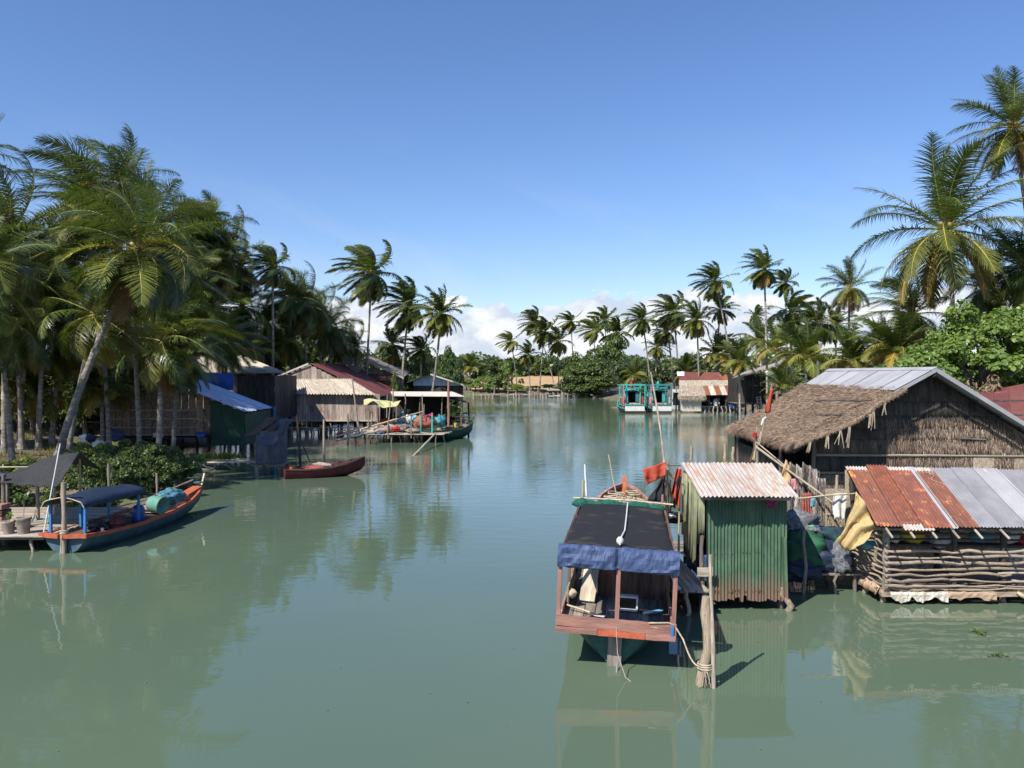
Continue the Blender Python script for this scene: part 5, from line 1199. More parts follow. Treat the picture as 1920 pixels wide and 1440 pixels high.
for x0, x1, z_ in ((-1.10, -.32, .72), (-.32, .55, .715), (.55, 1.10, .72)): plank('rail_edging', ba, (x0, -.45, z_), (x1 - .01, -.45, z_), .05, .10, 'paint_orange' if x0 == -.32 else 'wood_redwash')
plank('paint_mark', ba, (1.03, -.472, .76), (1.03, -.472, .96), .045, .008, 'paint_blue', up=(0, 1, 0))
for x in (-1.06, .02, 1.05): plank('awning_post', ba, (x, -.36, .72), (x, -.36, 2.12), .075, .075, 'wood_redwash')
for x, y in ((-1.0, 1.3), (-1.03, 3.2), (1.03, 1.6), (1.03, 3.2), (-.98, 4.9), (.98, 4.9)): plank('awning_post', ba, (x, y, .7), (x, y, 2.14), .06, .06, 'wood_brown')
for x in (-1.05, 1.05):
    plank('side_board', ba, (x, -.3, .80), (x, 8.0, .92), .04, .18, 'wood_redwash'); plank('awning_rail', ba, (x, -.4, 2.12), (x, 5.0, 2.14), .05, .05, 'wood_brown')
for y in (-.36, 1.4, 3.2, 4.95): plank('awning_beam', ba, (-1.08, y, 2.16), (1.08, y, 2.16), .05, .04, 'wood_brown')
# engine box and clutter under the awning
boards(ba, 'box_board', (-.42, 2.0), (1.0, 2.0), .72, 1.36, 5, 'wood_brown', seed=4); boards(ba, 'box_board', (-.42, 2.03), (-.42, 3.2), .72, 1.36, 6, 'wood_pale', seed=5)
deck(ba, (-.45, 1.97, 1.38), (1.02, 1.97, 1.38), (1.02, 3.2, 1.38), (-.45, 3.2, 1.38), 6, 'wood_grey', name='box_lid_plank', jit=.02)
plank('pale_plank', ba, (-.62, 1.35, .76), (-.56, 1.98, 1.38), .32, .04, 'wood_pale')
boards(ba, 'side_plank', (-.99, .9), (-.99, 3.1), .72, 1.15, 6, 'wood_grey', seed=6)
fr = MB()
for (x, z, sx_, sz_) in ((0, -.13, .40, .035), (0, .13, .40, .035), (-.18, 0, .035, .30), (.18, 0, .035, .30)): fr.box((.22 + x, 1.0, .90 + z), (sx_, .16, sz_))
fo_ = fr.build('white_frame', 'plastic_white', ba); MB().box((.22, 1.02, .90), (.32, .1, .22)).build('screen_glass', 'plastic_black', fo_)
def item(nm, mb, m, lb, cat, root): return mb.build(nm, m, root)
sk = thing('oar', 'pale oar lying on the lit stern deck of the big boat', 'oar', ba.matrix_basis @ Vector((-.62, .55, .75)))
stick('shaft', sk, ba.matrix_basis @ Vector((-.98, .72, .84)), ba.matrix_basis @ Vector((-.25, .38, .76)), .018, 'bamboo', crook=.2)
MB().box(ba.matrix_basis @ Vector((-.32, .42, .765)), (.22, .08, .015), rz=-.5).build('blade', 'plastic_white', sk)
MB().blob(ba.matrix_basis @ Vector((-.92, 1.0, 1.0)), (.10, .10, .09), seed=2, amp=.2).build('basket', 'bamboo', None, label='small straw basket hung at the left post of the big boat', cat='basket')
for k, (x, y, m) in enumerate(((.62, .85, 'plastic_white'), (.78, .95, 'plastic_cyan'), (.55, .98, 'plastic_black'))):
    b_ = MB(); b_.lathe(ba.matrix_basis @ Vector((x, y, .78)), [(.035, -.1), (.035, .08), (.015, .11), (.015, .14)], n=10, axis=Matrix.Rotation(1.4, 3, 'Y')); b_.build('bottle', m, None, label=['clear white', 'pale blue', 'black'][k] + ' bottle lying on the shaded deck of the big boat', cat='bottle')
# awning
rows = []
for j in range(25):
    v = j / 24; y = -.15 + v * 4.85; row = []
    for i in range(21):
        u = i / 20 * 2 - 1; x = u * (1.10 - .06 * v)
        z = 2.20 + .05 * (1 - u * u) - .03 * abs(math.sin(v * math.pi * 3)) * (1 - abs(u)) + .012 * mnoise.noise(Vector((u * 3, v * 9, 3))) - (.10 if abs(u) > .97 else 0)
        row.append(Vector((x, y, z)))
    rows.append(row)
aw_ = MB().grid(rows, thick=.012).build('awning', 'shade_cloth', ba)
rows = []
for j in range(11):
    v = j / 10; row = []
    for i in range(81):
        u = i / 80 * 2 - 1; prof = [(.06, 2.295), (-.02, 2.305), (-.09, 2.295), (-.15, 2.25), (-.17, 2.17), (-.18, 2.09), (-.185, 2.01), (-.175, 1.95), (-.16, 1.91), (-.14, 1.95), (-.13, 2.02)][j]
        n_ = (.03 * (abs(mnoise.noise(Vector((u * 2.5 + v * 2, v * 3, 7)))) - .2) + .035 * (abs(mnoise.noise(Vector((u * 5 - v * 5, v * 5, 3)))) - .2) + .02 * (abs(mnoise.noise(Vector((u * 11 + v * 9, v * 11, 2)))) - .2))
        pin = .04 * math.exp(-((u - .0) / .035) ** 2)
        row.append(Vector((u * 1.11, prof[0] - .285 - n_ * (1.4 if j > 1 else .2) + pin, prof[1] - .03 + n_ * .9 - (.03 * (1 - u * u) if j in (5, 6, 7) else 0) - (pin if j < 4 else -pin))))
    rows.append(row)
MB().grid(rows, thick=.006, smooth=False).build('rolled_tarp', 'tarp_blue', ba, label='rolled-up blue tarp along the stern edge of the awning')
q = MB(); q.tube([(.02, -.10, 2.30), (.03, .6, 2.275), (.10, 1.4, 2.27), (.12, 3.0, 2.27), (.14, 4.9, 2.27)], .018, n=6); q.build('strap', 'plastic_white', aw_)
MB().blob((.02, .05, 2.33), (.07, .07, .08), seed=1, amp=.05, nu=14, nv=8).build('white_bulb', 'plastic_white', aw_)
q = MB(); q.tube([(-1.22, 4.9, 2.32), (0, 4.92, 2.34), (1.25, 4.9, 2.30)], .025, n=6); q.build('crossbar', 'bamboo', ba)
pts = [Vector((-1.25 + 2.35 * i / 40, 4.86 + .02 * math.sin(i), 2.17 + .03 * math.sin(i * .5))) for i in range(41)]
nr = MB(); nr.tube(pts, [.02 + .12 * min(1, i / 3, (40 - i) / 3) + .022 * mnoise.noise(Vector((i * .9, 1, 1))) + .012 * math.sin(i * 1.7) for i in range(41)], n=12)
netroll = nr; nro = netroll.build('net_roll', 'net_green', ba, label='rolled green net tied across the front of the awning')
stick('frame_upright', ba, (-1.0, 5.1, .8), (-1.0, 5.1, 2.75), .045, 'bamboo', crook=.4); stick('frame_upright', ba, (1.0, 5.15, .8), (1.0, 5.15, 2.5), .045, 'wood_redwash', crook=.4)
stick('white_staff', ba, (-.9, 5.1, 2.35), (-.98, 5.15, 3.15), .028, 'plastic_white', crook=.1)
# bow
rows_ = []
deck(ba, (-.80, 8.6, 1.12), (.80, 8.6, 1.12), (.25, 11.3, 1.52), (-.25, 11.3, 1.52), 10, 'wood_brown', jit=-.02, name='bow_plank')
plank('bow_thwart', ba, (-.90, 9.2, 1.36), (.90, 9.2, 1.36), .2, .05, 'wood_redwash')
plank('bow_post', ba, (0, 11.75, 1.3), (0, 11.95, 2.02), .24, .16, 'paint_orange', up=(1, 0, 0))
rr_ = random.Random(3)
for k in range(14):
    q = MB(); cx_, cy_ = rr_.uniform(-.45, .45), rr_.uniform(9.2, 10.8); pts = [(cx_ + .24 * math.cos(a * .7) * (1 + .2 * math.sin(a)), cy_ + .3 * math.sin(a * .7), 1.38 + (cy_ - 9.2) * .13 + .02 * a * .3 + .05 * rr_.random()) for a in range(18)]
    q.tube(pts, .020, n=5); q.build('rope_coil', 'rope', ba)
stick('boat_pole', ba, (-.05, 9.0, 1.2), (-.5, 9.3, 3.0), .022, 'bamboo', crook=.5, var=2)
# rudder, shaft
plank('rudder', ba, (0, -.06, .58), (0, -.10, -.35), .26, .05, 'wood_grey', up=(0, 1, 0))
q = MB(); q.tube([(.06, -.25, .1), (.06, -.55, -.1)], .02, n=6); q.build('propeller_shaft', 'metal_grey', ba)
q = MB(); q.tube([ba.matrix_basis @ Vector(p) for p in ((.02, -.45, .85), (.06, -.55, .4), (.22, -.75, .05), (.45, -.9, -.05))], .008, n=5); q.build('dangling_rope', 'rope', None, label='thin rope dangling from the middle of the stern rail into the water', cat='rope')
q = MB(); w0 = ba.matrix_basis @ Vector((1.05, -.42, .97)); pts = [w0 + Vector((-.45, .03, .02)), w0 + Vector((-.1, -.02, .04)), w0, w0 + Vector((.08, -.05, -.12)), w0 + Vector((.14, -.15, -.22))]
e0 = Vector((3.36, 13.95, .34)); s0 = pts[-1]
for i in range(1, 9): t = i / 8; pts.append(lerp(s0, e0, t) - Vector((0, 0, .16 * math.sin(math.pi * t))))
q.tube(pts, .016, n=6)
for k in range(3): q.tube([(3.41 + .14 * math.cos(a * .8), 13.96 + .14 * math.sin(a * .8), .30 + .04 * k + .003 * a) for a in range(9)], .016, n=5)
for k in range(7): q.tube([(3.30 + .03 * k * .6, 13.82, .30), (3.27 + .03 * k + .03 * math.sin(k * 3), 13.80, .18), (3.26 + .035 * k, 13.81, .02 + .03 * (k % 3))], .008, n=4)
q.build('mooring_rope', 'rope', None, label='beige mooring rope from the stern rail knotted round the thick log', cat='rope')

# ================================================================ left bank, near: platform and canopied boat
pl = thing('plank_platform', 'rickety plank platform at the left edge with posts holding a black shade cloth', 'platform', (-16.5, 27, 0))
deck(pl, (-19.5, 24.3, .5), (-14.45, 24.3, .5), (-14.3, 29.6, .5), (-19.5, 29.6, .5), 22, 'wood_pale', seed=5, jit=.25)
for x in (-14.8, -15.9, -17.2, -18.5):
    for y in (24.5, 27, 29.3): stick('stilt', pl, (x, y, -.9), (x, y, .46), .06, 'stick')
for y in (24.45, 27, 29.3): plank('cross_beam', pl, (-19.5, y, .43), (-14.4, y, .43), .08, .09, 'wood_grey')
plank('blue_board', pl, P(52, 1000, 25.4), P(78, 972, 27.3), .5, .02, 'plastic_cyan'); plank('blue_board', pl, P(125, 966, 28.8), P(178, 964, 28.8), .3, .03, 'paint_hullblue')
for (px, y0, y1, Y, r_, m) in ((5, 890, 985, 25.5, .07, 'wood_grey'), (12, 900, 985, 26.0, .06, 'wood_grey'), (69, 905, 985, 27.0, .07, 'stick'), (100, 890, 975, 28.0, .055, 'bamboo'), (118, 905, 1012, 24.25, .085, 'bark_log'), (203, 870, 930, 31.5, .07, 'wood_grey'), (149, 855, 960, 28.5, .05, 'stick')):
    p = P(px, y0, Y); stick('post', pl, (p.x, p.y, -.6), p, r_, m, crook=.4)
stick('leaning_stick', pl, P(52, 985, 26.5), P(74, 945, 27.5), .03, 'stick'); stick('rail', pl, P(-20, 876, 27), P(52, 876, 27), .03, 'bamboo', crook=.2)
sc_ = [[(-6, 903), (38, 909), (78, 912), (106, 913), (124, 884)], [(5, 894), (48, 884), (92, 868), (128, 862), (137, 864)], [(12, 889), (52, 872), (104, 853), (138, 849), (149, 847)], [(20, 892), (66, 884), (118, 868), (160, 872), (188, 881)]]
rws = []
for jj in range(13):
    tj = jj / 4; j0 = min(2, int(tj)); fj = tj - j0; rw = []
    for ii in range(25):
        ti = ii / 6; i0 = min(3, int(ti)); fi = ti - i0
        g_ = lambda j, i: np.array(sc_[j][i], float); s_ = lambda x: x
        p = (g_(j0, i0) * (1 - fi) + g_(j0, i0 + 1) * fi) * (1 - fj) + (g_(j0 + 1, i0) * (1 - fi) + g_(j0 + 1, i0 + 1) * fi) * fj
        rw.append(P(p[0], p[1] + 1.5 * math.sin(ii * 1.3) * (jj == 0), 25.2 + jj * .33) + Vector((0, 0, .03 * mnoise.noise(Vector((ii * .4, jj * .5, 1))))))
    rws.append(rw)
MB().grid(rws, thick=.012).build('shade_cloth', 'shade_cloth_grey', None, label='black shade cloth slung in a peak over the platform at left', cat='shade cloth')
stick('thin_staff', None, P(79, 1004, 24.5), P(112, 832, 25.2), .022, 'plastic_white', crook=.15, label='thin pale staff leaning up through the black shade cloth', cat='pole')
for k, (px, Y, rr, hh_, lb) in enumerate(((42, 24.75, .215, .50, 'larger clay-coloured pot, right of the two on the platform'), (14, 24.7, .185, .40, 'smaller pot with a seedling, left of the two on the platform'))):
    b0 = Vector(((px - CX) / F * Y, Y, .52)); po = thing('plant_pot', lb, 'flower pot', b0)
    MB().lathe(b0, [(rr * .78, 0), (rr * .95, hh_ * .8), (rr * 1.06, hh_ * .86), (rr * 1.06, hh_), (rr * .95, hh_), (rr * .92, hh_ * .88), (.01, hh_ * .87)], n=20, cap=False).build('pot', 'pot_clay', po)
    rg = np.random.default_rng(k + 3); n = 46 if k == 0 else 20; hgt_ = .62 if k == 0 else .18
    cc_ = np.array([b0.x, b0.y, b0.z + hh_ + hgt_]) + rg.normal(0, .13 if k == 0 else .07, (n, 3)) * np.array([1, 1, .7])
    V, T = leaf_arrays(rg, cc_, .15 if k == 0 else .1, .8); me = mesh_np('leaves', V, tris=T, mats=['leaf_bright'], r=np.repeat(rg.random(n), 4)); link_mesh('leaves', me, po, (0, 0, 0))
    MB().tube([b0 + Vector((0, 0, hh_ * .8)), b0 + Vector((.03, 0, hh_ + hgt_))], .01, n=5).build('stem', 'stick', po)
bx_ = thing('brick_red_crate', 'reddish slatted crate at the left edge of the platform', 'crate', P(2, 975, 25.3))
for k in range(3): plank('slat', bx_, P(-14, 972 - k * 11, 25.2), P(10, 972 - k * 11, 25.2), .5, .15, 'wood_redwash' if k != 1 else 'wood_brown')
MB().blob(P(0, 893, 25.6), (.16, .16, .1), seed=3, amp=.1).build('blue_bag', 'tarp_blue', None, label='blue bag on the post top at the left edge', cat='bag')

bl = thing('canopied_boat', 'long narrow blue-hulled boat with orange gunwale and blue awning, left foreground', 'boat', (-13.72, 24.35, 0), R(-8.8), local=True)
stB = [(0, .72, .50, .42, .08, -.12), (.8, .86, .46, .6, .02, -.15), (2.5, .95, .43, .7, 0, -.15), (4.5, .86, .50, .6, .02, -.12), (6, .62, .60, .4, .12, -.05), (7, .34, .74, .18, .3, .1), (7.6, .10, .88, .05, .6, .4), (7.8, .03, .93, .02, .7, .6)]
boat_hull(bl, stB, 'paint_hullblue', 'wood_pale', 'paint_orange', .09, .09)
plank('stern_board', bl, (-.78, -.06, .55), (-.05, -.16, .53), .14, .12, 'paint_orange'); plank('stern_board', bl, (.0, -.14, .53), (.80, -.04, .55), .14, .12, 'paint_orange')
deck(bl, (-.7, .1, .36), (.7, .1, .36), (.55, 5.2, .40), (-.55, 5.2, .40), 16, 'wood_brown', jit=0)
for y, w_ in ((3.6, .82), (4.4, .78), (5.3, .66), (6.2, .5)): plank('thwart', bl, (-w_, y, .5 + max(0, y - 5) * .12), (w_, y, .5 + max(0, y - 5) * .12), .16, .04, 'wood_pale' if y < 6 else 'paint_orange')
plank('bow_deck', bl, (0, 6.5, .80), (0, 7.5, .98), .42, .04, 'paint_orange')
plank('bow_stem', bl, (0, 7.72, .8), (.02, 8.0, 1.45), .05, .06, 'bamboo', up=(1, 0, 0)); plank('bow_cap', bl, (-.14, 7.55, 1.14), (.14, 7.55, 1.14), .2, .06, 'paint_hullblue')
q = MB(); q.tube([(-.90, 3.2, .74), (-.80, 5.2, .78), (-.25, 7.6, 1.22)], .028, n=6); q.build('long_pole', 'bamboo', bl)
for x, y in ((-.58, .15), (.58, .15), (.56, 2.85), (-.56, 2.85), (-.58, 1.5)): plank('canopy_post', bl, (x, y, .5), (x * 1.02, y, 1.46), .07, .07, 'paint_blue')
rows = []
for j in range(19):
    v = j / 18; y = -.05 + v * 3.15; row = []
    for i in range(15):
        u = i / 14 * 2 - 1; zt = 1.52 + .20 * (1 - abs(u) ** 1.6) * (.85 + .5 * math.sin(math.pi * min(1, v * 1.05)) ** 2)
        row.append(Vector((u * (.72 + .025 * math.sin(v * 20)), y, zt - (.12 if abs(u) > .95 else 0) + .012 * mnoise.noise(Vector((u * 4, v * 7, 5))))))
    rows.append(row)
cn_ = MB().grid(rows, thick=.012).build('canopy', 'tarp_navy', bl)
q = MB(); q.tube([rows[0][i] + Vector((0, -.02, .01)) for i in range(15)], .018, n=5); q.build('canopy_hoop', 'bamboo', cn_)
WB = lambda *p: bl.matrix_basis @ Vector(p)
br = MB(); br.lathe(WB(.42, 3.05, .42), [(.20, 0), (.21, .06), (.20, .12), (.21, .3), (.20, .45), (.15, .54), (.06, .57), (.06, .62), (.0, .62)], n=18, cap=False); br.build('blue_barrel', 'plastic_blue', None, label='dark blue plastic barrel standing in the canopied boat', cat='barrel')
tb = thing('green_tub', 'pale green tub lying on its side in the canopied boat', 'tub', WB(.25, 4.3, .5))
ax = basis(Vector((-.95, .3, .12))); axm = Matrix((ax.col[1], ax.col[2], ax.col[0])).transposed()
MB().lathe(WB(.30, 4.3, .80), [(.0, .27), (.25, .27), (.27, .22), (.29, -.22), (.31, -.25), (.31, -.28), (.28, -.28), (.26, -.2), (.0, .2)], n=22, cap=False, axis=axm).build('tub_body', 'plastic_green', tb)
MB().lathe(WB(.30, 4.3, .80), [(.315, -.20), (.325, -.24), (.325, -.29), (.30, -.29)], n=22, cap=False, axis=axm).build('tub_rim', 'plastic_green', tb)
MB().blob(WB(.05, 5.55, .88), (.42, .62, .30), seed=6, amp=.22, fr=2.2, nu=36, nv=22).build('net_bundle', 'net_bluegreen', None, label='big blue-grey net bundle heaped in the bow of the canopied boat', cat='fishing net')
MB().box(WB(-.2, 4.55, .62), (.75, .6, .05), rz=-.16).build('white_board', 'wood_pale', None, label='pale board lying across the canopied boat beside the tub', cat='board')
for k, (x, y, rr, m, lb) in enumerate(((.2, 2.2, .24, 'net_red', 'reddish net lump beside the blue barrel'), (-.2, 1.7, .28, 'net_dark', 'dark net lump under the blue awning'), (.35, 1.2, .2, 'plastic_black', 'black engine-like lump near the stern of the canopied boat'), (-.1, 2.7, .25, 'net_dark', 'dark net lump against the awning post'))):
    MB().blob(WB(x, y, .5), (rr, rr * 1.2, rr * .7), seed=k + 4, amp=.35, fr=2.5, nu=22, nv=14).build('net_lump', m, None, label=lb, cat='fishing net')
MB().blob(WB(.62, .9, .56), (.05, .05, .06), amp=.05).build('white_cup', 'plastic_white', None, label='tiny white cup on the deck edge of the canopied boat', cat='cup')
q = MB(); q.tube([(-13.7, 24.15, .6), (-13.68, 24.1, .3), (-13.7, 24.05, -.2)], .02, n=6)
for k in range(3): q.tube([(-13.68 + .11 * math.cos(a * .8), 24.25 + .11 * math.sin(a * .8), .62 + .04 * k) for a in range(9)], .02, n=5)
q.build('mooring_line', 'rope', None, label='rope tied round the thick post at the stern of the canopied boat', cat='rope')
g = G(293, 955); stick('mooring_stake', None, (g.x, g.y, -.6), (g.x, g.y, 1.45), .05, 'bark_log', crook=.3, label='slim stake standing behind the bow of the canopied boat', cat='stake')

# ---- grey outhouse on stilts with its walkway
oh = thing('outhouse', 'small blue-grey corrugated outhouse on stilts with a crooked patched roof', 'outhouse', (-12.9, 43.4, 0))
x0, x1, Y0, Y1 = -13.72, -12.55, 42.6, 44.0
for i in range(2): MB().corr((x0 + i * .6, Y0, 2.35), (x0 + i * .6 + .62, Y0, 2.45), (x0 + i * .6 + .62, Y0, .66), (x0 + i * .6, Y0, .66), 5, .018, nv=2, per=6).build('wall_sheet', 'metal_bluegrey', oh)
for i in range(2): MB().corr((x1, Y0 + i * .7, 2.5 + .3 * i), (x1 + .14, Y0 + .7 + i * .7, 2.9 + .2 * i), (x1 + .14, Y0 + .7 + i * .7, .66), (x1, Y0 + i * .7, .66), 5, .018, nv=2, per=6).build('wall_sheet', 'metal_bluegrey', oh)
boards(oh, 'wall_board', (x0, Y0), (x0, Y1), .66, 2.3, 6, 'wood_dark'); boards(oh, 'wall_board', (x0, Y1), (x1, Y1), .66, 2.8, 6, 'wood_dark')
MB().corr((-13.6, 44.3, 3.05), (-12.1, 44.2, 2.95), (-12.55, 42.0, 1.72), (-13.35, 42.0, 1.78), 8, .02, nv=5, sag=.03, seed=2).build('roof_sheet', 'metal_bluegrey', oh)
MB().corr((-13.5, 44.2, 3.08), (-12.85, 44.3, 3.10), (-13.6, 42.3, 2.25), (-14.35, 42.5, 2.12), 6, .02, nv=5, sag=.04, seed=5).build('roof_sheet', 'wood_brown', oh, label='brown rusted roof sheet on the left')
MB().corr((-13.45, 43.6, 2.75), (-12.75, 43.5, 2.72), (-12.9, 42.6, 2.18), (-13.5, 42.7, 2.2), 5, .02, nv=3, sag=.03, seed=8).build('roof_patch', 'wood_brown', oh)
deck(oh, (-13.9, 42.5, .6), (-12.3, 42.5, .6), (-12.3, 44.1, .6), (-13.9, 44.1, .6), 5, 'wood_grey', name='floor_plank')
for x, y in ((-13.7, 42.6), (-12.45, 42.6), (-13.7, 44), (-12.45, 44)): stick('stilt', oh, (x, y, -.8), (x, y, .58), .11, 'wood_grey', crook=.3)
wy = thing('bank_walkway', 'broken grey plank walkway leading from the bank to the outhouse', 'walkway', (-16, 45.5, 0))
deck(wy, (-18.6, 45.2, .42), (-13.6, 44.2, .55), (-13.6, 44.8, .55), (-18.6, 46.6, .42), 3, 'wood_pale'); deck(wy, (-18.9, 44.0, .25), (-16.6, 43.4, .2), (-16.6, 43.9, .2), (-18.9, 44.6, .25), 2, 'wood_grey')
for x in (-18.2, -17, -15.8, -14.6): stick('stilt', wy, (x, 45.3, -.8), (x + .1, 45.3, .45), .07, 'stick'); stick('stilt', wy, (x + .6, 45.6, -.4), (x - .4, 44.8, .35), .05, 'stick')
MB().box((-17.6, 41.4, .03), (1.6, .35, .04), rz=.1).build('floating_board', 'wood_pale', None, label='grey board floating just beyond the bow of the canopied boat', cat='board')
rg = np.random.default_rng(12)
for k, (px, py, wd, lb) in enumerate(((420, 866, 40, 'clump of bright green water plants on the walkway'), (383, 872, 22, 'small clump of water plants left of the bigger clump'))):
    c0 = P(px, py, 46.2); n = 260 if k == 0 else 90; x = rg.normal(0, wd / F * 46 / 3, n); pts = np.array([c0.x, c0.y, .5]) + np.stack([x, rg.normal(0, .25, n), np.zeros(n)], -1)
    up = norm(np.stack([rg.normal(0, .35, n), rg.normal(0, .3, n), np.ones(n)], -1)); w_ = norm(np.cross(up, rg.normal(0, 1, (n, 3)))) * .05; L_ = rg.uniform(.2, .5, n)[:, None]
    V = np.stack([pts, pts + up * L_ * .6 - w_, pts + up * L_, pts + up * L_ * .6 + w_], 1).reshape(-1, 3); b_ = (np.arange(n) * 4)[:, None]
    me = mesh_np('water_plant', V, tris=np.concatenate([b_ + [0, 1, 2], b_ + [0, 2, 3]]), mats=['leaf_lime'], r=np.repeat(rg.random(n), 4)); link_mesh('water_plant', me, None, (0, 0, 0), label=lb, cat='plant')

rb = thing('dark_red_boat', 'small dark red boat moored beside the outhouse', 'boat', (-11.95, 41.7, 0), R(-68), local=True)
boat_hull(rb, [(0, .62, .50, .45, .05, -.1), (1.2, .78, .46, .6, 0, -.12), (2.4, .72, .52, .5, .02, -.1), (3.3, .5, .68, .3, .15, 0), (4.0, .2, .88, .1, .45, .25), (4.25, .05, .95, .03, .6, .5)], 'paint_red_dark', 'paint_red_dark', 'wood_brown', .06, .05)
plank('bow_deck', rb, (0, 2.9, .62), (0, 3.9, .84), .5, .03, 'paint_red_dark'); plank('thwart', rb, (-.66, 2.4, .5), (.66, 2.4, .5), .2, .04, 'wood_brown'); deck(rb, (-.5, .2, .2), (.5, .2, .2), (.45, 2.6, .22), (-.45, 2.6, .22), 6, 'wood_brown', jit=0)
MB().blob((-10.6, 42.2, .45), (.62, .35, .16), seed=3, amp=.25).build('orange_net', 'net_red', None, label='orange net lying in the small dark red boat', cat='fishing net')
MB().blob((-10.2, 42.6, .58), (.55, .25, .14), seed=5, amp=.3).build('straw_heap', 'net_beige', None, label='yellow-brown netting on the far side of the dark red boat', cat='fishing net')
MB().lathe((-11.6, 41.9, .35), [(.10, 0), (.13, .22), (.12, .22), (.09, .03)], n=12).build('red_bucket', 'plastic_red', None, label='small red bucket at the stern of the dark red boat', cat='bucket')
stick('boat_mast', None, (-11.2, 42.2, .2), P(557, 778, 42.6), .07, 'wood_dark', crook=.35, var=2, label='dark upright pole standing in the dark red boat', cat='pole')
stick('propping_pole', None, P(580, 865, 43), P(560, 818, 43), .03, 'wood_dark', crook=.2, label='thin dark pole leaning on the upright pole of the red boat', cat='pole')
for (px, y0, y1, lb) in ((607, 862, 786, 'grey stake in the water right of the dark upright pole'), (652, 822, 776, 'thin stake in front of the plank house'), (575, 812, 790, 'short stake beneath the plank house floor')):
    g = G(px, y0); stick('water_stake', None, (g.x, g.y, -.8), (g.x, g.y, (y0 - y1) / F * g.y), .08, 'stick', crook=.6, label=lb, cat='stake')

# ---- woven hut with blue-white roof and green annex
wh = thing('woven_hut', 'long hut with woven brown walls, blue-white metal roof and dark green annex over the water', 'hut', (-22, 57, 0))
rx, rz_ = -23.7, 4.98
sheets(wh, (rx, 60.8, rz_), (rx, 54.5, rz_), (-18.2, 54.5, 2.82), (-18.2, 60.8, 2.86), 6, ['metal_bluewhite'], waves=8, amp=.015, seed=3, jag=.04)
sheets(wh, (rx, 54.5, rz_), (rx, 60.8, rz_), (-30.0, 60.8, 3.0), (-30.0, 54.5, 3.0), 6, ['metal_bluewhite'], waves=8, amp=.015, seed=5)
zl = lambda x: rz_ - .08 - abs(x - rx) * (.385 if x > rx else .314)
boards(wh, 'woven_panel', (-28.0, 55.2), (-20.9, 55.2), 1.2, lambda t: zl(-28.0 + 7.1 * t), 14, 'thatch_wall_brown', th=.03, gap=.03)
for z_ in (1.22, 1.75, 2.35, 2.95): plank('batten', wh, (-28.0, 55.13, z_), (-21.6, 55.13, z_), .04, .06, 'wood_pale')
boards(wh, 'green_panel', (-20.8, 54.9), (-18.45, 54.9), .52, lambda t: zl(-20.8 + 2.35 * t), 3, 'metal_darkgreen', gap=.004)
boards(wh, 'green_panel', (-18.42, 54.9), (-18.42, 60.6), .55, 2.75, 6, 'metal_darkgreen', gap=.004, seed=2)
boards(wh, 'back_board', (-28, 60.6), (-18.5, 60.6), 1.0, 2.8, 14, 'wood_dark'); boards(wh, 'side_board', (-28.05, 55.2), (-28.05, 60.6), 1.0, 3.2, 9, 'wood_dark')
plank('blue_post', wh, (-18.15, 60.8, .6), (-18.15, 60.8, 2.95), .12, .12, 'paint_blue')
deck(wh, (-28, 54.3, 1.08), (-20.8, 54.3, 1.08), (-20.8, 60.6, 1.08), (-28, 60.6, 1.08), 14, 'wood_dark', name='floor_plank')
for x in (-27, -25, -23, -21, -19.8, -18.6):
    for y in (54.9, 58, 60.4): stick('stilt', wh, (x, y, -.9), (x, y, 1.0 if x < -20.5 else .55), .08, 'wood_dark')
slab('annex_wall', 'metal_blue', wh, (-24.6, 61.5, 5.6), (-21.5, 61.5, 5.5), (-21.5, 61.5, 4.2), (-24.6, 61.5, 4.2), .04)
MB().lathe((-21.3, 54.5, 1.1), [(.3, 0), (.36, .35), (.34, .36), (.28, .03)], n=16).build('blue_basin', 'plastic_blue', None, label='blue basin on the porch left of the green annex', cat='basin')
MB().blob((-24.2, 54.4, 1.25), (.35, .25, .16), seed=2, amp=.3).build('white_bundle', 'plastic_white', None, label='white and red bundle on the porch of the woven hut', cat='bundle')
MB().blob((-26.6, 53.2, 1.35), (.65, .3, .42), seed=7, amp=.15).build('blue_tarp_lump', 'tarp_blue', None, label='blue tarp lump above the mangrove bush', cat='tarp')
for k, (px, py, m, rr) in enumerate(((160, 822, 'cloth_white', .3), (186, 835, 'plastic_white', .35), (168, 822, 'tarp_navy', .3))):
    MB().blob(P(px, py, 47), (rr, .2, rr * .8), seed=k, amp=.3).build('refuse_bag', m, None, label=['white cloth bag by the leaning trunk base', 'pile of pale refuse at the short palm foot', 'dark blue bag between the pale bags'][k], cat='bag')

# ---- tall plank house with grey roof
ph = thing('tall_plank_house', 'tall grey plank house with a pale corrugated asbestos roof behind the blue-white roof', 'house', (-22, 70, 0))
sheets(ph, P(330, 668, 74), P(455, 667, 74), P(537, 699.5, 67.5), P(330, 702, 67.5), 6, ['asbestos'], waves=8, amp=.03, seed=2)
sheets(ph, P(455, 667, 74.1), P(330, 668, 74.1), P(330, 705, 81), P(480, 705, 81), 6, ['asbestos'], waves=8, amp=.03, seed=4)
a_, b_ = P(445, 703, 68), P(515, 703, 68)
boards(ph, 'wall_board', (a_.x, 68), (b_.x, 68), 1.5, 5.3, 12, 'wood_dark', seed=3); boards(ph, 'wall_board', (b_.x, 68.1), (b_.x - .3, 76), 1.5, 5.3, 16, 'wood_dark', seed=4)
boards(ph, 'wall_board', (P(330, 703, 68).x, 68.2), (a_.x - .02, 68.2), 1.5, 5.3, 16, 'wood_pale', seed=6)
for x in (-27, -25, -23, -20.5): stick('stilt', ph, (x, 68.3, -.8), (x, 68.3, 1.6), .1, 'wood_grey')

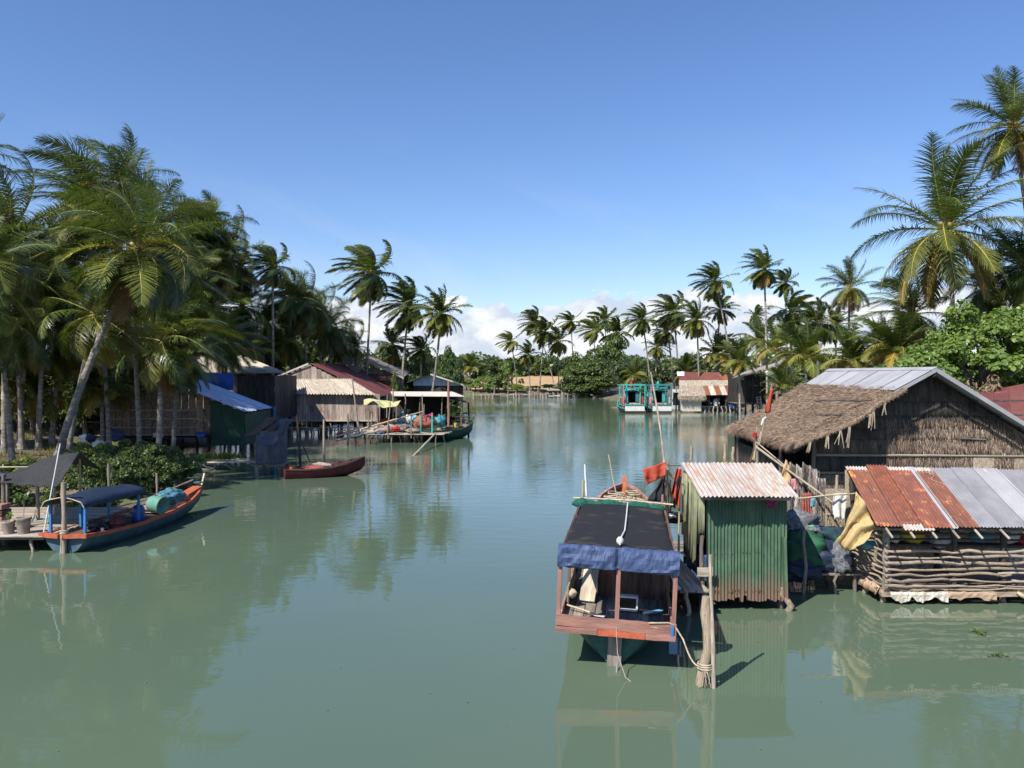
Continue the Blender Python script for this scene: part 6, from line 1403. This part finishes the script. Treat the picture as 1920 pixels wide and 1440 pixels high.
# ---- long house with red-brown roof
lh = thing('long_plank_house', 'long weathered plank house on stilts with a red-brown metal roof and pale corrugated front eave', 'house', (-18, 80, 0))
Rx, Rz = -20.3, 6.5
sheets(lh, (Rx, 95, Rz + .1), (Rx, 79.5, Rz), (-12.9, 79.0, 3.1), (-12.9, 97, 3.2), 9, ['metal_maroon'], waves=8, amp=.015, seed=3, per=4)
sheets(lh, (Rx, 79.5, Rz), (Rx, 95, Rz + .1), (-24.2, 95, 4.9), (-24.2, 79.5, 4.9), 9, ['asbestos_grey'], waves=8, amp=.015, seed=3, per=4)
slab('barge_board', 'cream_sheet', lh, (-24.2, 79.45, 4.95), (Rx, 79.4, Rz + .05), (Rx, 79.4, Rz - .12), (-24.2, 79.45, 4.78), .04)
slab('side_flashing', 'metal_bluewhite', lh, (Rx, 95.1, Rz + .15), (-13.9, 97.2, 3.35), (-13.9, 97.2, 3.1), (Rx, 95.1, Rz - .12), .04)
slab('roof_patch', 'metal_pale', lh, (-15.6, 90, 4.30), (-15.6, 86, 4.22), (-14.1, 83, 3.46), (-14.1, 86, 3.52), .01)
sheets(lh, P(517, 711, 78.4), P(655, 710.5, 78.4), P(704, 740.5, 75.3), P(514, 738, 75.3), 7, ['asbestos'], waves=5, amp=.06, seed=6, per=6, nv=2)
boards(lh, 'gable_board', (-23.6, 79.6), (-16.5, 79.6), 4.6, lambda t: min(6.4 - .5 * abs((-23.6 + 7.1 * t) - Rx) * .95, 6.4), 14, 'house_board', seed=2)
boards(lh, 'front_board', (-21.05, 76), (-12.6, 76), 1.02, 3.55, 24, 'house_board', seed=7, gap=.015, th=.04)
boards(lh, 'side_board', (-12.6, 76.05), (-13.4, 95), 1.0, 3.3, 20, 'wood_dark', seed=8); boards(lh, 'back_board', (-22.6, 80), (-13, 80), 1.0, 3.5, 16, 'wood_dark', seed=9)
plank('sill_beam', lh, (-23.2, 75.9, .98), (-12.2, 75.9, .98), .16, .12, 'wood_pale'); plank('porch_rail', lh, (-23.0, 76, 2.0), (-21.1, 76, 2.0), .08, .08, 'wood_brown'); plank('porch_rail', lh, (-23.0, 76, 1.55), (-21.1, 76, 1.55), .08, .1, 'wood_brown')
deck(lh, (-23, 76.1, .9), (-12.6, 76.1, .9), (-12.6, 80, .9), (-23, 80, .9), 8, 'wood_dark', name='floor_plank')
for x in (-22.8, -21, -19.2, -17.3, -15.6, -13.8, -12.7):
    stick('stilt', lh, (x, 76, -.8), (x, 76, .95), .09, 'wood_grey'); stick('stilt', lh, (x, 79, -.8), (x, 79, .95), .09, 'wood_dark')
stick('corner_post', lh, (-22.9, 75.8, .9), (-22.9, 75.8, 3.6), .08, 'wood_grey')
wl = thing('low_boardwalk', 'low boardwalk of mismatched boards running under the plank house', 'boardwalk', (-16, 73, 0))
deck(wl, (-23, 72.2, .55), (-12.2, 71.5, .55), (-12.2, 72.6, .55), (-23, 73.2, .55), 3, 'wood_pale'); deck(wl, (-20, 70.5, .45), (-14, 70.2, .45), (-14, 70.8, .45), (-20, 71.0, .45), 2, 'wood_redwash')
for x in range(-22, -12, 2): stick('stilt', wl, (x, 72, -.8), (x, 72, .55), .07, 'wood_pale')

# porch and platform
po = thing('porch_shelter', 'flat cream-roofed porch with dark netted walls at the right end of the plank house', 'shelter', (-8, 73, 0))
slab('roof', 'cream_sheet', po, (-12.2, 80, 3.62), (-6.0, 80, 3.6), (-4.1, 68, 3.5), (-10.2, 68, 3.55), .06)
for (x0, x1, Y, m) in ((-10.2, -9.2, 75, 'shade_cloth_grey'), (-8.3, -6.0, 75, 'shade_cloth_grey')):
    MB().box(((x0 + x1) / 2, Y, 2.2), (x1 - x0, .05, 2.3)).build('net_panel', m, po)
boards(po, 'back_board', (-12.5, 79), (-5.2, 79), .9, 3.5, 18, 'wood_dark'); boards(po, 'side_board', (-5.0, 72), (-5.2, 79), .9, 3.4, 10, 'wood_dark')
for x, y in ((-10.0, 68.4), (-8.0, 68.4), (-6.1, 68.4), (-4.4, 68.4), (-12, 76), (-5.2, 76)): stick('post', po, (x, y, -.8), (x + .1, y, 3.5), .06, 'wood_grey', crook=.5)
deck(po, (-12.5, 68.2, .95), (-4.3, 68.2, .95), (-4.6, 79, .95), (-12.5, 79, .95), 14, 'wood_dark', name='floor_plank')
slab('low_roof', 'metal_rust', po, (-5.2, 71, 3.15), (-3.7, 71, 3.0), (-3.5, 69, 2.9), (-5.0, 69, 3.1), .03); slab('low_roof', 'metal_bluewhite', po, (-5.8, 71, 3.22), (-4.9, 71, 3.12), (-4.6, 69.2, 3.06), (-5.6, 69.2, 3.16), .03)
for x, y in ((-3.75, 69.2), (-3.9, 71)): stick('post', po, (x, y, -.8), (x, y, 3.0), .06, 'wood_dark')
for z_ in (.9, 1.15, 1.4, 1.7, 2.0): stick('railing', po, (-5.0, 69.1, z_), (-3.7, 69.2, z_ + .02), .05, 'wood_dark', crook=.3); stick('railing', po, (-3.75, 69.2, z_), (-3.9, 71.2, z_), .05, 'wood_dark', crook=.3)
tt_ = drape(None, 'yellow_tarp', P(682, 749, 67.5), P(752, 752, 66), P(682, 756, 64.5), P(735, 763, 64), 'tarp_yellow', 1, .25, seed=3, label='pale yellow tarp stretched on poles beside the plank house', cat='tarp')
pf = thing('work_platform', 'low work platform on many thin stakes, heaped with nets and tubs', 'platform', (-9.3, 65, 0))
deck(pf, (-13.2, 62.6, .68), (-5.6, 62.6, .68), (-5.0, 68, .68), (-12.6, 68, .68), 14, 'wood_pale', jit=.4, seed=4)
for i in range(14):
    x = -13 + i * .58; stick('stilt', pf, (x, 62.8 + (i % 3) * .4, -.8), (x + .05, 62.8 + (i % 3) * .4, .66), .06, 'wood_grey')
stick('bracing_pole', pf, P(625, 820, 62), P(795, 771, 66), .07, 'bamboo', crook=.2); stick('bracing_pole', pf, P(630, 826, 61.5), P(700, 810, 63), .09, 'wood_pale', crook=.3); stick('bracing_pole', pf, P(640, 812, 63), P(690, 800, 65), .05, 'wood_pale', crook=.3)
PT = [(664, 708, 822, 62.5, .07), (652, 776, 812, 64, .05), (691, 768, 805, 65, .05), (697, 772, 800, 66, .05), (709, 764, 802, 66, .07), (737, 728, 800, 66, .06), (732, 752, 822, 63, .05), (771, 775, 822, 62.5, .05), (760, 738, 775, 67, .06), (792, 740, 790, 65, .05), (795, 758, 800, 65, .05), (841, 715, 800, 66, .11), (727, 790, 822, 62.6, .05)]
for i, (px, y0, y1, Y, r_) in enumerate(PT): stick('upright_pole', pf, P(px + (10 if i == 0 else -6 if i == 6 else 0), y1, Y), P(px - (4 if i == 0 else 0), y0, Y), r_, 'wood_redwash' if i == 11 else 'stick', crook=.5, var=i % 6)
for (px, y0, y1, m) in ((788, 782, 812, 'paint_turquoise'), (810, 780, 812, 'paint_turquoise')): plank('painted_post', pf, P(px, y1, 63.2), P(px, y0, 63.2), .13, .13, m); plank('painted_post', pf, P(px, y0, 63.2), P(px, y0 - 6, 63.2), .132, .132, 'cloth_pink')
HP = [(715, 806, 64.5, (.95, .7, .35), 'net_beige', 'pinkish beige net heap at the left of the platform'), (736, 803, 65.5, (.7, .6, .32), 'net_beige', 'second beige net heap behind the first'), (757, 803, 65, (.8, .6, .34), 'net_dark', 'dark net heap in the middle of the platform'),
      (742, 805, 63.4, (.32, .3, .2), 'cloth_red', 'small red cloth heap on the platform'), (697, 811, 63, (.45, .4, .2), 'net_grey', 'white-grey rope heap at the platform edge'), (750, 794, 66.5, (.4, .35, .22), 'plastic_cyan', 'light blue bag behind the dark net heap'),
      (779, 789, 66, (.5, .4, .42), 'plastic_cyan', 'light blue tarp bundle behind the crates'), (765, 788, 66, (.3, .3, .4), 'plastic_white', 'white sack beside the light blue bundle'), (786, 792, 65, (.45, .35, .5), 'net_red', 'orange net bundle behind the painted posts, left'),
      (803, 793, 65, (.55, .35, .42), 'net_red', 'orange net bundle behind the painted posts, right'), (826, 789, 66, (.42, .4, .45), 'paint_teal', 'teal tub bundle right of the painted posts'), (774, 808, 63.5, (.6, .4, .2), 'net_grey', 'grey net heap before the painted posts'),
      (722, 789, 67, (.4, .3, .2), 'cloth_orange', 'orange cloth by the plank house corner'), (728, 797, 66.5, (.45, .3, .16), 'tarp_blue', 'blue sack behind the beige net heaps'), (712, 812, 63, (.4, .3, .14), 'tarp_blue', 'flat blue sack at the platform edge'),
      (672, 812, 63.2, (.35, .3, .28), 'plastic_white', 'clear white bag at the left end of the platform'), (638, 815, 63, (.3, .3, .25), 'net_red', 'rusty orange lump at the ramp of the platform')]
for k, (px, py, Y, rr, m, lb) in enumerate(HP): MB().blob(P(px, py, Y), rr, seed=k, amp=.32, fr=2.2, nu=24, nv=14).build('heap', m, None, label=lb, cat='net heap' if 'net' in m else 'bundle')
drape(None, 'magenta_cloth', P(797, 778, 64), P(802, 778, 64), P(796, 792, 64), P(800, 791, 64), 'cloth_magenta', 1, .05, nu=6, nv=6, seed=1, label='crimson cloth hanging above the orange net bundles', cat='cloth')
drape(None, 'magenta_scarf', P(800, 778, 64), P(812, 774, 64), P(801, 782, 64), P(812, 779, 64), 'cloth_magenta', 1, .05, nu=6, nv=6, seed=2, label='crimson cloth laid along the rail above the orange nets', cat='cloth')
drape(None, 'dark_clothes', P(757, 767, 67), P(770, 768, 67), P(759, 778, 67), P(768, 778, 67), 'cloth_black', 2, .08, nu=10, nv=6, seed=3, label='dark clothes hanging in the porch shade', cat='clothes')
drape(None, 'teal_hammock', P(745, 782, 67), P(757, 768, 67), P(748, 784, 67), P(757, 774, 67), 'paint_teal', 1, .05, nu=8, nv=6, seed=4, label='teal hammock slung in the porch', cat='hammock')
g0 = G(772, 856); stick('slanting_pole', None, (g0.x, g0.y, -.1), P(817, 812, 61.5), .08, 'bamboo', crook=.15, var=1, label='thick bamboo pole slanting from the water up to the green boat', cat='pole')
gb = thing('green_boat', 'dark green boat with pale cluttered inside moored at the platform end', 'boat', G(806, 829) + Vector((-.4, 1.2, 0)), R(-38), local=True)
boat_hull(gb, [(0, .85, .80, .55, .1, -.1), (1.5, 1.05, .72, .75, 0, -.12), (3.2, .98, .76, .7, .02, -.1), (4.4, .7, .95, .42, .15, 0), (5.3, .32, 1.2, .16, .5, .25), (5.7, .08, 1.35, .04, .9, .6)], 'paint_darkgreen', 'wood_pale', 'paint_hullgreen', .09, .07)
deck(gb, (-.8, .2, .55), (.8, .2, .55), (.5, 4.6, .7), (-.5, 4.6, .7), 14, 'wood_pale', jit=0)
for y, w_ in ((1.2, .95), (2.4, .98), (3.6, .85)): plank('rib', gb, (-w_, y, .72), (w_, y, .72), .14, .05, 'wood_grey')
plank('stern_block', gb, (-.8, -.05, .8), (.8, -.05, .8), .2, .15, 'paint_darkgreen')
WG = lambda *p: gb.matrix_basis @ Vector(p)
MB().blob(WG(0, 3.0, .85), (.5, .8, .18), seed=3, amp=.35, fr=3).build('net_heap', 'net_beige', None, label='beige net spread inside the green boat', cat='fishing net')
MB().blob(WG(.2, .9, .9), (.4, .4, .2), seed=5, amp=.2).build('yellow_basket', 'tarp_yellow', None, label='yellowish basket at the stern of the green boat', cat='basket')
for k, (px, py) in enumerate(((853, 768), (826, 785))):
    c0 = P(px, py, 66.5); pt = thing('potted_plant', ['leafy potted plant', 'smaller potted plant'][k] + ' on the porch edge above the green boat', 'potted plant', (c0.x, c0.y, .97)); rg = np.random.default_rng(k); n = 130
    V, T = leaf_arrays(rg, np.array([c0.x, c0.y, c0.z]) + rg.normal(0, .32, (n, 3)) * np.array([1, .8, 1.1 - .5 * k]), .28, .6); link_mesh('leaves', mesh_np('leaves', V, tris=T, mats=['leaf_mid'], r=np.repeat(rg.random(n), 4)), pt, (0, 0, 0))
    MB().lathe((c0.x, c0.y, .97), [(.15, 0), (.2, .4), (.17, .4), (.1, .3)], n=12).build('pot', 'plastic_yellow' if k == 0 else 'plastic_white', pt); MB().tube([(c0.x, c0.y, 1.2), (c0.x, c0.y, c0.z)], .03, n=5).build('stem', 'tree_bark', pt)

# ---- houses behind
bh = thing('grey_gabled_house', 'grey house with long sloping roof behind the red-brown roof', 'house', (-16, 99, 0))
sheets(bh, P(692, 667, 104), P(770, 697, 104), P(756, 708, 97), P(683, 673, 97), 4, ['asbestos_grey'], waves=6, amp=.03, per=4, nv=2)
sheets(bh, P(683, 673, 97), P(692, 667, 104), P(650, 690, 104), P(645, 696, 97), 4, ['asbestos_grey'], waves=6, amp=.03, per=4, nv=2, seed=2)
slab('barge_board', 'asbestos', bh, P(683, 673, 96.9), P(757, 708, 96.9), P(757, 711, 96.9), P(683, 676, 96.9), .05)
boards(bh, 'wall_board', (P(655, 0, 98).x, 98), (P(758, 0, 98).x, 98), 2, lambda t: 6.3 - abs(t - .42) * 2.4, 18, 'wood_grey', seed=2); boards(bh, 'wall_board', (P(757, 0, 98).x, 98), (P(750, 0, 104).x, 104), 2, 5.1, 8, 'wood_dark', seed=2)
sheets(bh, P(692, 701, 97.6), P(738, 703, 97.6), P(742, 714, 94), P(690, 712, 94), 3, ['metal_rust'], waves=5, amp=.04, per=4, nv=2, seed=6)
bg_ = thing('blue_gable_house', 'small house with pale blue gable and dark walls at the end of the left bank', 'house', (-7.5, 97, 0))
sheets(bg_, P(808, 702, 103), P(808, 701.5, 96), P(876, 724, 96), P(868, 722, 103), 3, ['metal_bluewhite'], waves=6, amp=.02, per=4, nv=2)
sheets(bg_, P(808, 701.5, 96), P(808, 702, 103), P(765, 716, 103), P(762, 718, 96), 3, ['asbestos_grey'], waves=6, amp=.02, per=4, nv=2, seed=1)
xa, xb = P(775, 0, 97).x, P(868, 0, 97).x
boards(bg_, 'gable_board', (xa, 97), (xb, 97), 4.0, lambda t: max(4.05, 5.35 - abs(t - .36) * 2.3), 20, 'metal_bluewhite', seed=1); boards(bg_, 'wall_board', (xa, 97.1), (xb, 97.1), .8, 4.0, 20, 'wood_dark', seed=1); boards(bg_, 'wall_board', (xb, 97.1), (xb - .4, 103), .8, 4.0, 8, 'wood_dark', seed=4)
slab('barge_board', 'cream_sheet', bg_, P(807, 700.5, 95.9), P(877, 723.5, 95.9), P(877, 726, 95.9), P(807, 703, 95.9), .05)
for k in range(5): stick('stilt', bg_, (xa + (xb - xa) * k / 4, 97.1, -.8), (xa + (xb - xa) * k / 4, 97.1, .8), .1, 'wood_dark')
bt = thing('bare_tree', 'bare grey branching tree beside the leftmost windblown palm', 'tree', P(668, 700, 93)); rgb = random.Random(6)
q = MB(); b0 = P(668, 700, 93)
for k in range(26):
    a = rgb.uniform(-1.5, 1.5); e1 = b0 + Vector((math.sin(a) * 1.3, rgb.uniform(-.5, .5), rgb.uniform(.8, 2.0))); e2 = e1 + Vector((math.sin(a + rgb.uniform(-1, 1)) * .9, rgb.uniform(-.3, .3), rgb.uniform(.1, 1.3))); e3 = e2 + Vector((rgb.uniform(-.8, .8), 0, rgb.uniform(-.2, .6)))
    q.tube([b0, e1, e2, e3], [.05, .035, .025, .012], n=4)
q.build('branches', 'stick', bt)
br_ = thing('plank_shack', 'grey plank shack half hidden by the palms behind the mud bank', 'shack', (-27, 62, 0))
boards(br_, 'wall_board', P(40, 0, 62)[:2], P(200, 0, 62)[:2], .9, 3.3, 20, 'wood_dark', seed=1); slab('roof', 'asbestos_grey', br_, P(30, 740, 66), P(205, 742, 66), P(210, 765, 61), P(25, 762, 61), .06)
plank('bench_board', br_, P(45, 757 + 26, 59), P(190, 792, 59), .5, .06, 'wood_pale')

# ================================================================ far right bank: turquoise boats, huts
def far_boat(px, lab, mt, md, w=3.1):
    g = G(px, 774.5); r = thing('turquoise_boat', lab, 'boat', g, R(2), group='turquoise fishing boats at the far bank', local=True); W = w / 2
    boat_hull(r, [(0, W * .84, .55, W * .72, .1, -.2), (2, W, .6, W * .85, 0, -.25), (5, W, .75, W * .8, 0, -.25), (7.5, W * .7, 1.2, W * .5, .2, -.1), (9.5, W * .1, 2.0, .1, 1, .6)], 'wood_dark', md, mt, .12, .1)
    MB().box((0, -.15, .72), (W * 1.72, .2, .85)).build('stern_bulwark', 'paint_white', r, label='white stern panel'); MB().box((0, -.2, 1.18), (W * 1.8, .34, .10)).build('stern_cap', mt, r)
    MB().box((0, -.14, .12), (W * 1.78, .24, .30)).build('stern_waterline_board', 'wood_dark', r)
    deck(r, (-W * .9, 0, .95), (W * .9, 0, .95), (W * .9, 6, 1.0), (-W * .9, 6, 1.0), 6, 'wood_grey', jit=0)
    cw = W * .62
    for s in (-1, 1): MB().box((s * cw * .78, 2.1, 1.95), (cw * .44, .12, 1.9)).build('cabin_front', mt if s < 0 else md, r); MB().box((s * cw, 3.6, 1.95), (.1, 2.9, 1.9)).build('cabin_side', md, r)
    MB().box((0, 5.0, 1.95), (cw * 2, .1, 1.9)).build('cabin_back', 'wood_dark', r)
    rows = [[Vector((u / 6 * cw * 1.15, y, 2.95 + .28 * (1 - (u / 6) ** 2))) for u in range(-6, 7)] for y in (1.7, 5.3)]; MB().grid(rows, thick=.08).build('cabin_roof', mt, r)
    for s in (-1, 1):
        for y in (.3, 3.5): plank('frame_post', r, (s * W * .95, y, 1.0), (s * W * .97, y, 3.9), .13, .13, mt if y > 1 else 'cloth_pink' if s < 0 else mt)
        plank('inner_post', r, (s * cw, .9, 1.0), (s * cw, .9, 4.1), .14, .14, mt); plank('side_beam', r, (s * W * .97, .3, 3.85), (s * W * .97, 5, 3.85), .12, .14, mt)
    plank('top_beam', r, (-W, .3, 3.9), (W, .3, 3.9), .16, .22, mt); plank('top_beam', r, (-W * .9, 2.4, 3.5), (W * .9, 2.4, 3.5), .1, .12, md)
    plank('roof_rail', r, (-cw, 1.8, 3.35), (cw, 1.8, 3.35), .08, .10, mt)
    MB().blob((0, 2.4, 3.9), (.22, .2, .5), amp=.2).build('roof_lamp', 'cloth_orange' if mt == 'paint_turquoise' else 'paint_turquoise', r)
    for s in (-1, 1): MB().blob((s * W * .86, 1.2, 1.6), (.3, .3, .6), seed=s + 3, amp=.35).build('float_bundle', 'cloth_orange' if mt == 'paint_turquoise' else 'net_beige', r)
    for k in range(4): MB().blob((-W * .5 + k * W * .33, 1.3, 1.15), (.35, .4, .2), seed=k, amp=.35).build('net_pile', 'net_grey', r)
    return r
far_boat(1190, 'turquoise boat with orange roof lamp, left of the two moored at the far bank', 'paint_turquoise', 'paint_teal'); far_boat(1241, 'teal boat with white stern, right of the two moored at the far bank', 'paint_teal', 'paint_turquoise', 3.0)
for k, (px, y0) in enumerate(((1171, 735), (1214, 738), (1268, 730), (1222, 742))):
    g = G(px, 773); stick('mooring_stake', None, (g.x, g.y, -.8), P(px, y0, g.y), .12, 'stick', crook=.4, label=['stake at the left side of the first turquoise boat', 'stake between the two turquoise boats, left', 'stake right of the teal boat', 'stake between the two turquoise boats, right'][k], cat='stake')
rh = thing('rusty_roofed_hut', 'hut on stilts with maroon, thatch and rusty striped roof beside the turquoise boats', 'hut', (27, 113, 0))
p_ = lambda x, y, Y: P(x, y, Y)
sheets(rh, p_(1271, 697.5, 117), p_(1358, 698, 117), p_(1372, 717, 114.5), p_(1274, 717, 114.5), 6, ['metal_maroon', 'metal_maroon', 'metal_rust'], waves=6, amp=.04, per=4, nv=2)
slab('pale_corner_sheet', 'plastic_white', rh, p_(1269, 697, 116.9), p_(1283, 697, 116.9), p_(1283, 705, 115.9), p_(1270, 705, 115.9), .03)
def thatch(parent, a, b, c, d, m, seed, n):
    fn = lambda u, v: lerp(lerp(a, b, u), lerp(d, c, u), v) + Vector((0, 0, .08 * mnoise.noise(Vector((u * 8, v * 5, seed)))))
    MB().grid([[fn(i / 20, j / 8) for i in range(21)] for j in range(9)], thick=.2).build('thatch', m, parent)
    dn = (Vector(d) - Vector(a)).normalized(); straws(parent, 'thatch_straw', fn, dn, (0, -.5, .85), n, .6, .09, m, seed, .35, .12); straws(parent, 'thatch_straw', fn, dn + Vector((0, 0, -.8)), (0, -.6, .6), n // 4, .7, .08, m, seed + 1, .3, .1, vrange=(.96, 1))
thatch(rh, p_(1273, 715, 114.6), p_(1370, 715, 114.6), p_(1378, 725, 113), p_(1274, 727, 113), 'thatch_far', 1, 1500)
thatch(rh, p_(1274, 725, 113.2), p_(1320, 725, 113.2), p_(1324, 745, 110.8), p_(1272, 745, 110.8), 'thatch_far', 5, 1500)
A_, B_, C_, D_ = p_(1317, 723, 113), p_(1377, 723, 113), p_(1386, 740, 111), p_(1322, 741, 111)
for i in range(6):
    t0, t1 = i / 6, (i + 1) / 6; MB().corr(lerp(A_, B_, t0), lerp(A_, B_, t1), lerp(D_, C_, t1), lerp(D_, C_, t0), 5, .04, nv=2, per=4).build('roof_sheet', 'metal_rust_bright' if i % 2 == 0 else 'metal_pale', rh)
xa, xb, xc = p_(1279, 0, 111.3).x, p_(1315, 0, 111.3).x, p_(1378, 0, 111.3).x
boards(rh, 'pale_panel', (xa, 111.3), (xb, 111.3), .2, 2.6, 5, 'cream_sheet', seed=2); boards(rh, 'side_panel', (xa - .3, 117), (xa, 111.3), .3, 3.2, 7, 'paint_white', seed=2)
boards(rh, 'back_board', (xb, 116), (xc, 116), .8, 4.0, 12, 'wood_dark'); deck(rh, (xb, 111.5, .9), (xc, 111.5, .9), (xc, 116, .9), (xb, 116, .9), 6, 'wood_dark', name='floor_plank')
for k in range(9): x = xb + (xc - xb) * k / 8; stick('stilt', rh, (x, 111.5, -.8), (x, 111.5, .9), .1, 'wood_pale' if k % 2 else 'wood_grey'); 
for k in range(5): x = xb + (xc - xb) * k / 4; stick('post', rh, (x, 111.6, .9), (x, 111.6, 2.6), .1, 'wood_dark')
for k, (px, py, m, rr, lb) in enumerate(((1344, 755, 'cloth_white', (.45, .3, .6), 'white clothes hanging in the rusty-roofed hut'), (1371, 754, 'plastic_blue', (.5, .4, .8), 'blue drum in the rusty-roofed hut'), (1268, 748, 'plastic_black', (.45, .4, .9), 'dark barrel beside the rusty-roofed hut'), (1331, 757, 'paint_teal', (.3, .3, .3), 'teal tub in the rusty-roofed hut'))):
    c0 = P(px, py, 112)
    if k in (1, 2): MB().lathe(c0 - Vector((0, 0, rr[2])), [(rr[0], 0), (rr[0] * 1.04, .5), (rr[0], 1.0), (rr[0], rr[2] * 2)], n=14).build('drum', m, None, label=lb, cat='drum')
    else: MB().blob(c0, rr, seed=k, amp=.3).build('bundle', m, None, label=lb, cat='bundle')
lt = thing('lean_to_house', 'dark open house under a grey roof sloping up to the right, behind the rusty-roofed hut', 'house', (31, 106, 0))
slab('roof', 'asbestos_grey', lt, p_(1400, 698, 112), p_(1480, 672, 112), p_(1466, 684, 104), p_(1371, 713, 104), .2)
xa, xb = p_(1384, 0, 105).x, p_(1455, 0, 105).x
boards(lt, 'wall_board', (p_(1437, 0, 105).x, 105), (p_(1464, 0, 105).x, 105), 2.8, 5.9, 8, 'wood_grey', seed=2); boards(lt, 'back_board', (xa, 110), (xb + 2, 110), 1.2, 5.4, 16, 'wood_dark', seed=3)
for k in range(6): x = xa + (xb - xa) * k / 5; stick('post', lt, (x, 105, -.8), (x, 105, 4.2 + .3 * k), .12, 'wood_dark', crook=.3); stick('stilt', lt, (x + .5, 107, -.8), (x + .5, 107, 1.5), .1, 'wood_grey')
deck(lt, (xa, 104.8, 1.5), (xb + 1, 104.8, 1.5), (xb + 1, 110, 1.5), (xa, 110, 1.5), 6, 'wood_grey', name='floor_plank'); plank('railing', lt, (xa, 104.9, 3.9), (xb, 104.9, 3.9), .1, .12, 'wood_dark')
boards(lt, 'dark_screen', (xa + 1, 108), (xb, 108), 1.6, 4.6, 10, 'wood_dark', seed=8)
ld_ = thing('ladder', 'short wooden ladder beside the lean-to house', 'ladder', p_(1425, 765, 104))
for s in (1421, 1428): stick('rail', ld_, p_(s, 768, 104), p_(s - 2, 744, 104), .09, 'wood_pale', crook=.2)
for z_ in range(5): stick('rung', ld_, p_(1420, 765 - z_ * 5, 104), p_(1428, 764 - z_ * 5, 104), .06, 'wood_pale', crook=.1)

# far bank jetty remains
jt = thing('far_jetty', 'broken low jetty of grey boards along the far bank', 'jetty', (-2, 196, 0)); rj = random.Random(12)
for i in range(15):
    px = 886 + i * 13; Y = 186 + rj.uniform(-6, 8); a_ = P(px, 0, Y).x; plank('deck_plank', jt, (a_, Y, .45 + rj.uniform(-.1, .2)), (a_ + rj.uniform(1.4, 3.2), Y + rj.uniform(-1, 1), .5 + rj.uniform(-.1, .3)), .9, .14, rj.choice(['wood_pale', 'wood_grey', 'cream_sheet']))
for i in range(48):
    px = 884 + rj.uniform(0, 195); Y = 186 + rj.uniform(-7, 9); x = P(px, 0, Y).x; h_ = rj.choice([.6, .8, 1.1, 1.4, 2.2, 3.2] if i % 4 == 0 else [.5, .7, .9, 1.1]); stick('pile', jt, (x, Y, -.8), (x, Y, h_), rj.uniform(.10, .2), rj.choice(['wood_pale', 'wood_grey', 'stick']), crook=.3)
for k, (px, m, lb) in enumerate(((1037, 'asbestos_grey', 'tiny hut with pale roof at the far jetty'), (1068, 'metal_bluewhite', 'tiny hut with blue-white roof at the far jetty'))):
    Y = 198; c0 = P(px, 737, Y); t_ = thing('jetty_hut', lb, 'hut', (c0.x, Y, 0)); slab('roof', m, t_, c0 + Vector((-1.5, 1, .9)), c0 + Vector((1.5, 1, .9)), c0 + Vector((1.6, -1, .6)), c0 + Vector((-1.6, -1, .6)), .12)
    MB().box(c0 + Vector((0, .6, -.1)), (2.4, .1, 1.4)).build('wall', 'wood_grey' if k == 0 else 'wood_dark', t_)
    for s in (-1.2, 1.2): stick('post', t_, (c0.x + s, Y - .8, -.8), (c0.x + s, Y - .8, c0.z + .6), .12, 'wood_grey')
# small leaves drifting on the near water
rg = np.random.default_rng(3); n = 14; pts = []
for k in range(n): g = G(rg.uniform(100, 1900), rg.uniform(1180, 1420)); pts.append((g.x, g.y, .012))
V, T = leaf_arrays(rg, np.array(pts), .05, 30); me = mesh_np('floating_leaves', V, tris=T, mats=['leaf_lime'], r=np.repeat(rg.random(n), 4)); link_mesh('floating_leaves', me, None, (0, 0, 0), kind='stuff')
for k, (px, py) in enumerate(((1838, 1190), (1880, 1235))):
    g = G(px, py); n = 26 - k * 6; V, T = leaf_arrays(rg, np.array([g.x, g.y, .05]) + rg.normal(0, .10, (n, 3)) * np.array([1, 1, .2]), .09, 1.2); me = mesh_np('water_weed', V, tris=T, mats=['leaf_bright'], r=np.repeat(rg.random(n), 4))
    link_mesh('water_weed', me, None, (0, 0, 0), kind='stuff')
